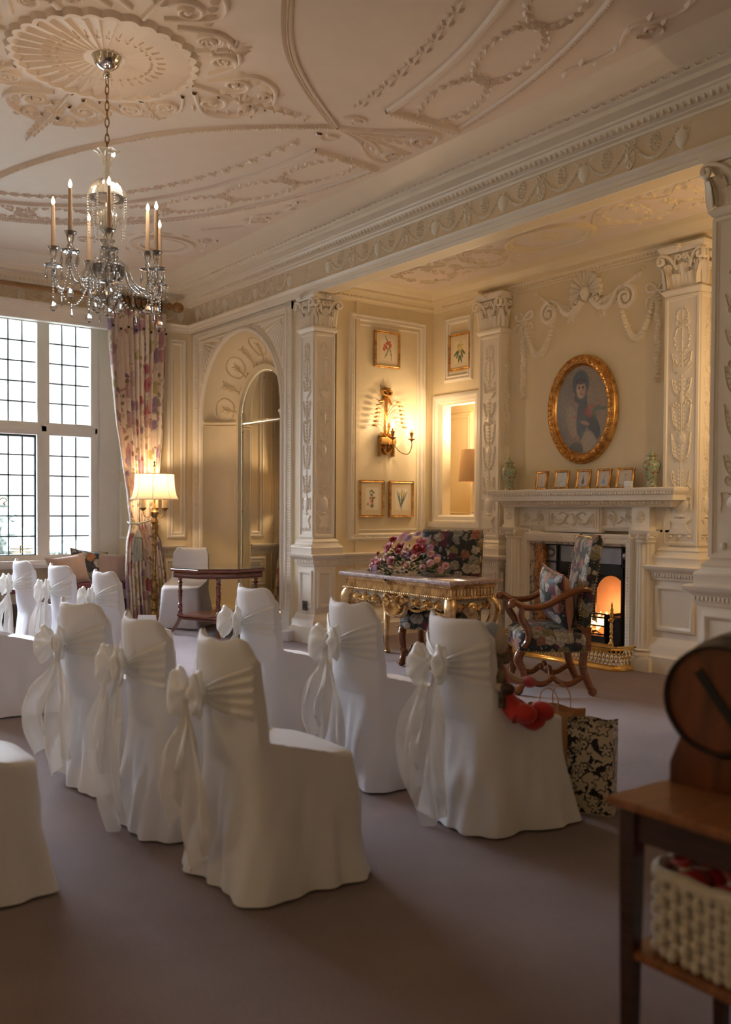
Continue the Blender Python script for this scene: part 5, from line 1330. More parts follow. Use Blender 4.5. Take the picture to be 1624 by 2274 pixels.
# ================= curtain, pole, lamp =================
t = thing('curtain_pole', 'thick golden wooden curtain pole with turned finial above the window', 'curtain pole', (-11.0, 4.2, 3.93))
m = MB(); m.tube([(0, -4.4, 0), (0, .82, 0)], .032, 16); m.build('pole', M['oak'], t)
m = MB(T(0, .80, 0) @ Matrix.Rotation(-PI / 2, 4, 'X')); m.lathe([(.03, 0), (.045, .01), (.045, .03), (.028, .045), (.026, .06), (.055, .085), (.066, .12), (.062, .16), (.045, .19), (.02, .205)], seg=20); m.build('finial', M['oak'], t)
rp = None
for k in range(10):
    y = lerp(.06, .70, k / 9)
    m = MB(T(0, y, -.012) @ rz(random.uniform(-.2, .2))); m.tube([(.062 * math.cos(a * PI / 12), 0, .062 * math.sin(a * PI / 12)) for a in range(24)], .009, 6, closed=True); m.tube([(0, 0, -.06), (0, 0, -.09)], .004, 4)
    m.build('curtain_ring', M['darkwood'], t)
m = MB(); m.box(-.2, .72, -.03, .0, .75, .03); m.build('bracket', M['antique'], t)
m = MB(); rows = []; uvs = []
NXC, NZC = 150, 70
for i in range(NZC + 1):
    z = lerp(3.83, .01, i / NZC)
    w = interp([(0, .56), (.6, .54), (1.0, .46), (1.22, .30), (1.4, .36), (2.4, .62), (3.5, .74), (3.83, .75)], z)
    c = interp([(0, 4.74), (1.0, 4.68), (1.22, 4.655), (1.6, 4.66), (2.6, 4.62), (3.83, 4.60)], z)
    amp = interp([(0, .050), (1.0, .035), (1.22, .02), (1.5, .03), (3.0, .045), (3.6, .04), (3.83, .03)], z); r_ = []
    for j in range(NXC + 1):
        u = j / NXC; f = math.sin(u * 2 * PI * 11 + .5 * math.sin(z * 1.3)) + .25 * math.sin(u * 2 * PI * 23 + z)
        y = c + w * (u - .5) + .010 * math.sin(u * 60 + z); x = -11.0 + amp * f - .03 * math.sin(PI * u) * (1 if 1.0 < z < 1.5 else .3)
        r_.append((x, y, z + (.02 * math.sin(u * 9) if i == NZC else 0)))
    rows.append(r_)
m.grid(rows); o = m.build('curtain', CURT, None, 80)
uvl = o.data.uv_layers.new(name='UV')
for li, lp in enumerate(o.data.loops): vi = lp.vertex_index; i, j = divmod(vi, NXC + 1); uvl.data[li].uv = (j / NXC * 1.9, (1 - i / NZC) * 3.8)
tag(o, 'floral linen curtain with roses, gathered and tied back beside the window', 'curtain')
m = MB()
for k in range(8): m.ell((-10.945, lerp(4.27, 4.95, k / 7), 3.60 - .03 * (k % 2)), .016, 8, 6)
m.build('covered_button', M['black'], o)
m = MB()
m.tube(catmull([(-11.06, 4.50, 1.235), (-10.95, 4.51, 1.215), (-10.925, 4.66, 1.235), (-10.93, 4.79, 1.29), (-11.0, 4.86, 1.36), (-11.12, 4.88, 1.42)], 8), .012, 8)
m.ell((-10.93, 4.58, 1.21), (.022, .03, .02), 8, 6); o = m.build('tieback', M['tassel'], None); tag(o, 'grey green silk rope tieback with long tassel round the floral curtain', 'tieback')
m = MB(T(-10.92, 4.575, 1.16)); m.tube([(0, 0, .05), (0, 0, -.03)], .005, 5); m.lathe([(.008, -.01), (.02, -.03), (.035, -.09), (.042, -.11), (.03, -.12), (.035, -.125), (.042, -.15), (.046, -.25), (.05, -.40), (.0, -.405)], seg=28, rib=.08, ribn=14); m.build('tassel', M['tassel'], o)
t = thing('floor_lamp', 'antique brass floor lamp with lit cream pagoda shade beside the curtain', 'floor lamp', (-10.745, 4.71, 0))
m = MB(); m.lathe([(.16, 0), (.17, .015), (.15, .035), (.10, .05), (.06, .09), (.035, .16), (.045, .18), (.045, .19), (.03, .21), (.035, .26), (.03, .28), (.055, .31), (.055, .34), (.03, .37), (.04, .42), (.05, .46), (.022, .56), (.036, .58), (.036, .60), (.022, .62)], seg=20); m.build('base', M['antique'], t)
m = MB(); m.lathe([(.022, .60), (.022, .95), (.038, .96), (.024, .99), (.026, 1.05), (.046, 1.17), (.046, 1.20), (.03, 1.22), (.05, 1.24), (.03, 1.265), (.02, 1.29), (.045, 1.32), (.05, 1.36), (.02, 1.39), (.012, 1.40), (.01, 1.90), (.018, 1.91), (.006, 1.94), (.012, 1.96), (.003, 1.985)], seg=18); m.build('pole', M['antique'], t)
for q in range(3):
    a = q * 2 * PI / 3 + .55; c, s_ = math.cos(a), math.sin(a)
    m = MB(); m.tube(catmull([(c * .03, s_ * .03, 1.34), (c * .08, s_ * .08, 1.30), (c * .13, s_ * .13, 1.31), (c * .15, s_ * .15, 1.38)], 6), .006, 6); m.M = T(c * .15, s_ * .15, 1.375); m.lathe([(.01, 0), (.022, .01), (.045, .03), (.045, .035)], seg=14); ar = m.build('arm', M['antique'], t)
    m = MB(T(c * .15, s_ * .15, 1.41)); m.lathe([(.038, 0), (.036, .14)], seg=14); m.build('candle_sleeve', basic('cream_candle_sleeve', (.78, .60, .34), .5, var=.03), ar)
shm, nt, b = new_mat('cream_silk_shade'); out = nt.nodes['Material Output']; nt.nodes.remove(b)
d = N(nt, 'ShaderNodeBsdfDiffuse', i_Color=(.80, .72, .60, 1)); tr = N(nt, 'ShaderNodeBsdfTranslucent', i_Color=(.85, .70, .52, 1)); a_ = N(nt, 'ShaderNodeMixShader', i_Fac=.5); L(nt, d.outputs[0], a_.inputs[1]); L(nt, tr.outputs[0], a_.inputs[2]); L(nt, a_.outputs[0], out.inputs['Surface'])
m = MB(); prof = [(.285, 1.515), (.262, 1.56), (.243, 1.64), (.235, 1.74), (.232, 1.82)]
m.lathe(prof, seg=48); m.f = [f for f in m.f if len(f) == 4]; m.mi = [0] * len(m.f); sh = m.build('lamp_shade', shm, t)
m = MB()
for k in range(8): a = k * PI / 4 + .3; m.tube([((r_ + .003) * math.cos(a), (r_ + .003) * math.sin(a), z) for r_, z in prof], .004, 4)
for r_, z in (prof[0], prof[-1]): m.tube([((r_ + .002) * math.cos(a * PI / 24), (r_ + .002) * math.sin(a * PI / 24), z) for a in range(48)], .005, 5, closed=True)
m.build('shade_trim', M['piping'], sh)
m = MB(); m.ell((0, 0, 1.66), (.03, .03, .045), 10, 6); m.build('bulb', emis('lamp_bulb_glow', (1, .75, .45), 8), t)
# ================= painted pictures (flat images on flat sheets) =================
cm, nt, b = new_mat('printed_picture'); at = N(nt, 'ShaderNodeVertexColor', layer_name='Col'); L(nt, at.outputs[0], b.inputs['Base Color']); b.inputs['Roughness'].default_value = .5; b.inputs['Coat Weight'].default_value = .25; b.inputs['Coat Roughness'].default_value = .08
def paint(name, w, h, nx, nz, fn, parent, mat=None, oval=False):
    """sheet in the x-z plane facing -y, colour from fn(u, v) with u, v in -1..1"""
    vs, fs, cs = [], [], []
    for j in range(nz + 1):
        for i in range(nx + 1):
            u, v = 2 * i / nx - 1, 2 * j / nz - 1
            if oval: k = math.sqrt(max(0, 1 - v * v * .5)); k2 = math.sqrt(max(0, 1 - u * u * .5)); uu, vv = u * k, v * k2
            else: uu, vv = u, v
            vs.append((uu * w / 2, 0, vv * h / 2)); cs.append((*fn(uu, vv), 1))
    for j in range(nz):
        for i in range(nx): a = j * (nx + 1) + i; fs.append((a, a + 1, a + nx + 2, a + nx + 1))
    me = bpy.data.meshes.new(name); me.from_pydata(vs, [], fs); ca = me.color_attributes.new('Col', 'FLOAT_COLOR', 'POINT')
    ca.data.foreach_set('color', [x for c in cs for x in c]); me.materials.append(mat or cm)
    o = bpy.data.objects.new(name, me); COL.objects.link(o); o.parent = parent; return o
def blend(a, b, t): t = max(0, min(1, t)); return tuple(a[i] + (b[i] - a[i]) * t for i in range(3))
def el(u, v, cx, cy, rx, ry, rot=0, soft=.15):
    c, s_ = math.cos(rot), math.sin(rot); x, y = u - cx, v - cy; x, y = (c * x + s_ * y) / rx, (-s_ * x + c * y) / ry
    return max(0, min(1, (1 - math.hypot(x, y)) / soft + .5))
def nz3(u, v, s_, o=0): return noise.noise(Vector((u * s_, v * s_, o)))
def portrait(u, v):
    v2 = v * 1.45
    c = blend((.20, .215, .23), (.34, .27, .20), .5 + .8 * (u * .6 + .2) + .5 * nz3(u, v, 3)); c = blend(c, (.40, .42, .46), (-u - .35) * 1.1 * (1 - abs(v)))
    bw = .42 + .10 * max(0, -v)
    c = blend(c, (.30, .26, .23), el(u, v2, .0, -.75, bw + .06, 1.05) * .8)
    c = blend(c, (.40, .36, .32), el(u, v2, -.33, -.35, .20, .50, .2) * .75)
    c = blend(c, (.09, .11, .14), el(u, v2, .02, -.25, .20, .66, -.1)); c = blend(c, (.08, .10, .12), el(u, v2, .42, -.55, .20, .40, .35))
    c = blend(c, (.42, .38, .33), el(u, v2, .26, -1.05, .26, .40, .2) * .8); c = blend(c, (.10, .12, .12), el(u, v2, -.22, -1.25, .28, .26, .6) * .8)
    c = blend(c, (.09, .115, .15), el(u, v2, -.03, .78, .30, .42)); c = blend(c, (.09, .115, .15), el(u, v2, -.03, .36, .24, .18))
    c = blend(c, (.48, .36, .30), el(u, v2, -.02, .60, .165, .27, 0, .2)); c = blend(c, (.30, .20, .17), el(u, v2, .07, .58, .08, .22, 0, .8) * .5)
    c = blend(c, (.07, .07, .09), el(u, v2, -.02, .86, .20, .10) * .9)
    for ex in (-.085, .055): c = blend(c, (.03, .025, .03), el(u, v2, ex, .655, .035, .028)); c = blend(c, (.10, .07, .06), el(u, v2, ex, .71, .05, .014) * .8)
    c = blend(c, (.28, .17, .14), el(u, v2, -.015, .56, .016, .06) * .7); c = blend(c, (.38, .13, .12), el(u, v2, -.015, .47, .05, .018))
    for (x, y, r_) in ((.22, -.02, .09), (.36, .08, .08), (.30, -.18, .10), (.14, -.12, .07), (-.22, -.22, .06), (.62, .20, .06)): c = blend(c, (.42, .10, .11), el(u, v2, x, y, r_, r_, 0, .6) * (.6 + .5 * nz3(u, v, 14)))
    for (x, y, r_, a) in ((.52, .0, .16, .5), (.1, -.32, .16, 1.2), (.0, -.75, .14, 1.5), (.72, -.02, .13, 0), (.45, -.2, .14, 2)): c = blend(c, (.10, .15, .12), el(u, v2, x, y, r_, r_ * .4, a, .5) * .8)
    c = blend(c, (.45, .32, .26), el(u, v2, .12, -.42, .17, .055, -.35)); c = blend(c, (.45, .32, .26), el(u, v2, -.20, -.80, .14, .06, -.6))
    for k in range(4): c = blend(c, (.28, .18, .15), el(u, v2, .06 + .03 * k, -.45 + .012 * k, .08, .006, -.35) * .7); c = blend(c, (.28, .18, .15), el(u, v2, -.24 + .03 * k, -.82, .008, .06, -.8) * .6)
    g = 1 + .35 * nz3(u, v * 1.4, 22) + .25 * nz3(u, v, 50, 2)
    return tuple(max(0, x * g) for x in c)
t = thing('oval_portrait', 'oval portrait of a hooded girl holding flowers in a wide gilt frame', 'picture', (-6.125, FY - .012, 2.385))
t.rotation_euler = (R(1.2), 0, 0)
paint('painted_canvas', .70, .92, 90, 120, portrait, t, None, True).location = (0, -.018, 0)
m = MB(); prof = [(.0, .0), (.004, .035), (.012, .045), (.020, .040), (.028, .050), (.055, .060), (.078, .048), (.084, .050), (.090, .036), (.094, .040), (.104, .028), (.110, .014)]
A_, B_ = .428, .528; rows = []
for j in range(97):
    a = 2 * PI * j / 96; nx_, nz_ = math.cos(a) / A_, math.sin(a) / B_; l_ = math.hypot(nx_, nz_); nx_, nz_ = nx_ / l_, nz_ / l_
    rows.append([(A_ * math.cos(a) - nx_ * o_, -h_, B_ * math.sin(a) - nz_ * o_) for o_, h_ in prof])
m.grid(rows)
for j in range(64):
    a = 2 * PI * j / 64 + .05; q = .052; nx_, nz_ = math.cos(a) / A_, math.sin(a) / B_; l_ = math.hypot(nx_, nz_)
    x, z = A_ * math.cos(a) - nx_ / l_ * q, B_ * math.sin(a) - nz_ / l_ * q
    m.M = frame((x, -.050, z), (-math.sin(a), 0, math.cos(a)), (math.cos(a), 0, math.sin(a)), (0, -1, 0)); m.dome(0, (.010 if j % 2 else -.010), .017, .012, .020, .5 if j % 2 else -.5, 8); m.bead(.014, (-.016 if j % 2 else .016), .007, .018, 5)
m.build('gilt_frame', M['gilt'], t)
# botanical prints
def sprig(kind):
    cols = {0: (.55, .12, .06), 1: (.60, .45, .10), 2: (.60, .20, .10), 3: (.70, .50, .10)}
    def f(u, v):
        c = (.74, .62, .42)
        if abs(u) < .62 and abs(v) < .70: c = (.68, .56, .37)
        if abs(u) < .60 and abs(v) < .685: c = (.80, .68, .48)
        if kind >= 2 and abs(u) < .56 and abs(v) < .66: c = (.84, .76, .62)
        g = (.07, .14, .07); r = cols[kind]; u, v = u * .72, v * .76
        def leaf(x, y, a, L_, w): return el(u, v, x, y, L_, w, a, .3)
        if kind == 0:
            for k in range(9): t_ = k / 8; c = blend(c, g, leaf(.26 - .35 * t_ * t_, -.4 + .95 * t_, 1.5 + .5 * t_, .12, .022))
            for k in range(5): c = blend(c, g, leaf(-.1 + .05 * k, -.30 + .1 * k, .9 - .1 * k, .16, .016))
            for (x, y) in ((-.15, .18), (-.02, .30), (-.22, .02), (.14, .34), (.2, .2), (-.08, .1)): c = blend(c, r, leaf(x, y, x * 5, .12, .05)); c = blend(c, r, leaf(x, y, x * 5 + 1.4, .10, .04))
        elif kind == 1:
            for (x, y, a) in ((-.16, -.12, 1.1), (.16, -.12, 2.0), (-.05, -.32, 1.4), (.10, -.34, 1.9), (-.28, -.05, .7), (.28, -.02, 2.4)): c = blend(c, g, leaf(x, y, a, .20, .06))
            for k in range(12): c = blend(c, r, el(u, v, .17 * math.cos(k * 2.4) * (k % 3 + 1) / 2.2, .24 + .17 * math.sin(k * 2.4) * (k % 3 + 1) / 2.2, .065, .05, 0, .4))
        elif kind == 2:
            for k in range(16): q = k * 2.4; c = blend(c, g, leaf(.03 + .16 * math.cos(q) * (k / 16), .0 + .36 * math.sin(q * .7), q, .09, .03))
            for (x, y) in ((-.05, -.12), (.08, 0), (-.1, .02), (.03, -.22), (-.26, -.25)): c = blend(c, r, el(u, v, x, y, .07, .06, 0, .4))
        else:
            for (x, y, a) in ((-.12, -.05, 1.75), (.10, 0, 1.3), (.2, .05, 1.05), (0, -.15, 1.55), (-.2, .06, 1.9), (.02, .1, 1.5)): c = blend(c, (.12, .18, .17), leaf(x, y, a, .38, .035))
            for (x, y) in ((-.03, .3), (.03, .24), (-.08, .2)): c = blend(c, r, el(u, v, x, y, .06, .04, 0, .4))
        return c
    return f
def framed(name, label, cat, fr, w, h, fn, fw, mat, nx=44, nz=60, depth=.022, group=None, gl=True):
    t = thing(name, label, cat, (0, 0, 0), 0, group); t.matrix_world = fr
    # local frame here: x right, z up, -y to the room
    paint('print', w - 2 * fw + .004, h - 2 * fw + .004, nx, nz, fn, t).location = (0, -.008, 0)
    m = MB(frame((0, 0, 0), (1, 0, 0), (0, 0, 1), (0, -1, 0))); m.rframe(-w / 2, -h / 2, w / 2, h / 2, [(0, -.004), (0, depth * .8), (fw * .15, depth), (fw * .3, depth * .8), (fw * .5, depth * .75), (fw * .8, depth * .95), (fw * .9, depth * .8), (fw, depth * .3)]); m.build('gilt_frame', mat, t)
    m = MB(); m.box(-w / 2 + .004, -.004, -h / 2 + .004, w / 2 - .004, 0, h / 2 - .004); m.build('backing', M['darkwood'], t)
    return t
def onE(y, z): return T(SXW + .012, y, z) @ rz(PI / 2)
framed('botanical_print', 'gilt framed botanical print of a red drooping flower above the wall sconce', 'picture', onE(6.425, 3.185), .355, .405, sprig(0), .026, M['gilt'], group='gilt framed botanical prints')
framed('botanical_print', 'gilt framed botanical print of orange blossom, lower left of the sconce wall', 'picture', onE(6.222, 1.525), .345, .41, sprig(2), .024, M['gilt'], group='gilt framed botanical prints')
framed('botanical_print', 'gilt framed botanical print of blue green blades, right of the orange blossom print', 'picture', onE(6.640, 1.525), .345, .41, sprig(3), .024, M['gilt'], group='gilt framed botanical prints')
framed('botanical_print', 'gilt framed botanical print of yellow blossom over the lit wall hatch', 'picture', T(-7.90, FY - .012, 3.175), .355, .41, sprig(1), .026, M['gilt'], group='gilt framed botanical prints')
def lady(k):
    def f(u, v):
        c = (.62, .56, .50) if v > -.75 else (.42, .45, .48)
        sk = [(.45, .45, .47), (.66, .72, .80), (.05, .06, .08), (.28, .33, .42), (.56, .52, .50)][k]
        if k == 1:  # window reflection painted into the colours of this print
            c = (.70, .76, .84)
            if abs(u + .1 - .35 * v) < .03 or abs(v + .2 - .4 * u) < .03: c = (.15, .25, .32)
            return c
        c = blend(c, sk, el(u, v, 0, -.38, .34 if k != 2 else .26, .32, 0, .4)); c = blend(c, sk, el(u, v, .02, .02, .14, .26)); c = blend(c, (.55, .38, .30), el(u, v, .03, .36, .09, .09)); c = blend(c, (.10, .07, .05), el(u, v, .03, .45, .10, .07)); c = blend(c, (.55, .38, .30), el(u, v, -.14, .10, .14, .03, .8))
        return blend(c, (.75, .74, .72), max(0, nz3(u, v, 9, k)) * .5)
    return f
labs = ['small gilt framed picture of a pale dancer beside the left vase', 'small gilt framed picture with a pale window reflection painted into its print, second from the left vase', 'small gilt framed picture of a lady in a black dress on the mantelpiece', 'small gilt framed picture of a lady in a blue crinoline on the mantelpiece', 'small gilt framed picture of a dancer leaning beside the white note on the mantelpiece']
for k, (x, w_) in enumerate(((-6.52, .155), (-6.26, .155), (-5.99, .158), (-5.745, .160), (-5.50, .165))):
    framed('small_picture', labs[k], 'picture', T(x, 6.975, 1.612 + .092) @ rz(R((-6, 4, 0, -3, 6)[k])) @ Matrix.Rotation(R(-9), 4, 'X'), w_ + .015, .185, lady(k), .022, M['gilt'], 24, 30, .018, 'small gilt pictures on the mantelpiece')
o = MB(); o.box(-.045, -.012, 0, .045, .012, .062); o = o.build('note_card', M['white_paper'], None, 0); o.location = (-5.41, 6.90, 1.611); o.rotation_euler = (0, 0, R(-8)); tag(o, 'small white note block leaning by the rightmost mantel picture', 'card')
nm = MB(frame((0, -.0125, 0), (1, 0, 0), (0, 0, 1), (0, -1, 0)))
for (a0, a1, z) in ((-.01, .025, .052), (-.032, -.018, .036), (-.034, -.018, .030), (-.01, .02, .022), (.0, .018, .016)): nm.box(a0, z, 0, a1, z + .0035, .0006)
nm.build('printed_lines', M['silver'], o, 0)
# vases
vm = floral('celadon_flowered_porcelain', (.33, .42, .30), [(.50, .10, .06), (.60, .40, .15)], [(.50, .08, .06), (.14, .22, .14)], [(.14, .26, .16), (.45, .30, .12)], 22, 'Object', .26, .2, (1, 1, 1), .6, 0)
def vase(x, label):
    t = thing('lidded_vase', label, 'vase', (x, 6.98, 1.611), 0, 'green porcelain vases on the mantelpiece')
    m = MB(); m.lathe([(.048, 0), (.05, .006), (.042, .02), (.038, .05), (.045, .09), (.066, .15), (.078, .19), (.076, .215), (.06, .24), (.036, .252), (.034, .275), (.038, .28), (.0, .281)], seg=32); m.build('body', vm, t)
    m = MB(); m.lathe([(.056, .280), (.056, .284), (.038, .288), (.034, .30), (.022, .315), (.008, .322), (.008, .328), (.012, .335), (.006, .345), (.0, .348)], seg=28); m.build('lid', vm, t)
vase(-6.985, 'lidded green flowered porcelain vase at the left end of the mantelpiece'); vase(-5.222, 'lidded green flowered porcelain vase at the right end of the mantelpiece')
# ================= sconces =================
def sconce(fr, label):
    t = thing('wall_sconce', label, 'wall lamp', (0, 0, 0), 0, 'gilt wheat sheaf sconces in the alcove'); t.matrix_world = fr
    m = MB(); m.rects(0, -.03, [(.10, .03, .0), (.105, .034, .01), (.105, .034, .07), (.10, .03, .08)]); m.M = frame((0, 0, 0), (1, 0, 0), (0, 0, 1), (0, -1, 0))
    m.swag(-.085, .0, .085, .0, .10, .014, .05, 20)
    for sg in (-1, 1):
        for k in range(6): m.bead(sg * .095, -.01 - .022 * k, .011 + .004 * (k % 2), .05)
        m.stroke([(sg * .02, .08), (sg * .03, -.06)], .008, .03)
    for k in range(9): m.bead(-.085 + .021 * k, .10 + .018 * math.sin(k * 1.7), .018, .06, 7)
    m.build('bracket', M['gilt'], t)
    m = MB(frame((0, 0, 0), (1, 0, 0), (0, 0, 1), (0, -1, 0))); m.stroke([(0, .08), (0, .30), (0, .52)], [.028, .02, .016], .03); m.stroke([(.0, .10), (.03, .20), (.02, .24)], .010, .05)
    for sg in (-1, 1):
        m.stroke(catmull([(0, .56), (sg * .03, .60), (sg * .06, .595), (sg * .05, .555), (0, .55)], 4), .014, .045); m.stroke(catmull([(0, .55), (sg * .04, .51), (sg * .055, .47), (sg * .075, .455)], 4), .010, .03); m.stroke(catmull([(0, .57), (sg * .015, .62), (sg * .03, .625), (0, .60)], 4), .010, .05)
    m.bead(0, .555, .022, .055); m.build('ribbon_stem', M['gilt'], t)
    m = MB()
    for sg in (-1, 1):
        for k in range(7):
            z0 = .16 + .045 * k; ln = [.24, .22, .21, .20, .19, .18, .15][k]
            pts = catmull([(sg * .01, -.03, z0 - .06), (sg * ln * .35, -.045, z0 + .04), (sg * ln * .75, -.06, z0 + .06), (sg * ln, -.075, z0 + .035)], 5); m.tube(pts, .003, 4)
            e = pts[-1]; m.ell((e.x - sg * .028, e.y, e.z + .006), (.042, .012, .012), 8, 4)
    m.build('wheat_ears', M['gilt'], t)
    for x, y in ((-.03, -.17), (.27, -.13)):
        m = MB(); m.tube(catmull([(.0 + x * .2, -.04, .05), (x * .45, y * .7, -.07), (x * .8, y, -.10), (x, y, -.02), (x, y, .05)] if x > 0 else [(0, -.04, .06), (-.01, -.10, -.04), (-.02, -.15, -.03), (x, y, .05)], 6), .0055, 6)
        m.M = T(x, y, .04); m.lathe([(.006, 0), (.012, .01), (.045, .028), (.045, .032), (.012, .036), (.012, .05), (.022, .085), (.026, .10), (.012, .102), (.010, .135)], seg=16); a_ = m.build('arm', M['antique'], t)
        m = MB(T(x, y, .175)); m.lathe([(.008, 0), (.018, .015), (.021, .03), (.017, .055), (.008, .078), (.001, .09)], seg=14); m.build('candle_bulb', M['bulb'], a_)
sconce(T(SXW + .004, 6.42, 2.13) @ rz(PI / 2), 'gilt wheat sheaf wall sconce with two lit candle bulbs between the botanical prints')
sconce(T(RX + .012, 6.57, 2.13) @ rz(-PI / 2), 'matching gilt wheat sheaf wall sconce on the alcove wall right of the fireplace')
# ================= chandelier =================
HX_, HY_ = CX + .04, CY
t = thing('chandelier', 'crystal glass chandelier with lit candle lamps hanging on a chain from the ceiling medallion', 'chandelier', (HX_, HY_, 0))
m = MB(); m.lathe([(.085, 4.19), (.088, 4.18), (.08, 4.165), (.07, 4.14), (.045, 4.115), (.018, 4.105), (.016, 4.09), (.026, 4.075), (.02, 4.06), (.006, 4.05)][::-1], seg=40, rib=.03, ribn=20); m.build('ceiling_rose', M['chrome'], t)
for k in range(9):
    z = 4.035 - k * .050; pts = []
    for j in range(12):
        a = 2 * PI * j / 12; x, zz = .012 * math.cos(a), .033 * math.sin(a); pts.append((x, 0, z + zz) if k % 2 else (0, x, z + zz))
    m = MB(rz(R(30 + 7 * k))); m.tube(pts, .0032, 5, closed=True); m.build('chain_link', M['antique'], t)
m = MB(); m.lathe([(.01, 2.66), (.01, 3.62)], seg=10); m.build('stem', M['silver'], t)
cr = M['crystal']
def cl(name, prof, seg=20, rib=0, ribn=0, par=t): m = MB(); m.lathe(prof, seg=seg, rib=rib, ribn=ribn); return m.build(name, cr, par)
cl('trumpet', [(.012, 3.50), (.02, 3.52), (.03, 3.56), (.055, 3.60), (.075, 3.61)], 24, .12, 6); cl('stem_ball', [(.01, 3.42), (.022, 3.44), (.026, 3.47), (.012, 3.50)])
cl('glass_dome', [(.118, 3.32), (.112, 3.36), (.095, 3.40), (.06, 3.43), (.02, 3.44)], 28); cl('twisted_globe', [(.02, 3.10), (.05, 3.13), (.066, 3.18), (.062, 3.22), (.04, 3.25), (.014, 3.265)], 28, .06, 14)
cl('receiver_bowl', [(.02, 2.80), (.07, 2.81), (.10, 2.85), (.105, 2.90), (.06, 2.93), (.02, 2.95)], 28, .05, 14); cl('stem_vase', [(.015, 2.95), (.04, 2.98), (.03, 3.03), (.05, 3.06), (.018, 3.10)]); cl('lower_dish', [(.01, 2.70), (.05, 2.69), (.08, 2.71), (.085, 2.73), (.04, 2.735), (.02, 2.78)], 28, .06, 14)
m = MB(); m.lathe([(.015, 2.81), (.035, 2.82), (.02, 2.86), (.012, 2.875)], seg=16); m.build('receiver_plate', M['silver'], t)
RV, FV = V(.592, .806, 0), V(-.806, .592, 0)
ARMS = [(-.335, 0, 3.02), (-.19, .26, 3.00), (-.16, -.22, 3.05), (-.055, .30, 3.03), (.085, -.27, 3.05), (.21, .18, 3.04), (.26, .30, 2.97), (.30, .02, 3.00)]
def drop_mesh():
    m = MB(); m.ell((0, 0, -.012), .007, 6, 4); m.lathe([(.001, -.085), (.008, -.075), (.009, -.062), (.004, -.025), (.001, -.02)], seg=6); return m
def pear_mesh():
    m = MB(); m.ell((0, 0, -.012), .008, 6, 4); m.lathe([(.001, -.10), (.018, -.088), (.024, -.07), (.018, -.05), (.006, -.03), (.001, -.02)], seg=8); return m
dp = drop_mesh().build('crystal_drop', cr, t, 20); pp_ = pear_mesh().build('pear_drop', cr, t, 20); first = [True, True]
nd = [0]
def hang(o, p, par=None):
    nd[0] += 1
    k = 0 if o is dp else 1
    if first[k]: first[k] = False; q = o
    else: q = o.copy(); COL.objects.link(q)
    q.location = p; q.parent = t; return q
def beads(pts, r=.0075, step=.017):
    m = MB(); L_ = 0
    for a, b_ in zip(pts, pts[1:]):
        n = max(1, int((b_ - a).length / step))
        for k in range(n): m.ell(a.lerp(b_, k / n), r, 6, 4)
    return m
tips = []
for i, (lx, ly, zc) in enumerate(ARMS):
    p = RV * lx + FV * ly; d = p.normalized(); rr = p.length
    pts = catmull([d * .04 + V(0, 0, 2.90), d * .10 + V(0, 0, 2.93), d * rr * .55 + V(0, 0, 2.80), d * rr * .85 + V(0, 0, 2.76), d * rr + V(0, 0, 2.83), p + V(0, 0, zc - .13)], 6)
    m = MB(); m.tube(pts, .0085, 8); m.M = T(p.x, p.y, zc - .13); m.lathe([(.008, 0), (.012, .01), (.05, .012), (.055, .018), (.05, .022), (.014, .024), (.02, .045), (.012, .06), (.022, .085), (.022, .10), (.036, .125), (.038, .13), (.016, .128)], seg=18, rib=.05, ribn=9); ar = m.build('glass_arm', cr, t)
    m = MB(T(p.x, p.y, zc - .02)); m.lathe([(.0145, 0), (.013, .15), (.011, .275), (.004, .28)], seg=12); m.build('candle_tube', M['candle'], ar)
    m = MB(T(p.x, p.y, zc + .26)); m.lathe([(.004, 0), (.010, .010), (.011, .022), (.006, .038), (.001, .05)], seg=10); m.build('flame_bulb', M['cbulb'], ar)
    for k in range(5): a = 2 * PI * k / 5 + i; hang(dp, (p.x + .050 * math.cos(a), p.y + .050 * math.sin(a), zc - .115))
    tips.append(p + V(0, 0, zc - .13)); e = p * 1.0 + V(0, 0, zc - .14)
    beads([e, e + V(0, 0, -.16)]).build('bead_string', cr, t); hang(pp_, tuple(e + V(0, 0, -.16)))
order = sorted(range(8), key=lambda i: math.atan2(ARMS[i][1], ARMS[i][0]))
for a_, b_ in zip(order, order[1:] + order[:1]):
    A_, B_ = tips[a_], tips[b_]; pts = [A_.lerp(B_, k / 12) + V(0, 0, -.19 * 4 * (k / 12) * (1 - k / 12)) for k in range(13)]
    beads(pts).build('bead_swag', cr, t); hang(dp, tuple(pts[6]))
for k in range(7):
    a = 2 * PI * k / 7; top_ = V(.115 * math.cos(a), .115 * math.sin(a), 3.33); beads([top_, top_ + V(0, 0, -.16), V(.10 * math.cos(a), .10 * math.sin(a), 3.05)], .007, .016).build('bead_string', cr, t); 
    beads([V(.095 * math.cos(a), .095 * math.sin(a), 2.88), V(.085 * math.cos(a), .085 * math.sin(a), 2.74)], .008).build('bead_string', cr, t)
    hang(pp_, (.082 * math.cos(a), .082 * math.sin(a), 2.715))
hang(pp_, (0, 0, 2.69))
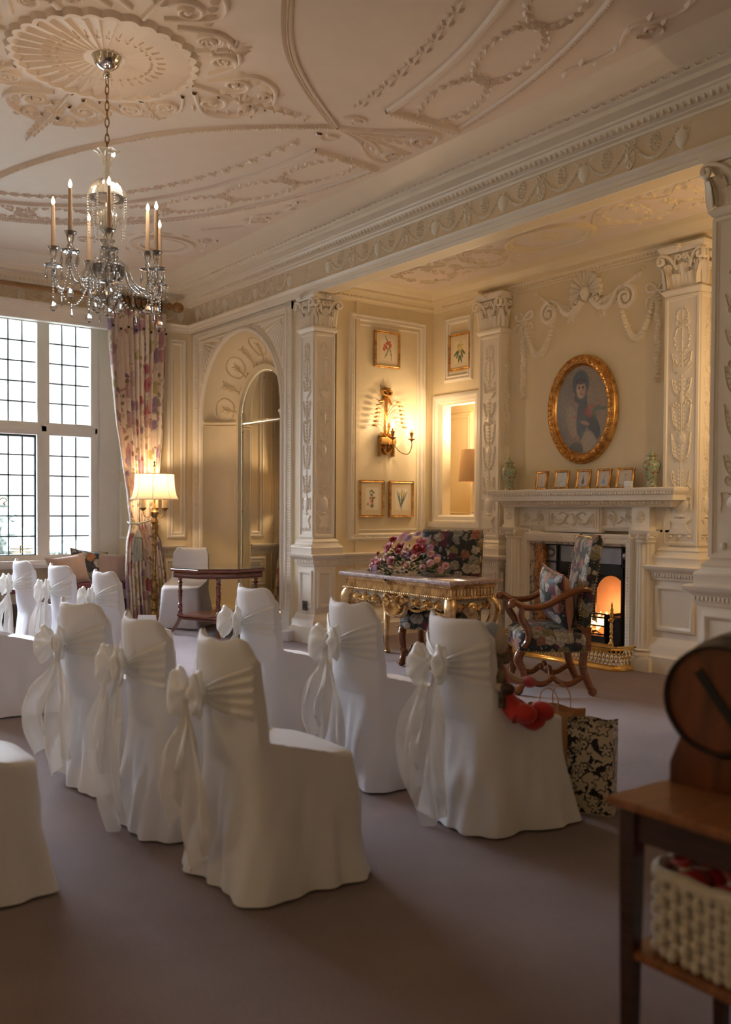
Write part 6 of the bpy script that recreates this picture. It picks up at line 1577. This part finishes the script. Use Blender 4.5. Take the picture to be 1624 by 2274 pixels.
# ================= sockets and box at the pier =================
def socket(fr, w, h, mat, label, inner):
    t = thing('wall_socket', label, 'socket', (0, 0, 0), 0, None); t.matrix_world = fr
    m = MB(); m.box(-w / 2, -.008, -h / 2, w / 2, 0, h / 2); m.build('plate', mat, t)
    m = MB(); 
    for x, z, a, b_ in ((0, h * .12, .004, .010), (-.010, -h * .1, .006, .004), (.010, -h * .1, .006, .004)): m.box(x - a, -.011, z - b_, x + a, -.0085, z + b_)
    m.box(-w * .32, -.010, -h * .25, w * .32, -.0082, h * .3); m.build('insert', inner, t)
socket(T(-8.385, 5.3905 - .016, .385), .085, .10, M['bronze_plate'], 'dark bronze wall socket in the pedestal panel of the pier', M['black'])
socket(T(-8.345, 5.335 - .002, .062), .085, .085, M['antique'], 'old brass wall socket low on the pier plinth, right of the white box', M['black'])
socket(T(-10.52, 5.795, .36), .09, .09, M['bronze_plate'], 'dark dimmer socket low inside the niche beside the mirror', M['brass'])
m = MB(); m.rects(0, 0, [(.045, .04, 0), (.052, .048, .004), (.052, .048, .105), (.046, .042, .11)]); o = m.build('plastic_box', basic('white_plastic', (.80, .81, .84), .4, var=0), None); o.location = (-8.56, 5.255, 0); o.rotation_euler = (0, 0, R(25)); tag(o, 'small white plastic box on the carpet against the pier plinth', 'box')
# ================= flower arrangement =================
def rose(mb, c, r, d, rnd, op=1.0):
    z = Vector(d).normalized(); x = z.orthogonal().normalized(); y = z.cross(x)
    M0 = mb.M; mt = Matrix.Identity(4)
    for i in range(3): mt[i][0] = x[i]; mt[i][1] = y[i]; mt[i][2] = z[i]; mt[i][3] = c[i]
    mb.M = M0 @ mt; mb.ell((0, 0, r * .15), (r * .34, r * .34, r * .5), 8, 5)
    for ringi, (rad, n, hgt, tilt) in enumerate(((.38, 3, .62, .1), (.58, 4, .55, .3), (.80, 5, .42, .6), (1.0, 5, .22, .95))):
        for k in range(n):
            a = 2 * PI * k / n + ringi * .7 + rnd.uniform(-.2, .2); rows = []
            for i in range(5):
                t_ = i / 4; rr = r * lerp(.15, rad, t_ ** .7) * (1 + .1 * op * t_ * tilt); zz = r * (-.25 + (hgt + .25) * t_ - (.12 * tilt * t_ ** 4) * 2); w = .95 * 2 * PI / n * .62 * math.sin(PI * (.18 + .70 * t_))
                rows.append([(rr * math.cos(a + w * s_), rr * math.sin(a + w * s_), zz - abs(s_) * r * .08) for s_ in (-1, -.5, 0, .5, 1)])
            mb.grid(rows)
    mb.M = M0
def daisy(mb, c, r, d, n=18):
    z = Vector(d).normalized(); x = z.orthogonal().normalized(); y = z.cross(x); M0 = mb.M; mt = Matrix.Identity(4)
    for i in range(3): mt[i][0] = x[i]; mt[i][1] = y[i]; mt[i][2] = z[i]; mt[i][3] = c[i]
    mb.M = M0 @ mt
    for q, (rr, h_) in enumerate(((1, 0), (.75, .12), (.5, .2))):
        for k in range(n): a = 2 * PI * k / n + q * .2; mb.leaf(.0, .0, a, r * rr, r * .11, r * .1 + r * h_)
    mb.M = M0
fa = thing('flower_arrangement', 'low mixed arrangement of pink and red roses with trailing foliage on the gilded table', 'flowers', (-6.66, 5.36, .82))
rnd = random.Random(11)
pk = basic('pink_rose_petal', (.66, .26, .30), .6, var=.18, vs=40, sheen=.3); rd = basic('red_rose_petal', (.38, .008, .02), .55, var=.2, vs=40, sheen=.3); ppk = basic('pale_peach_petal', (.76, .52, .44), .6, var=.1, vs=40); ll = basic('lilac_petal', (.56, .38, .56), .6, var=.15, vs=50); lp = basic('pale_pink_petal', (.74, .48, .52), .6, var=.12, vs=40)
gl_ = [basic('dark_green_leaf', (.03, .07, .025), .45, var=.3, vs=30), basic('eucalyptus_leaf', (.10, .17, .10), .5, var=.2, vs=20), basic('olive_fern', (.20, .20, .04), .6, var=.2, vs=20)]
ru = V(.592, .806, 0); fv = V(-.806, .592, 0)
def P3(px, h, dep=0): # px: metres along the picture direction
    return V(0, 0, 0) + V(px, 0, 0) * 1.0 + V(0, dep, h)
spec = [('rose', pk, -.36, .10, -.06, .055), ('rose', rd, -.20, .30, .02, .06), ('rose', pk, -.155, .235, -.08, .062), ('rose', rd, -.38, .17, 0, .03), ('rose', pk, -.20, .09, -.15, .052), ('rose', pk, -.02, .12, -.17, .052), ('rose', ppk, -.11, .155, -.15, .038),
        ('rose', lp, -.26, .235, .03, .05), ('rose', rd, .205, .235, -.05, .065), ('rose', pk, .15, .30, .03, .055), ('rose', ppk, .10, .235, -.10, .036), ('rose', rd, -.06, .24, -.03, .055), ('rose', ppk, .18, .09, -.16, .040), ('rose', lp, .075, .19, -.10, .04), ('rose', ll, .13, .19, -.09, .042),
        ('rose', ppk, .20, .165, -.10, .034), ('rose', rd, .13, .11, -.15, .022), ('rose', ppk, -.27, .115, -.12, .028), ('daisy', lp, -.04, .345, .0, .085), ('daisy', ll, .04, .325, -.02, .055), ('daisy', ll, .12, .37, .02, .045), ('daisy', ll, -.22, .03, -.18, .06), ('daisy', lp, .30, .20, .0, .045), ('daisy', lp, .35, .12, -.05, .045), ('daisy', lp, .40, .06, .02, .04), ('daisy', ll, .27, .25, .02, .045), ('daisy', lp, .43, .10, .05, .04), ('daisy', ll, .34, .17, .04, .04), ('daisy', lp, .31, .08, -.10, .04), ('daisy', ppk, .38, .15, .0, .035), ('rose', rd, .02, .21, -.12, .036), ('rose', lp, -.30, .06, -.15, .036)]
for kind, mt, x, z, y, r_ in spec:
    m = MB(); d = (x * 1.2, -.5 + y * 2, z * 1.5 + .1); x2 = x * 1.12
    (rose(m, (x2, y, z), r_, d, rnd) if kind == 'rose' else daisy(m, (x2, y, z), r_, d))
    m.build('rose_head' if kind == 'rose' else 'star_flower', mt, fa, 60)
m = MB(); m.cur = 0
def lf(mb, p, d, L_, w, c):
    mb.cur = c; d = Vector(d).normalized(); s_ = d.cross(V(0, 0, 1)); s_ = s_.normalized() if s_.length > .01 else V(1, 0, 0); n_ = s_.cross(d)
    a = p; b_ = p + d * L_ * .4; e = p + d * L_
    mb.add([a, b_ + s_ * w - n_ * w * .3, e - n_ * L_ * .1, b_ - s_ * w - n_ * w * .3, b_ + n_ * w * .1], [(0, 1, 4), (1, 2, 4), (2, 3, 4), (3, 0, 4)])
for k in range(620):
    a = rnd.uniform(0, 2 * PI); q = rnd.random() ** .6; x = .46 * q * math.cos(a); y = .20 * q * math.sin(a); z = max(.01, .24 * (1 - q * q) * rnd.uniform(.5, 1.0))
    c = rnd.choice([0, 0, 0, 1, 1, 2] if x < .2 else [0, 2, 2, 1]); lf(m, V(x, y, z), (math.cos(a) + rnd.uniform(-.6, .6), math.sin(a) * 1.0 + rnd.uniform(-.8, .3), rnd.uniform(-.1, .8)), rnd.uniform(.04, .085), rnd.uniform(.010, .024), c)
for k in range(60): t_ = k / 60; lf(m, V(.35 + .22 * t_ + rnd.uniform(-.03, .03), -.06 + rnd.uniform(-.05, .05), .03), (1, rnd.uniform(-1, 1), .3), .04, .004, rnd.choice([1, 2]))
for k in range(14): lf(m, V(-.02 + .10 * rnd.random(), -.235, .03 - .004 * k), (rnd.uniform(-1, 1), -.3, -1), .05, .016, 0)
m.build('foliage', gl_, fa, 0)
# ================= side table, barrel, basket =================
t = thing('side_table', 'dark wooden side table with a lower shelf in the near right corner', 'table', (-.95, 2.03, 0)); hx, hy = .514, .235
m = MB(); m.rects(0, 0, [(hx - .004, hy - .004, .698), (hx, hy, .702), (hx, hy, .716), (hx - .004, hy - .004, .72)]); m.build('table_top', M['tabletop'], t)
m = MB(); m.box(-hx + .035, -hy + .035, .62, hx - .035, -hy + .05, .698); m.box(-hx + .035, hy - .05, .62, hx - .035, hy - .035, .698); m.box(-hx + .035, -hy + .035, .62, -hx + .05, hy - .035, .698); m.box(hx - .05, -hy + .035, .62, hx - .035, hy - .035, .698); m.build('apron', M['darkwood'], t)
for sx in (-1, 1):
    for sy in (-1, 1): m = MB(); m.rects(sx * (hx - .045), sy * (hy - .045), [(.014, .014, 0), (.021, .021, .6), (.021, .021, .698)]); m.build('leg', M['darkwood'], t)
m = MB(); m.rects(0, 0, [(hx - .035, hy - .035, .335), (hx - .032, hy - .032, .338), (hx - .032, hy - .032, .352), (hx - .035, hy - .035, .355)]); m.build('lower_shelf', M['tabletop'], t)
# barrel post box on its cradle
bx, by_, bz = -1.300, 1.995, .950; hd = R(-78)      # the end faces this way
t = thing('wooden_barrel', 'small dark wooden barrel with a slotted end lying on the side table', 'barrel', (bx, by_, bz), hd - PI / 2 + PI)
# local: -y... the barrel runs along local +y away from the viewer, end plate at y = 0
redw = wood('reddish_barrel_oak', (.06, .018, .006), (.21, .062, .018), .38, 4, .2, (3, 1, 1)); barrelM = basic('black_brown_stave', (.022, .012, .010), .45, 0, var=.3, vs=8)
m = MB(Matrix.Rotation(-PI / 2, 4, 'X')); m.lathe([(.124, .012), (.124, .0), (.132, .0), (.136, .03), (.146, .12), (.150, .19), (.146, .26), (.136, .35), (.128, .38), (.0, .38)], seg=40); m.f = [f for f in m.f if len(f) == 4]; m.mi = m.mi[:len(m.f)]; m.build('staves', barrelM, t)
for y0, y1, r0, r1 in ((-.002, .03, .131, .135), (.075, .10, .1415, .1455), (.28, .305, .1465, .1435), (.35, .382, .1385, .1325)):
    m = MB(Matrix.Rotation(-PI / 2, 4, 'X')); m.lathe([(r0 - .004, y0), (r0, y0), (r1, y1), (r1 - .004, y1)], seg=40); m.f = m.f[:-2]; m.mi = m.mi[:-2]; m.build('iron_hoop', M['iron'], t)
m = MB(Matrix.Rotation(-PI / 2, 4, 'X')); m.lathe([(.0, .0125), (.1235, .0125), (.1235, .02)], seg=40); m.build('barrel_end', redw, t)
m = MB(T(0, .0085, 0) @ Matrix.Rotation(R(53), 4, 'Y')); m.box(-.082, -.002, -.0105, .082, .003, .0105); m.build('slot', M['black'], t)
t = thing('barrel_cradle', 'reddish wooden cradle holding the barrel on the side table', 'stand', (bx, by_, .721), hd - PI / 2 + PI)
for y in (.05, .28):
    m = MB(); P = [(-.135, 0), (-.135, .05), (-.105, .13)] + [(-.142 * math.cos(PI * k / 12) * .76, .229 - .150 * math.sin(PI * k / 12) * 1.0 if k else .15) for k in range(1, 12)] + [(.105, .13), (.135, .05), (.135, 0)]
    m.loft([[(x, y, z) for x, z in P], [(x, y + .035, z) for x, z in P]]); m.build('cradle_end', redw, t, 30)
m = MB(); m.box(-.12, .085, 0, -.08, .28, .035); m.build('cross_rail', redw, t); m = MB(); m.box(.08, .085, 0, .12, .28, .035); m.build('cross_rail', redw, t)
# basket
t = thing('rope_basket', 'white chunky woven rope basket of red favours on the side table shelf', 'basket', (-1.155, 2.01, .356))
m = MB(); hxb, hyb = .235, .155
def rr(hx, hy, z, n=64, r=.06):
    P = []
    for j in range(n): a = 2 * PI * j / n; c, s_ = math.cos(a), math.sin(a); k = (abs(c) ** 6 + abs(s_) ** 6) ** (-1 / 6); P.append((hx * c * k, hy * s_ * k, z))
    return P
m.loft([rr(hxb - .03, hyb - .03, 0), rr(hxb - .012, hyb - .012, .002), rr(hxb - .008, hyb - .008, .18)], True, False); m.loft([rr(hxb - .02, hyb - .02, .18), rr(hxb - .03, hyb - .03, .02), rr(.02, .02, .018)], False, True)
m.build('basket_lining', M['basket'], t)
m = MB(); n = 58
for j in range(n):
    p = rr(hxb, hyb, 0, n)[j]
    for k in range(8): m.ell((p[0] * (.985 if (j + k) % 2 else 1.01), p[1] * (.985 if (j + k) % 2 else 1.015), .014 + k * .0235), (.014, .014, .0165), 7, 5)
m.build('weave', M['basket'], t)
m = MB(); pr_ = rr(hxb, hyb, .194, 58); pts = [V(p[0], p[1], .194 + .004 * math.sin(i * 1.5)) for i, p in enumerate(pr_)]; m.tube(pts, .016, 8, closed=True); m.build('rim', M['basket'], t)
rnd = random.Random(5); fav = None; k = 0
for x in (-.15, -.06, .03, .12):
    for y in (-.08, .0, .08):
        k += 1; r_ = .045 + .006 * rnd.random()
        if fav is None:
            m = MB(); m.lathe([(.0, 0), (.035, .004), (.046, .03), (.036, .055), (.010, .066), (.012, .072), (.028, .092), (.024, .094), (.006, .078)], seg=14, rib=.09, ribn=7); fav = m.build('red_favour', M['red'], None, 60); o = fav
            m = MB(); m.tube([(.014 * math.cos(a * PI / 5), .014 * math.sin(a * PI / 5), .069) for a in range(10)], .004, 5, closed=True); m.build('ribbon_tie', M['piping'], fav)
        else: o = dup(fav)
        o.location = (-1.155 + x, 2.01 + y, .356 + .125 + .02 * rnd.random()); o.rotation_euler = (rnd.uniform(-.3, .3), rnd.uniform(-.3, .3), rnd.uniform(0, 6)); tag(o, 'gathered red favour bag with a pale tie piled in the white rope basket', 'favour', 'red favours in the rope basket')
m = MB(); m.loft([rr(hxb - .035, hyb - .035, .08, 24), rr(hxb - .04, hyb - .04, .11, 24)]); o = m.build('red_tissue', M['red'], None); o.location = (-1.155, 2.01, .37); tag(o, 'red tissue lining under the favours in the rope basket', 'paper')
# ================= gift bags =================
bagm, nt, b = new_mat('black_white_floral_paper'); v = coords(nt, 'UV'); wn = N(nt, 'ShaderNodeTexNoise', i_Scale=6.0); L(nt, v, wn.inputs['Vector']); ad = N(nt, 'ShaderNodeVectorMath', operation='MULTIPLY_ADD'); L(nt, wn.outputs['Color'], ad.inputs[0]); ad.inputs[1].default_value = (.03,) * 3; L(nt, v, ad.inputs[2])
def vor(sc, feat='F1'): n = N(nt, 'ShaderNodeTexVoronoi', i_Scale=sc, feature=feat); L(nt, ad.outputs[0], n.inputs['Vector']); return n
v1 = vor(15); pos = N(nt, 'ShaderNodeVectorMath', operation='SUBTRACT'); L(nt, ad.outputs[0], pos.inputs[0]); L(nt, v1.outputs['Position'], pos.inputs[1]); sp = N(nt, 'ShaderNodeSeparateXYZ'); L(nt, pos.outputs[0], sp.inputs[0])
at2 = N(nt, 'ShaderNodeMath', operation='ARCTAN2'); L(nt, sp.outputs[1], at2.inputs[0]); L(nt, sp.outputs[0], at2.inputs[1]); m5 = N(nt, 'ShaderNodeMath', operation='MULTIPLY'); L(nt, at2.outputs[0], m5.inputs[0]); m5.inputs[1].default_value = 5
sn = N(nt, 'ShaderNodeMath', operation='SINE'); L(nt, m5.outputs[0], sn.inputs[0]); th = N(nt, 'ShaderNodeMath', operation='MULTIPLY_ADD'); L(nt, sn.outputs[0], th.inputs[0]); th.inputs[1].default_value = .10; th.inputs[2].default_value = .40
gt_ = N(nt, 'ShaderNodeMath', operation='LESS_THAN'); L(nt, v1.outputs['Distance'], gt_.inputs[0]); L(nt, th.outputs[0], gt_.inputs[1])
dt = N(nt, 'ShaderNodeMath', operation='GREATER_THAN'); L(nt, v1.outputs['Distance'], dt.inputs[0]); dt.inputs[1].default_value = .07; pet = N(nt, 'ShaderNodeMath', operation='MULTIPLY'); L(nt, gt_.outputs[0], pet.inputs[0]); L(nt, dt.outputs[0], pet.inputs[1])
rg = N(nt, 'ShaderNodeMath', operation='ADD'); L(nt, th.outputs[0], rg.inputs[0]); rg.inputs[1].default_value = .09
g3 = N(nt, 'ShaderNodeMath', operation='GREATER_THAN'); L(nt, v1.outputs['Distance'], g3.inputs[0]); L(nt, rg.outputs[0], g3.inputs[1])
n4 = N(nt, 'ShaderNodeTexNoise', i_Scale=24.0, i_Detail=2.0, i_Distortion=1.0); L(nt, v, n4.inputs['Vector']); g4 = N(nt, 'ShaderNodeMath', operation='LESS_THAN'); L(nt, n4.outputs['Fac'], g4.inputs[0]); g4.inputs[1].default_value = .53
bgm = N(nt, 'ShaderNodeMath', operation='MULTIPLY'); L(nt, g3.outputs[0], bgm.inputs[0]); L(nt, g4.outputs[0], bgm.inputs[1])
mx_ = N(nt, 'ShaderNodeMath', operation='MAXIMUM'); L(nt, pet.outputs[0], mx_.inputs[0]); L(nt, bgm.outputs[0], mx_.inputs[1]); L(nt, mix(nt, mx_.outputs[0], (.015, .015, .018), (.66, .58, .45)), b.inputs['Base Color']); b.inputs['Roughness'].default_value = .45
def bag(name, loc, rot, w, d, h, mats, label, lean=.0):
    t = thing(name, label, 'bag', loc, rot); m = MB(); m.cur = 0
    nz_ = 8; uv = []
    def side(p0, p1, mi, wd):
        m.cur = mi; rows = []
        for k in range(nz_ + 1):
            z = h * k / nz_; pts = []
            for i in range(7):
                q = i / 6; x, y = lerp(p0[0], p1[0], q), lerp(p0[1], p1[1], q); bl = .008 * math.sin(PI * q) * math.sin(3 * z / h + p0[0] * 9) ; nx_, ny_ = (p1[1] - p0[1]), -(p1[0] - p0[0]); l_ = math.hypot(nx_, ny_); pts.append((x * (1 + .03 * k / nz_) + nx_ / l_ * bl + lean * z, y + ny_ / l_ * bl, z + (.006 * math.sin(9 * q + p0[1] * 40) if k == nz_ else 0))); uv.append((q * wd, z))
            rows.append(pts)
        m.grid(rows)
    c = [(-w / 2, -d / 2), (w / 2, -d / 2), (w / 2, d / 2), (-w / 2, d / 2)]
    for i in range(4): side(c[i], c[(i + 1) % 4], 1 if i % 2 else 0, w if i % 2 == 0 else d)
    m.box(-w / 2, -d / 2, 0, w / 2, d / 2, .002); uv += [(0, 0)] * 8
    o = m.build('bag_body', mats, t, 50); ul = o.data.uv_layers.new(name='UV')
    for li, lp in enumerate(o.data.loops): ul.data[li].uv = uv[lp.vertex_index]
    return t
palep = basic('cream_printed_gusset', (.55, .47, .36), .6, var=.05)
bt = bag('gift_bag', (-2.895, 3.455, 0), R(28), .205, .12, .425, [bagm, bagm], 'black and cream floral paper gift bag standing beside the toy chair')
m = MB(); m.tube(catmull([(-.05, -.064, .40), (-.045, -.07, .47), (0, -.074, .50), (.045, -.07, .47), (.05, -.064, .40)], 6), .003, 5); 
bt2 = bag('kraft_bag', (-3.17, 3.50, 0), R(10), .26, .12, .435, [M['kraft'], M['kraft']], 'brown kraft paper carrier bag with twisted handles behind the floral gift bag')
for y in (-.055, .06): m = MB(); m.tube(catmull([(-.05, y, .41), (-.05, y - .004, .49), (-.02, y - .006, .53), (.02, y - .006, .53), (.05, y - .004, .49), (.05, y, .41)], 6), .0032, 5); m.build('handle', M['kraft'], bt2)
# ================= soft toy =================
t = thing('soft_toy', 'stuffed red felt toy with pale bonnet sitting on a covered chair', 'toy', (-2.955, 2.915, .495), R(-72))
# local: faces +y
cr_ = basic('cream_toy_fabric', (.56, .46, .36), .85, var=.12, vs=20); furm = basic('mottled_brown_fur', (.16, .12, .08), .95, var=.8, vs=30, bs_=1.0, bscale=60); bon = basic('pale_blue_bonnet', (.36, .42, .50), .7, var=.25, vs=9); rose_ = basic('rose_felt', (.50, .10, .14), .8, var=.1, sheen=.3)
m = MB(); m.lathe([(.0, .02), (.055, .03), (.07, .08), (.062, .16), (.05, .21), (.03, .24), (.0, .245)], 0, -.03, 0, 18); m.build('body', rose_, t)
m = MB(); m.ell((.01, -.03, .335), (.062, .060, .068), 16, 10); m.build('head', cr_, t)
m = MB(); m.ell((.018, -.045, .348), (.066, .058, .070), 16, 10); m.build('bonnet', bon, t)
m = MB(); m.tube([(.045 * math.cos(a * PI / 7), -.03 + .045 * math.sin(a * PI / 7), .255 + .006 * (a % 2)) for a in range(14)], .024, 8, closed=True); m.tube(catmull([(.04, .0, .25), (.07, .03, .20), (.075, .045, .12), (.085, .05, .06)], 5), [.024] * 8 + [.018] * 8, 7); m.build('fur_scarf', furm, t)
for x in (-.026, .034):
    m = MB(); pts = catmull([(x, -.0, .05), (x * 1.1, .05, .045), (x * 1.3, .10, .015), (x * 1.5, .14, -.002), (x * 1.6, .155, .03)], 5) if x < 0 else catmull([(x, -.02, .12), (x * 1.1, .03, .10), (x * 1.25, .08, .055), (x * 1.4, .115, .03)], 5)
    m.tube(pts, [interp([(0, .046), (.6, .044), (1, .046)], i / (len(pts) - 1)) for i in range(len(pts))], 10); e = pts[-1]; m.ell((e.x, e.y + .02, e.z + .012), (.043, .060, .043), 12, 8); m.build('leg', M['red'], t)
for x in (-1, 1):
    m = MB(); m.tube(catmull([(x * .045, -.02, .19), (x * .085, .02, .155), (x * .10, .06, .15)], 5), [.022] * 5 + [.018] * 6, 8); am_ = m.build('arm', cr_, t)
    m = MB(); m.ell((x * .105, .085, .15), (.028, .034, .026), 10, 7); m.build('mitten', M['darkwood'] if x > 0 else rose_, am_)
for (x, y, z) in ((.045, .005, .20), (.066, -.01, .10), (.052, .02, .075)): m = MB(); m.ell((x, y, z), (.013, .013, .013), 10, 6); m.build('button', M['yellow'], t)
# ================= outside =================
m = MB(); m.box(-70, -50, -1.05, -12.3, 60, -1.0); o = structure(m.build('ground_lawn', basic('pale_lawn', (.05, .055, .045), .9, var=.2, vs=.6), None))
def tree(loc, s, label, seed, name='garden_tree'):
    rnd = random.Random(seed); t = thing(name, label, 'tree' if name == 'garden_tree' else 'hedge', loc, 0, None)
    m = MB(); 
    for k in range(110):
        a, q, h = rnd.uniform(0, 6.28), rnd.random() ** .5, rnd.random(); rr_ = s * (.10 + .10 * rnd.random()); c = Vector((math.cos(a) * q * s * (1 - .75 * h), math.sin(a) * q * s * (1 - .75 * h), s * (.35 + 1.5 * h)))
        b0 = len(m.v); m.ell(c, (rr_, rr_, rr_ * .9), 14, 10)
        for i in range(b0, len(m.v)): d = m.v[i] - c; m.v[i] = c + d * (1 + .6 * noise.noise(m.v[i] * (14 / s)))
    m.build('foliage', basic(name + '_leaves', (.085, .100, .085), .9, var=.12, vs=1.2), t, 0)
    m = MB(); m.tube([(0, 0, 0), (0, 0, s * .9)], s * .07, 8); m.build('trunk', M['darkwood'], t)
tree((-34, 7.6, -1.0), 2.6, 'pale misty garden tree outside the left casement window', 1)
for k, y in enumerate((10.8, 12.6, 14.4)):
    t_ = tree((-38, y, -1.0), .62, ('low misty shrub outside behind the left casement', 'low misty shrub outside behind the window mullion', 'low misty shrub outside behind the right hand leaded light')[k], 5 + k, 'garden_shrub')
SKY = 36.0; EXPO = 0.38
def LAMPS():
    W3 = (1, .74, .46)
    for k, (x, y) in enumerate(((-8.14, 6.42), (-8.14, 6.72), (-3.70, 6.30), (-3.70, 6.60))): lamp('sconce_lamp', 'POINT', (x, y, 2.38), 4.5 if k < 2 else 9, WARM2, .02)
    lamp('floor_lamp_light', 'POINT', (-10.745, 4.71, 1.74), 20, WARM2, .05)
    lamp('hatch_light', 'POINT', (-8.0, 7.44, 1.88), 7, W3, .04)
    lamp('hatch_fill_light', 'POINT', (-7.95, 7.36, 2.35), 16, W3, .08)  # added fill that brightens the hatch recess, separate from the table lamp
    lamp('fire_light', 'POINT', (-5.97, 7.25, .45), 8, (1, .40, .12), .08)
    for q in range(3): lamp('room_fill_light', 'POINT', (-.5 - 3.2 * q, -1.1, 2.0), 8, W3, .12)  # unseen warm fill added along the south wall, no lamps modelled there
    for k in range(5):
        a = 2 * PI * k / 5; lamp('chandelier_light', 'POINT', (CX + .04 + .25 * math.cos(a), CY + .25 * math.sin(a), 3.36), 1.6, W3, .012)
# ================= camera, daylight, lamps =================
cam = bpy.data.cameras.new('camera'); co = bpy.data.objects.new('camera', cam); COL.objects.link(co); SC.camera = co
yaw, pit, rol = R(-53.684), R(-1.331), R(0.337)
f = V(math.sin(yaw) * math.cos(pit), math.cos(yaw) * math.cos(pit), math.sin(pit)); r = V(math.cos(yaw), -math.sin(yaw), 0); u = r.cross(f)
r2 = r * math.cos(rol) + u * math.sin(rol); u2 = -r * math.sin(rol) + u * math.cos(rol)
mt = Matrix((( r2.x, u2.x, -f.x, 0), (r2.y, u2.y, -f.y, 0), (r2.z, u2.z, -f.z, 1.4), (0, 0, 0, 1)))
co.matrix_world = mt
cam.sensor_fit = 'VERTICAL'; cam.sensor_height = 36; cam.lens = 2089.85 / 2274 * 36; cam.shift_y = 44.05 / 2274; cam.clip_start = .05
cam.dof.use_dof = True; cam.dof.focus_distance = 7.3; cam.dof.aperture_fstop = 1.9
w = bpy.data.worlds.new('overcast_sky'); SC.world = w; w.use_nodes = True; nt = w.node_tree; bg = nt.nodes['Background']
tc = N(nt, 'ShaderNodeTexCoord'); sp = N(nt, 'ShaderNodeSeparateXYZ'); L(nt, tc.outputs['Generated'], sp.inputs[0])
rp = ramp(nt, [(.0, (.02, .02, .02)), (.49, (.026, .027, .027)), (.505, (.040, .040, .040)), (.585, (.046, .047, .048)), (.68, (1.15, 1.25, 1.4)), (1, (1.5, 1.65, 1.9))]); mr = N(nt, 'ShaderNodeMapRange'); mr.inputs['From Min'].default_value = -1; L(nt, sp.outputs[2], mr.inputs['Value']); L(nt, mr.outputs[0], rp.inputs[0]); L(nt, rp.outputs[0], bg.inputs[0]); bg.inputs[1].default_value = SKY
def lamp(name, kind, loc, watt, col, size=.03, rot=None, sy=None, portal=False):
    l = bpy.data.lights.new(name, kind); l.energy = watt; l.color = col
    if kind == 'AREA':
        l.size = size
        if sy: l.shape = 'RECTANGLE'; l.size_y = sy
        l.cycles.is_portal = portal
    else: l.shadow_soft_size = size
    o = bpy.data.objects.new(name, l); COL.objects.link(o); o.location = loc
    if rot: o.rotation_euler = rot
    return o
lamp('window_portal', 'AREA', (GX - .12, 2.1, 2.25), 1, (1, 1, 1), 5.2, (0, -PI / 2, 0), 2.95, True).rotation_euler = (0, -PI / 2, PI / 2) if False else (0, -PI / 2, 0)
WARM = (1, .60, .27); WARM2 = (1, .68, .38)
LAMPS()
SC.view_settings.view_transform = 'Standard'; SC.view_settings.look = 'None'; SC.view_settings.gamma = 1; SC.view_settings.use_curve_mapping = False
SC.view_settings.exposure = EXPO
cy = SC.cycles; cy.max_bounces = 10; cy.diffuse_bounces = 5; cy.glossy_bounces = 4; cy.transmission_bounces = 8; cy.transparent_max_bounces = 24; cy.caustics_reflective = False; cy.caustics_refractive = False; cy.sample_clamp_indirect = 6; cy.use_denoising = True
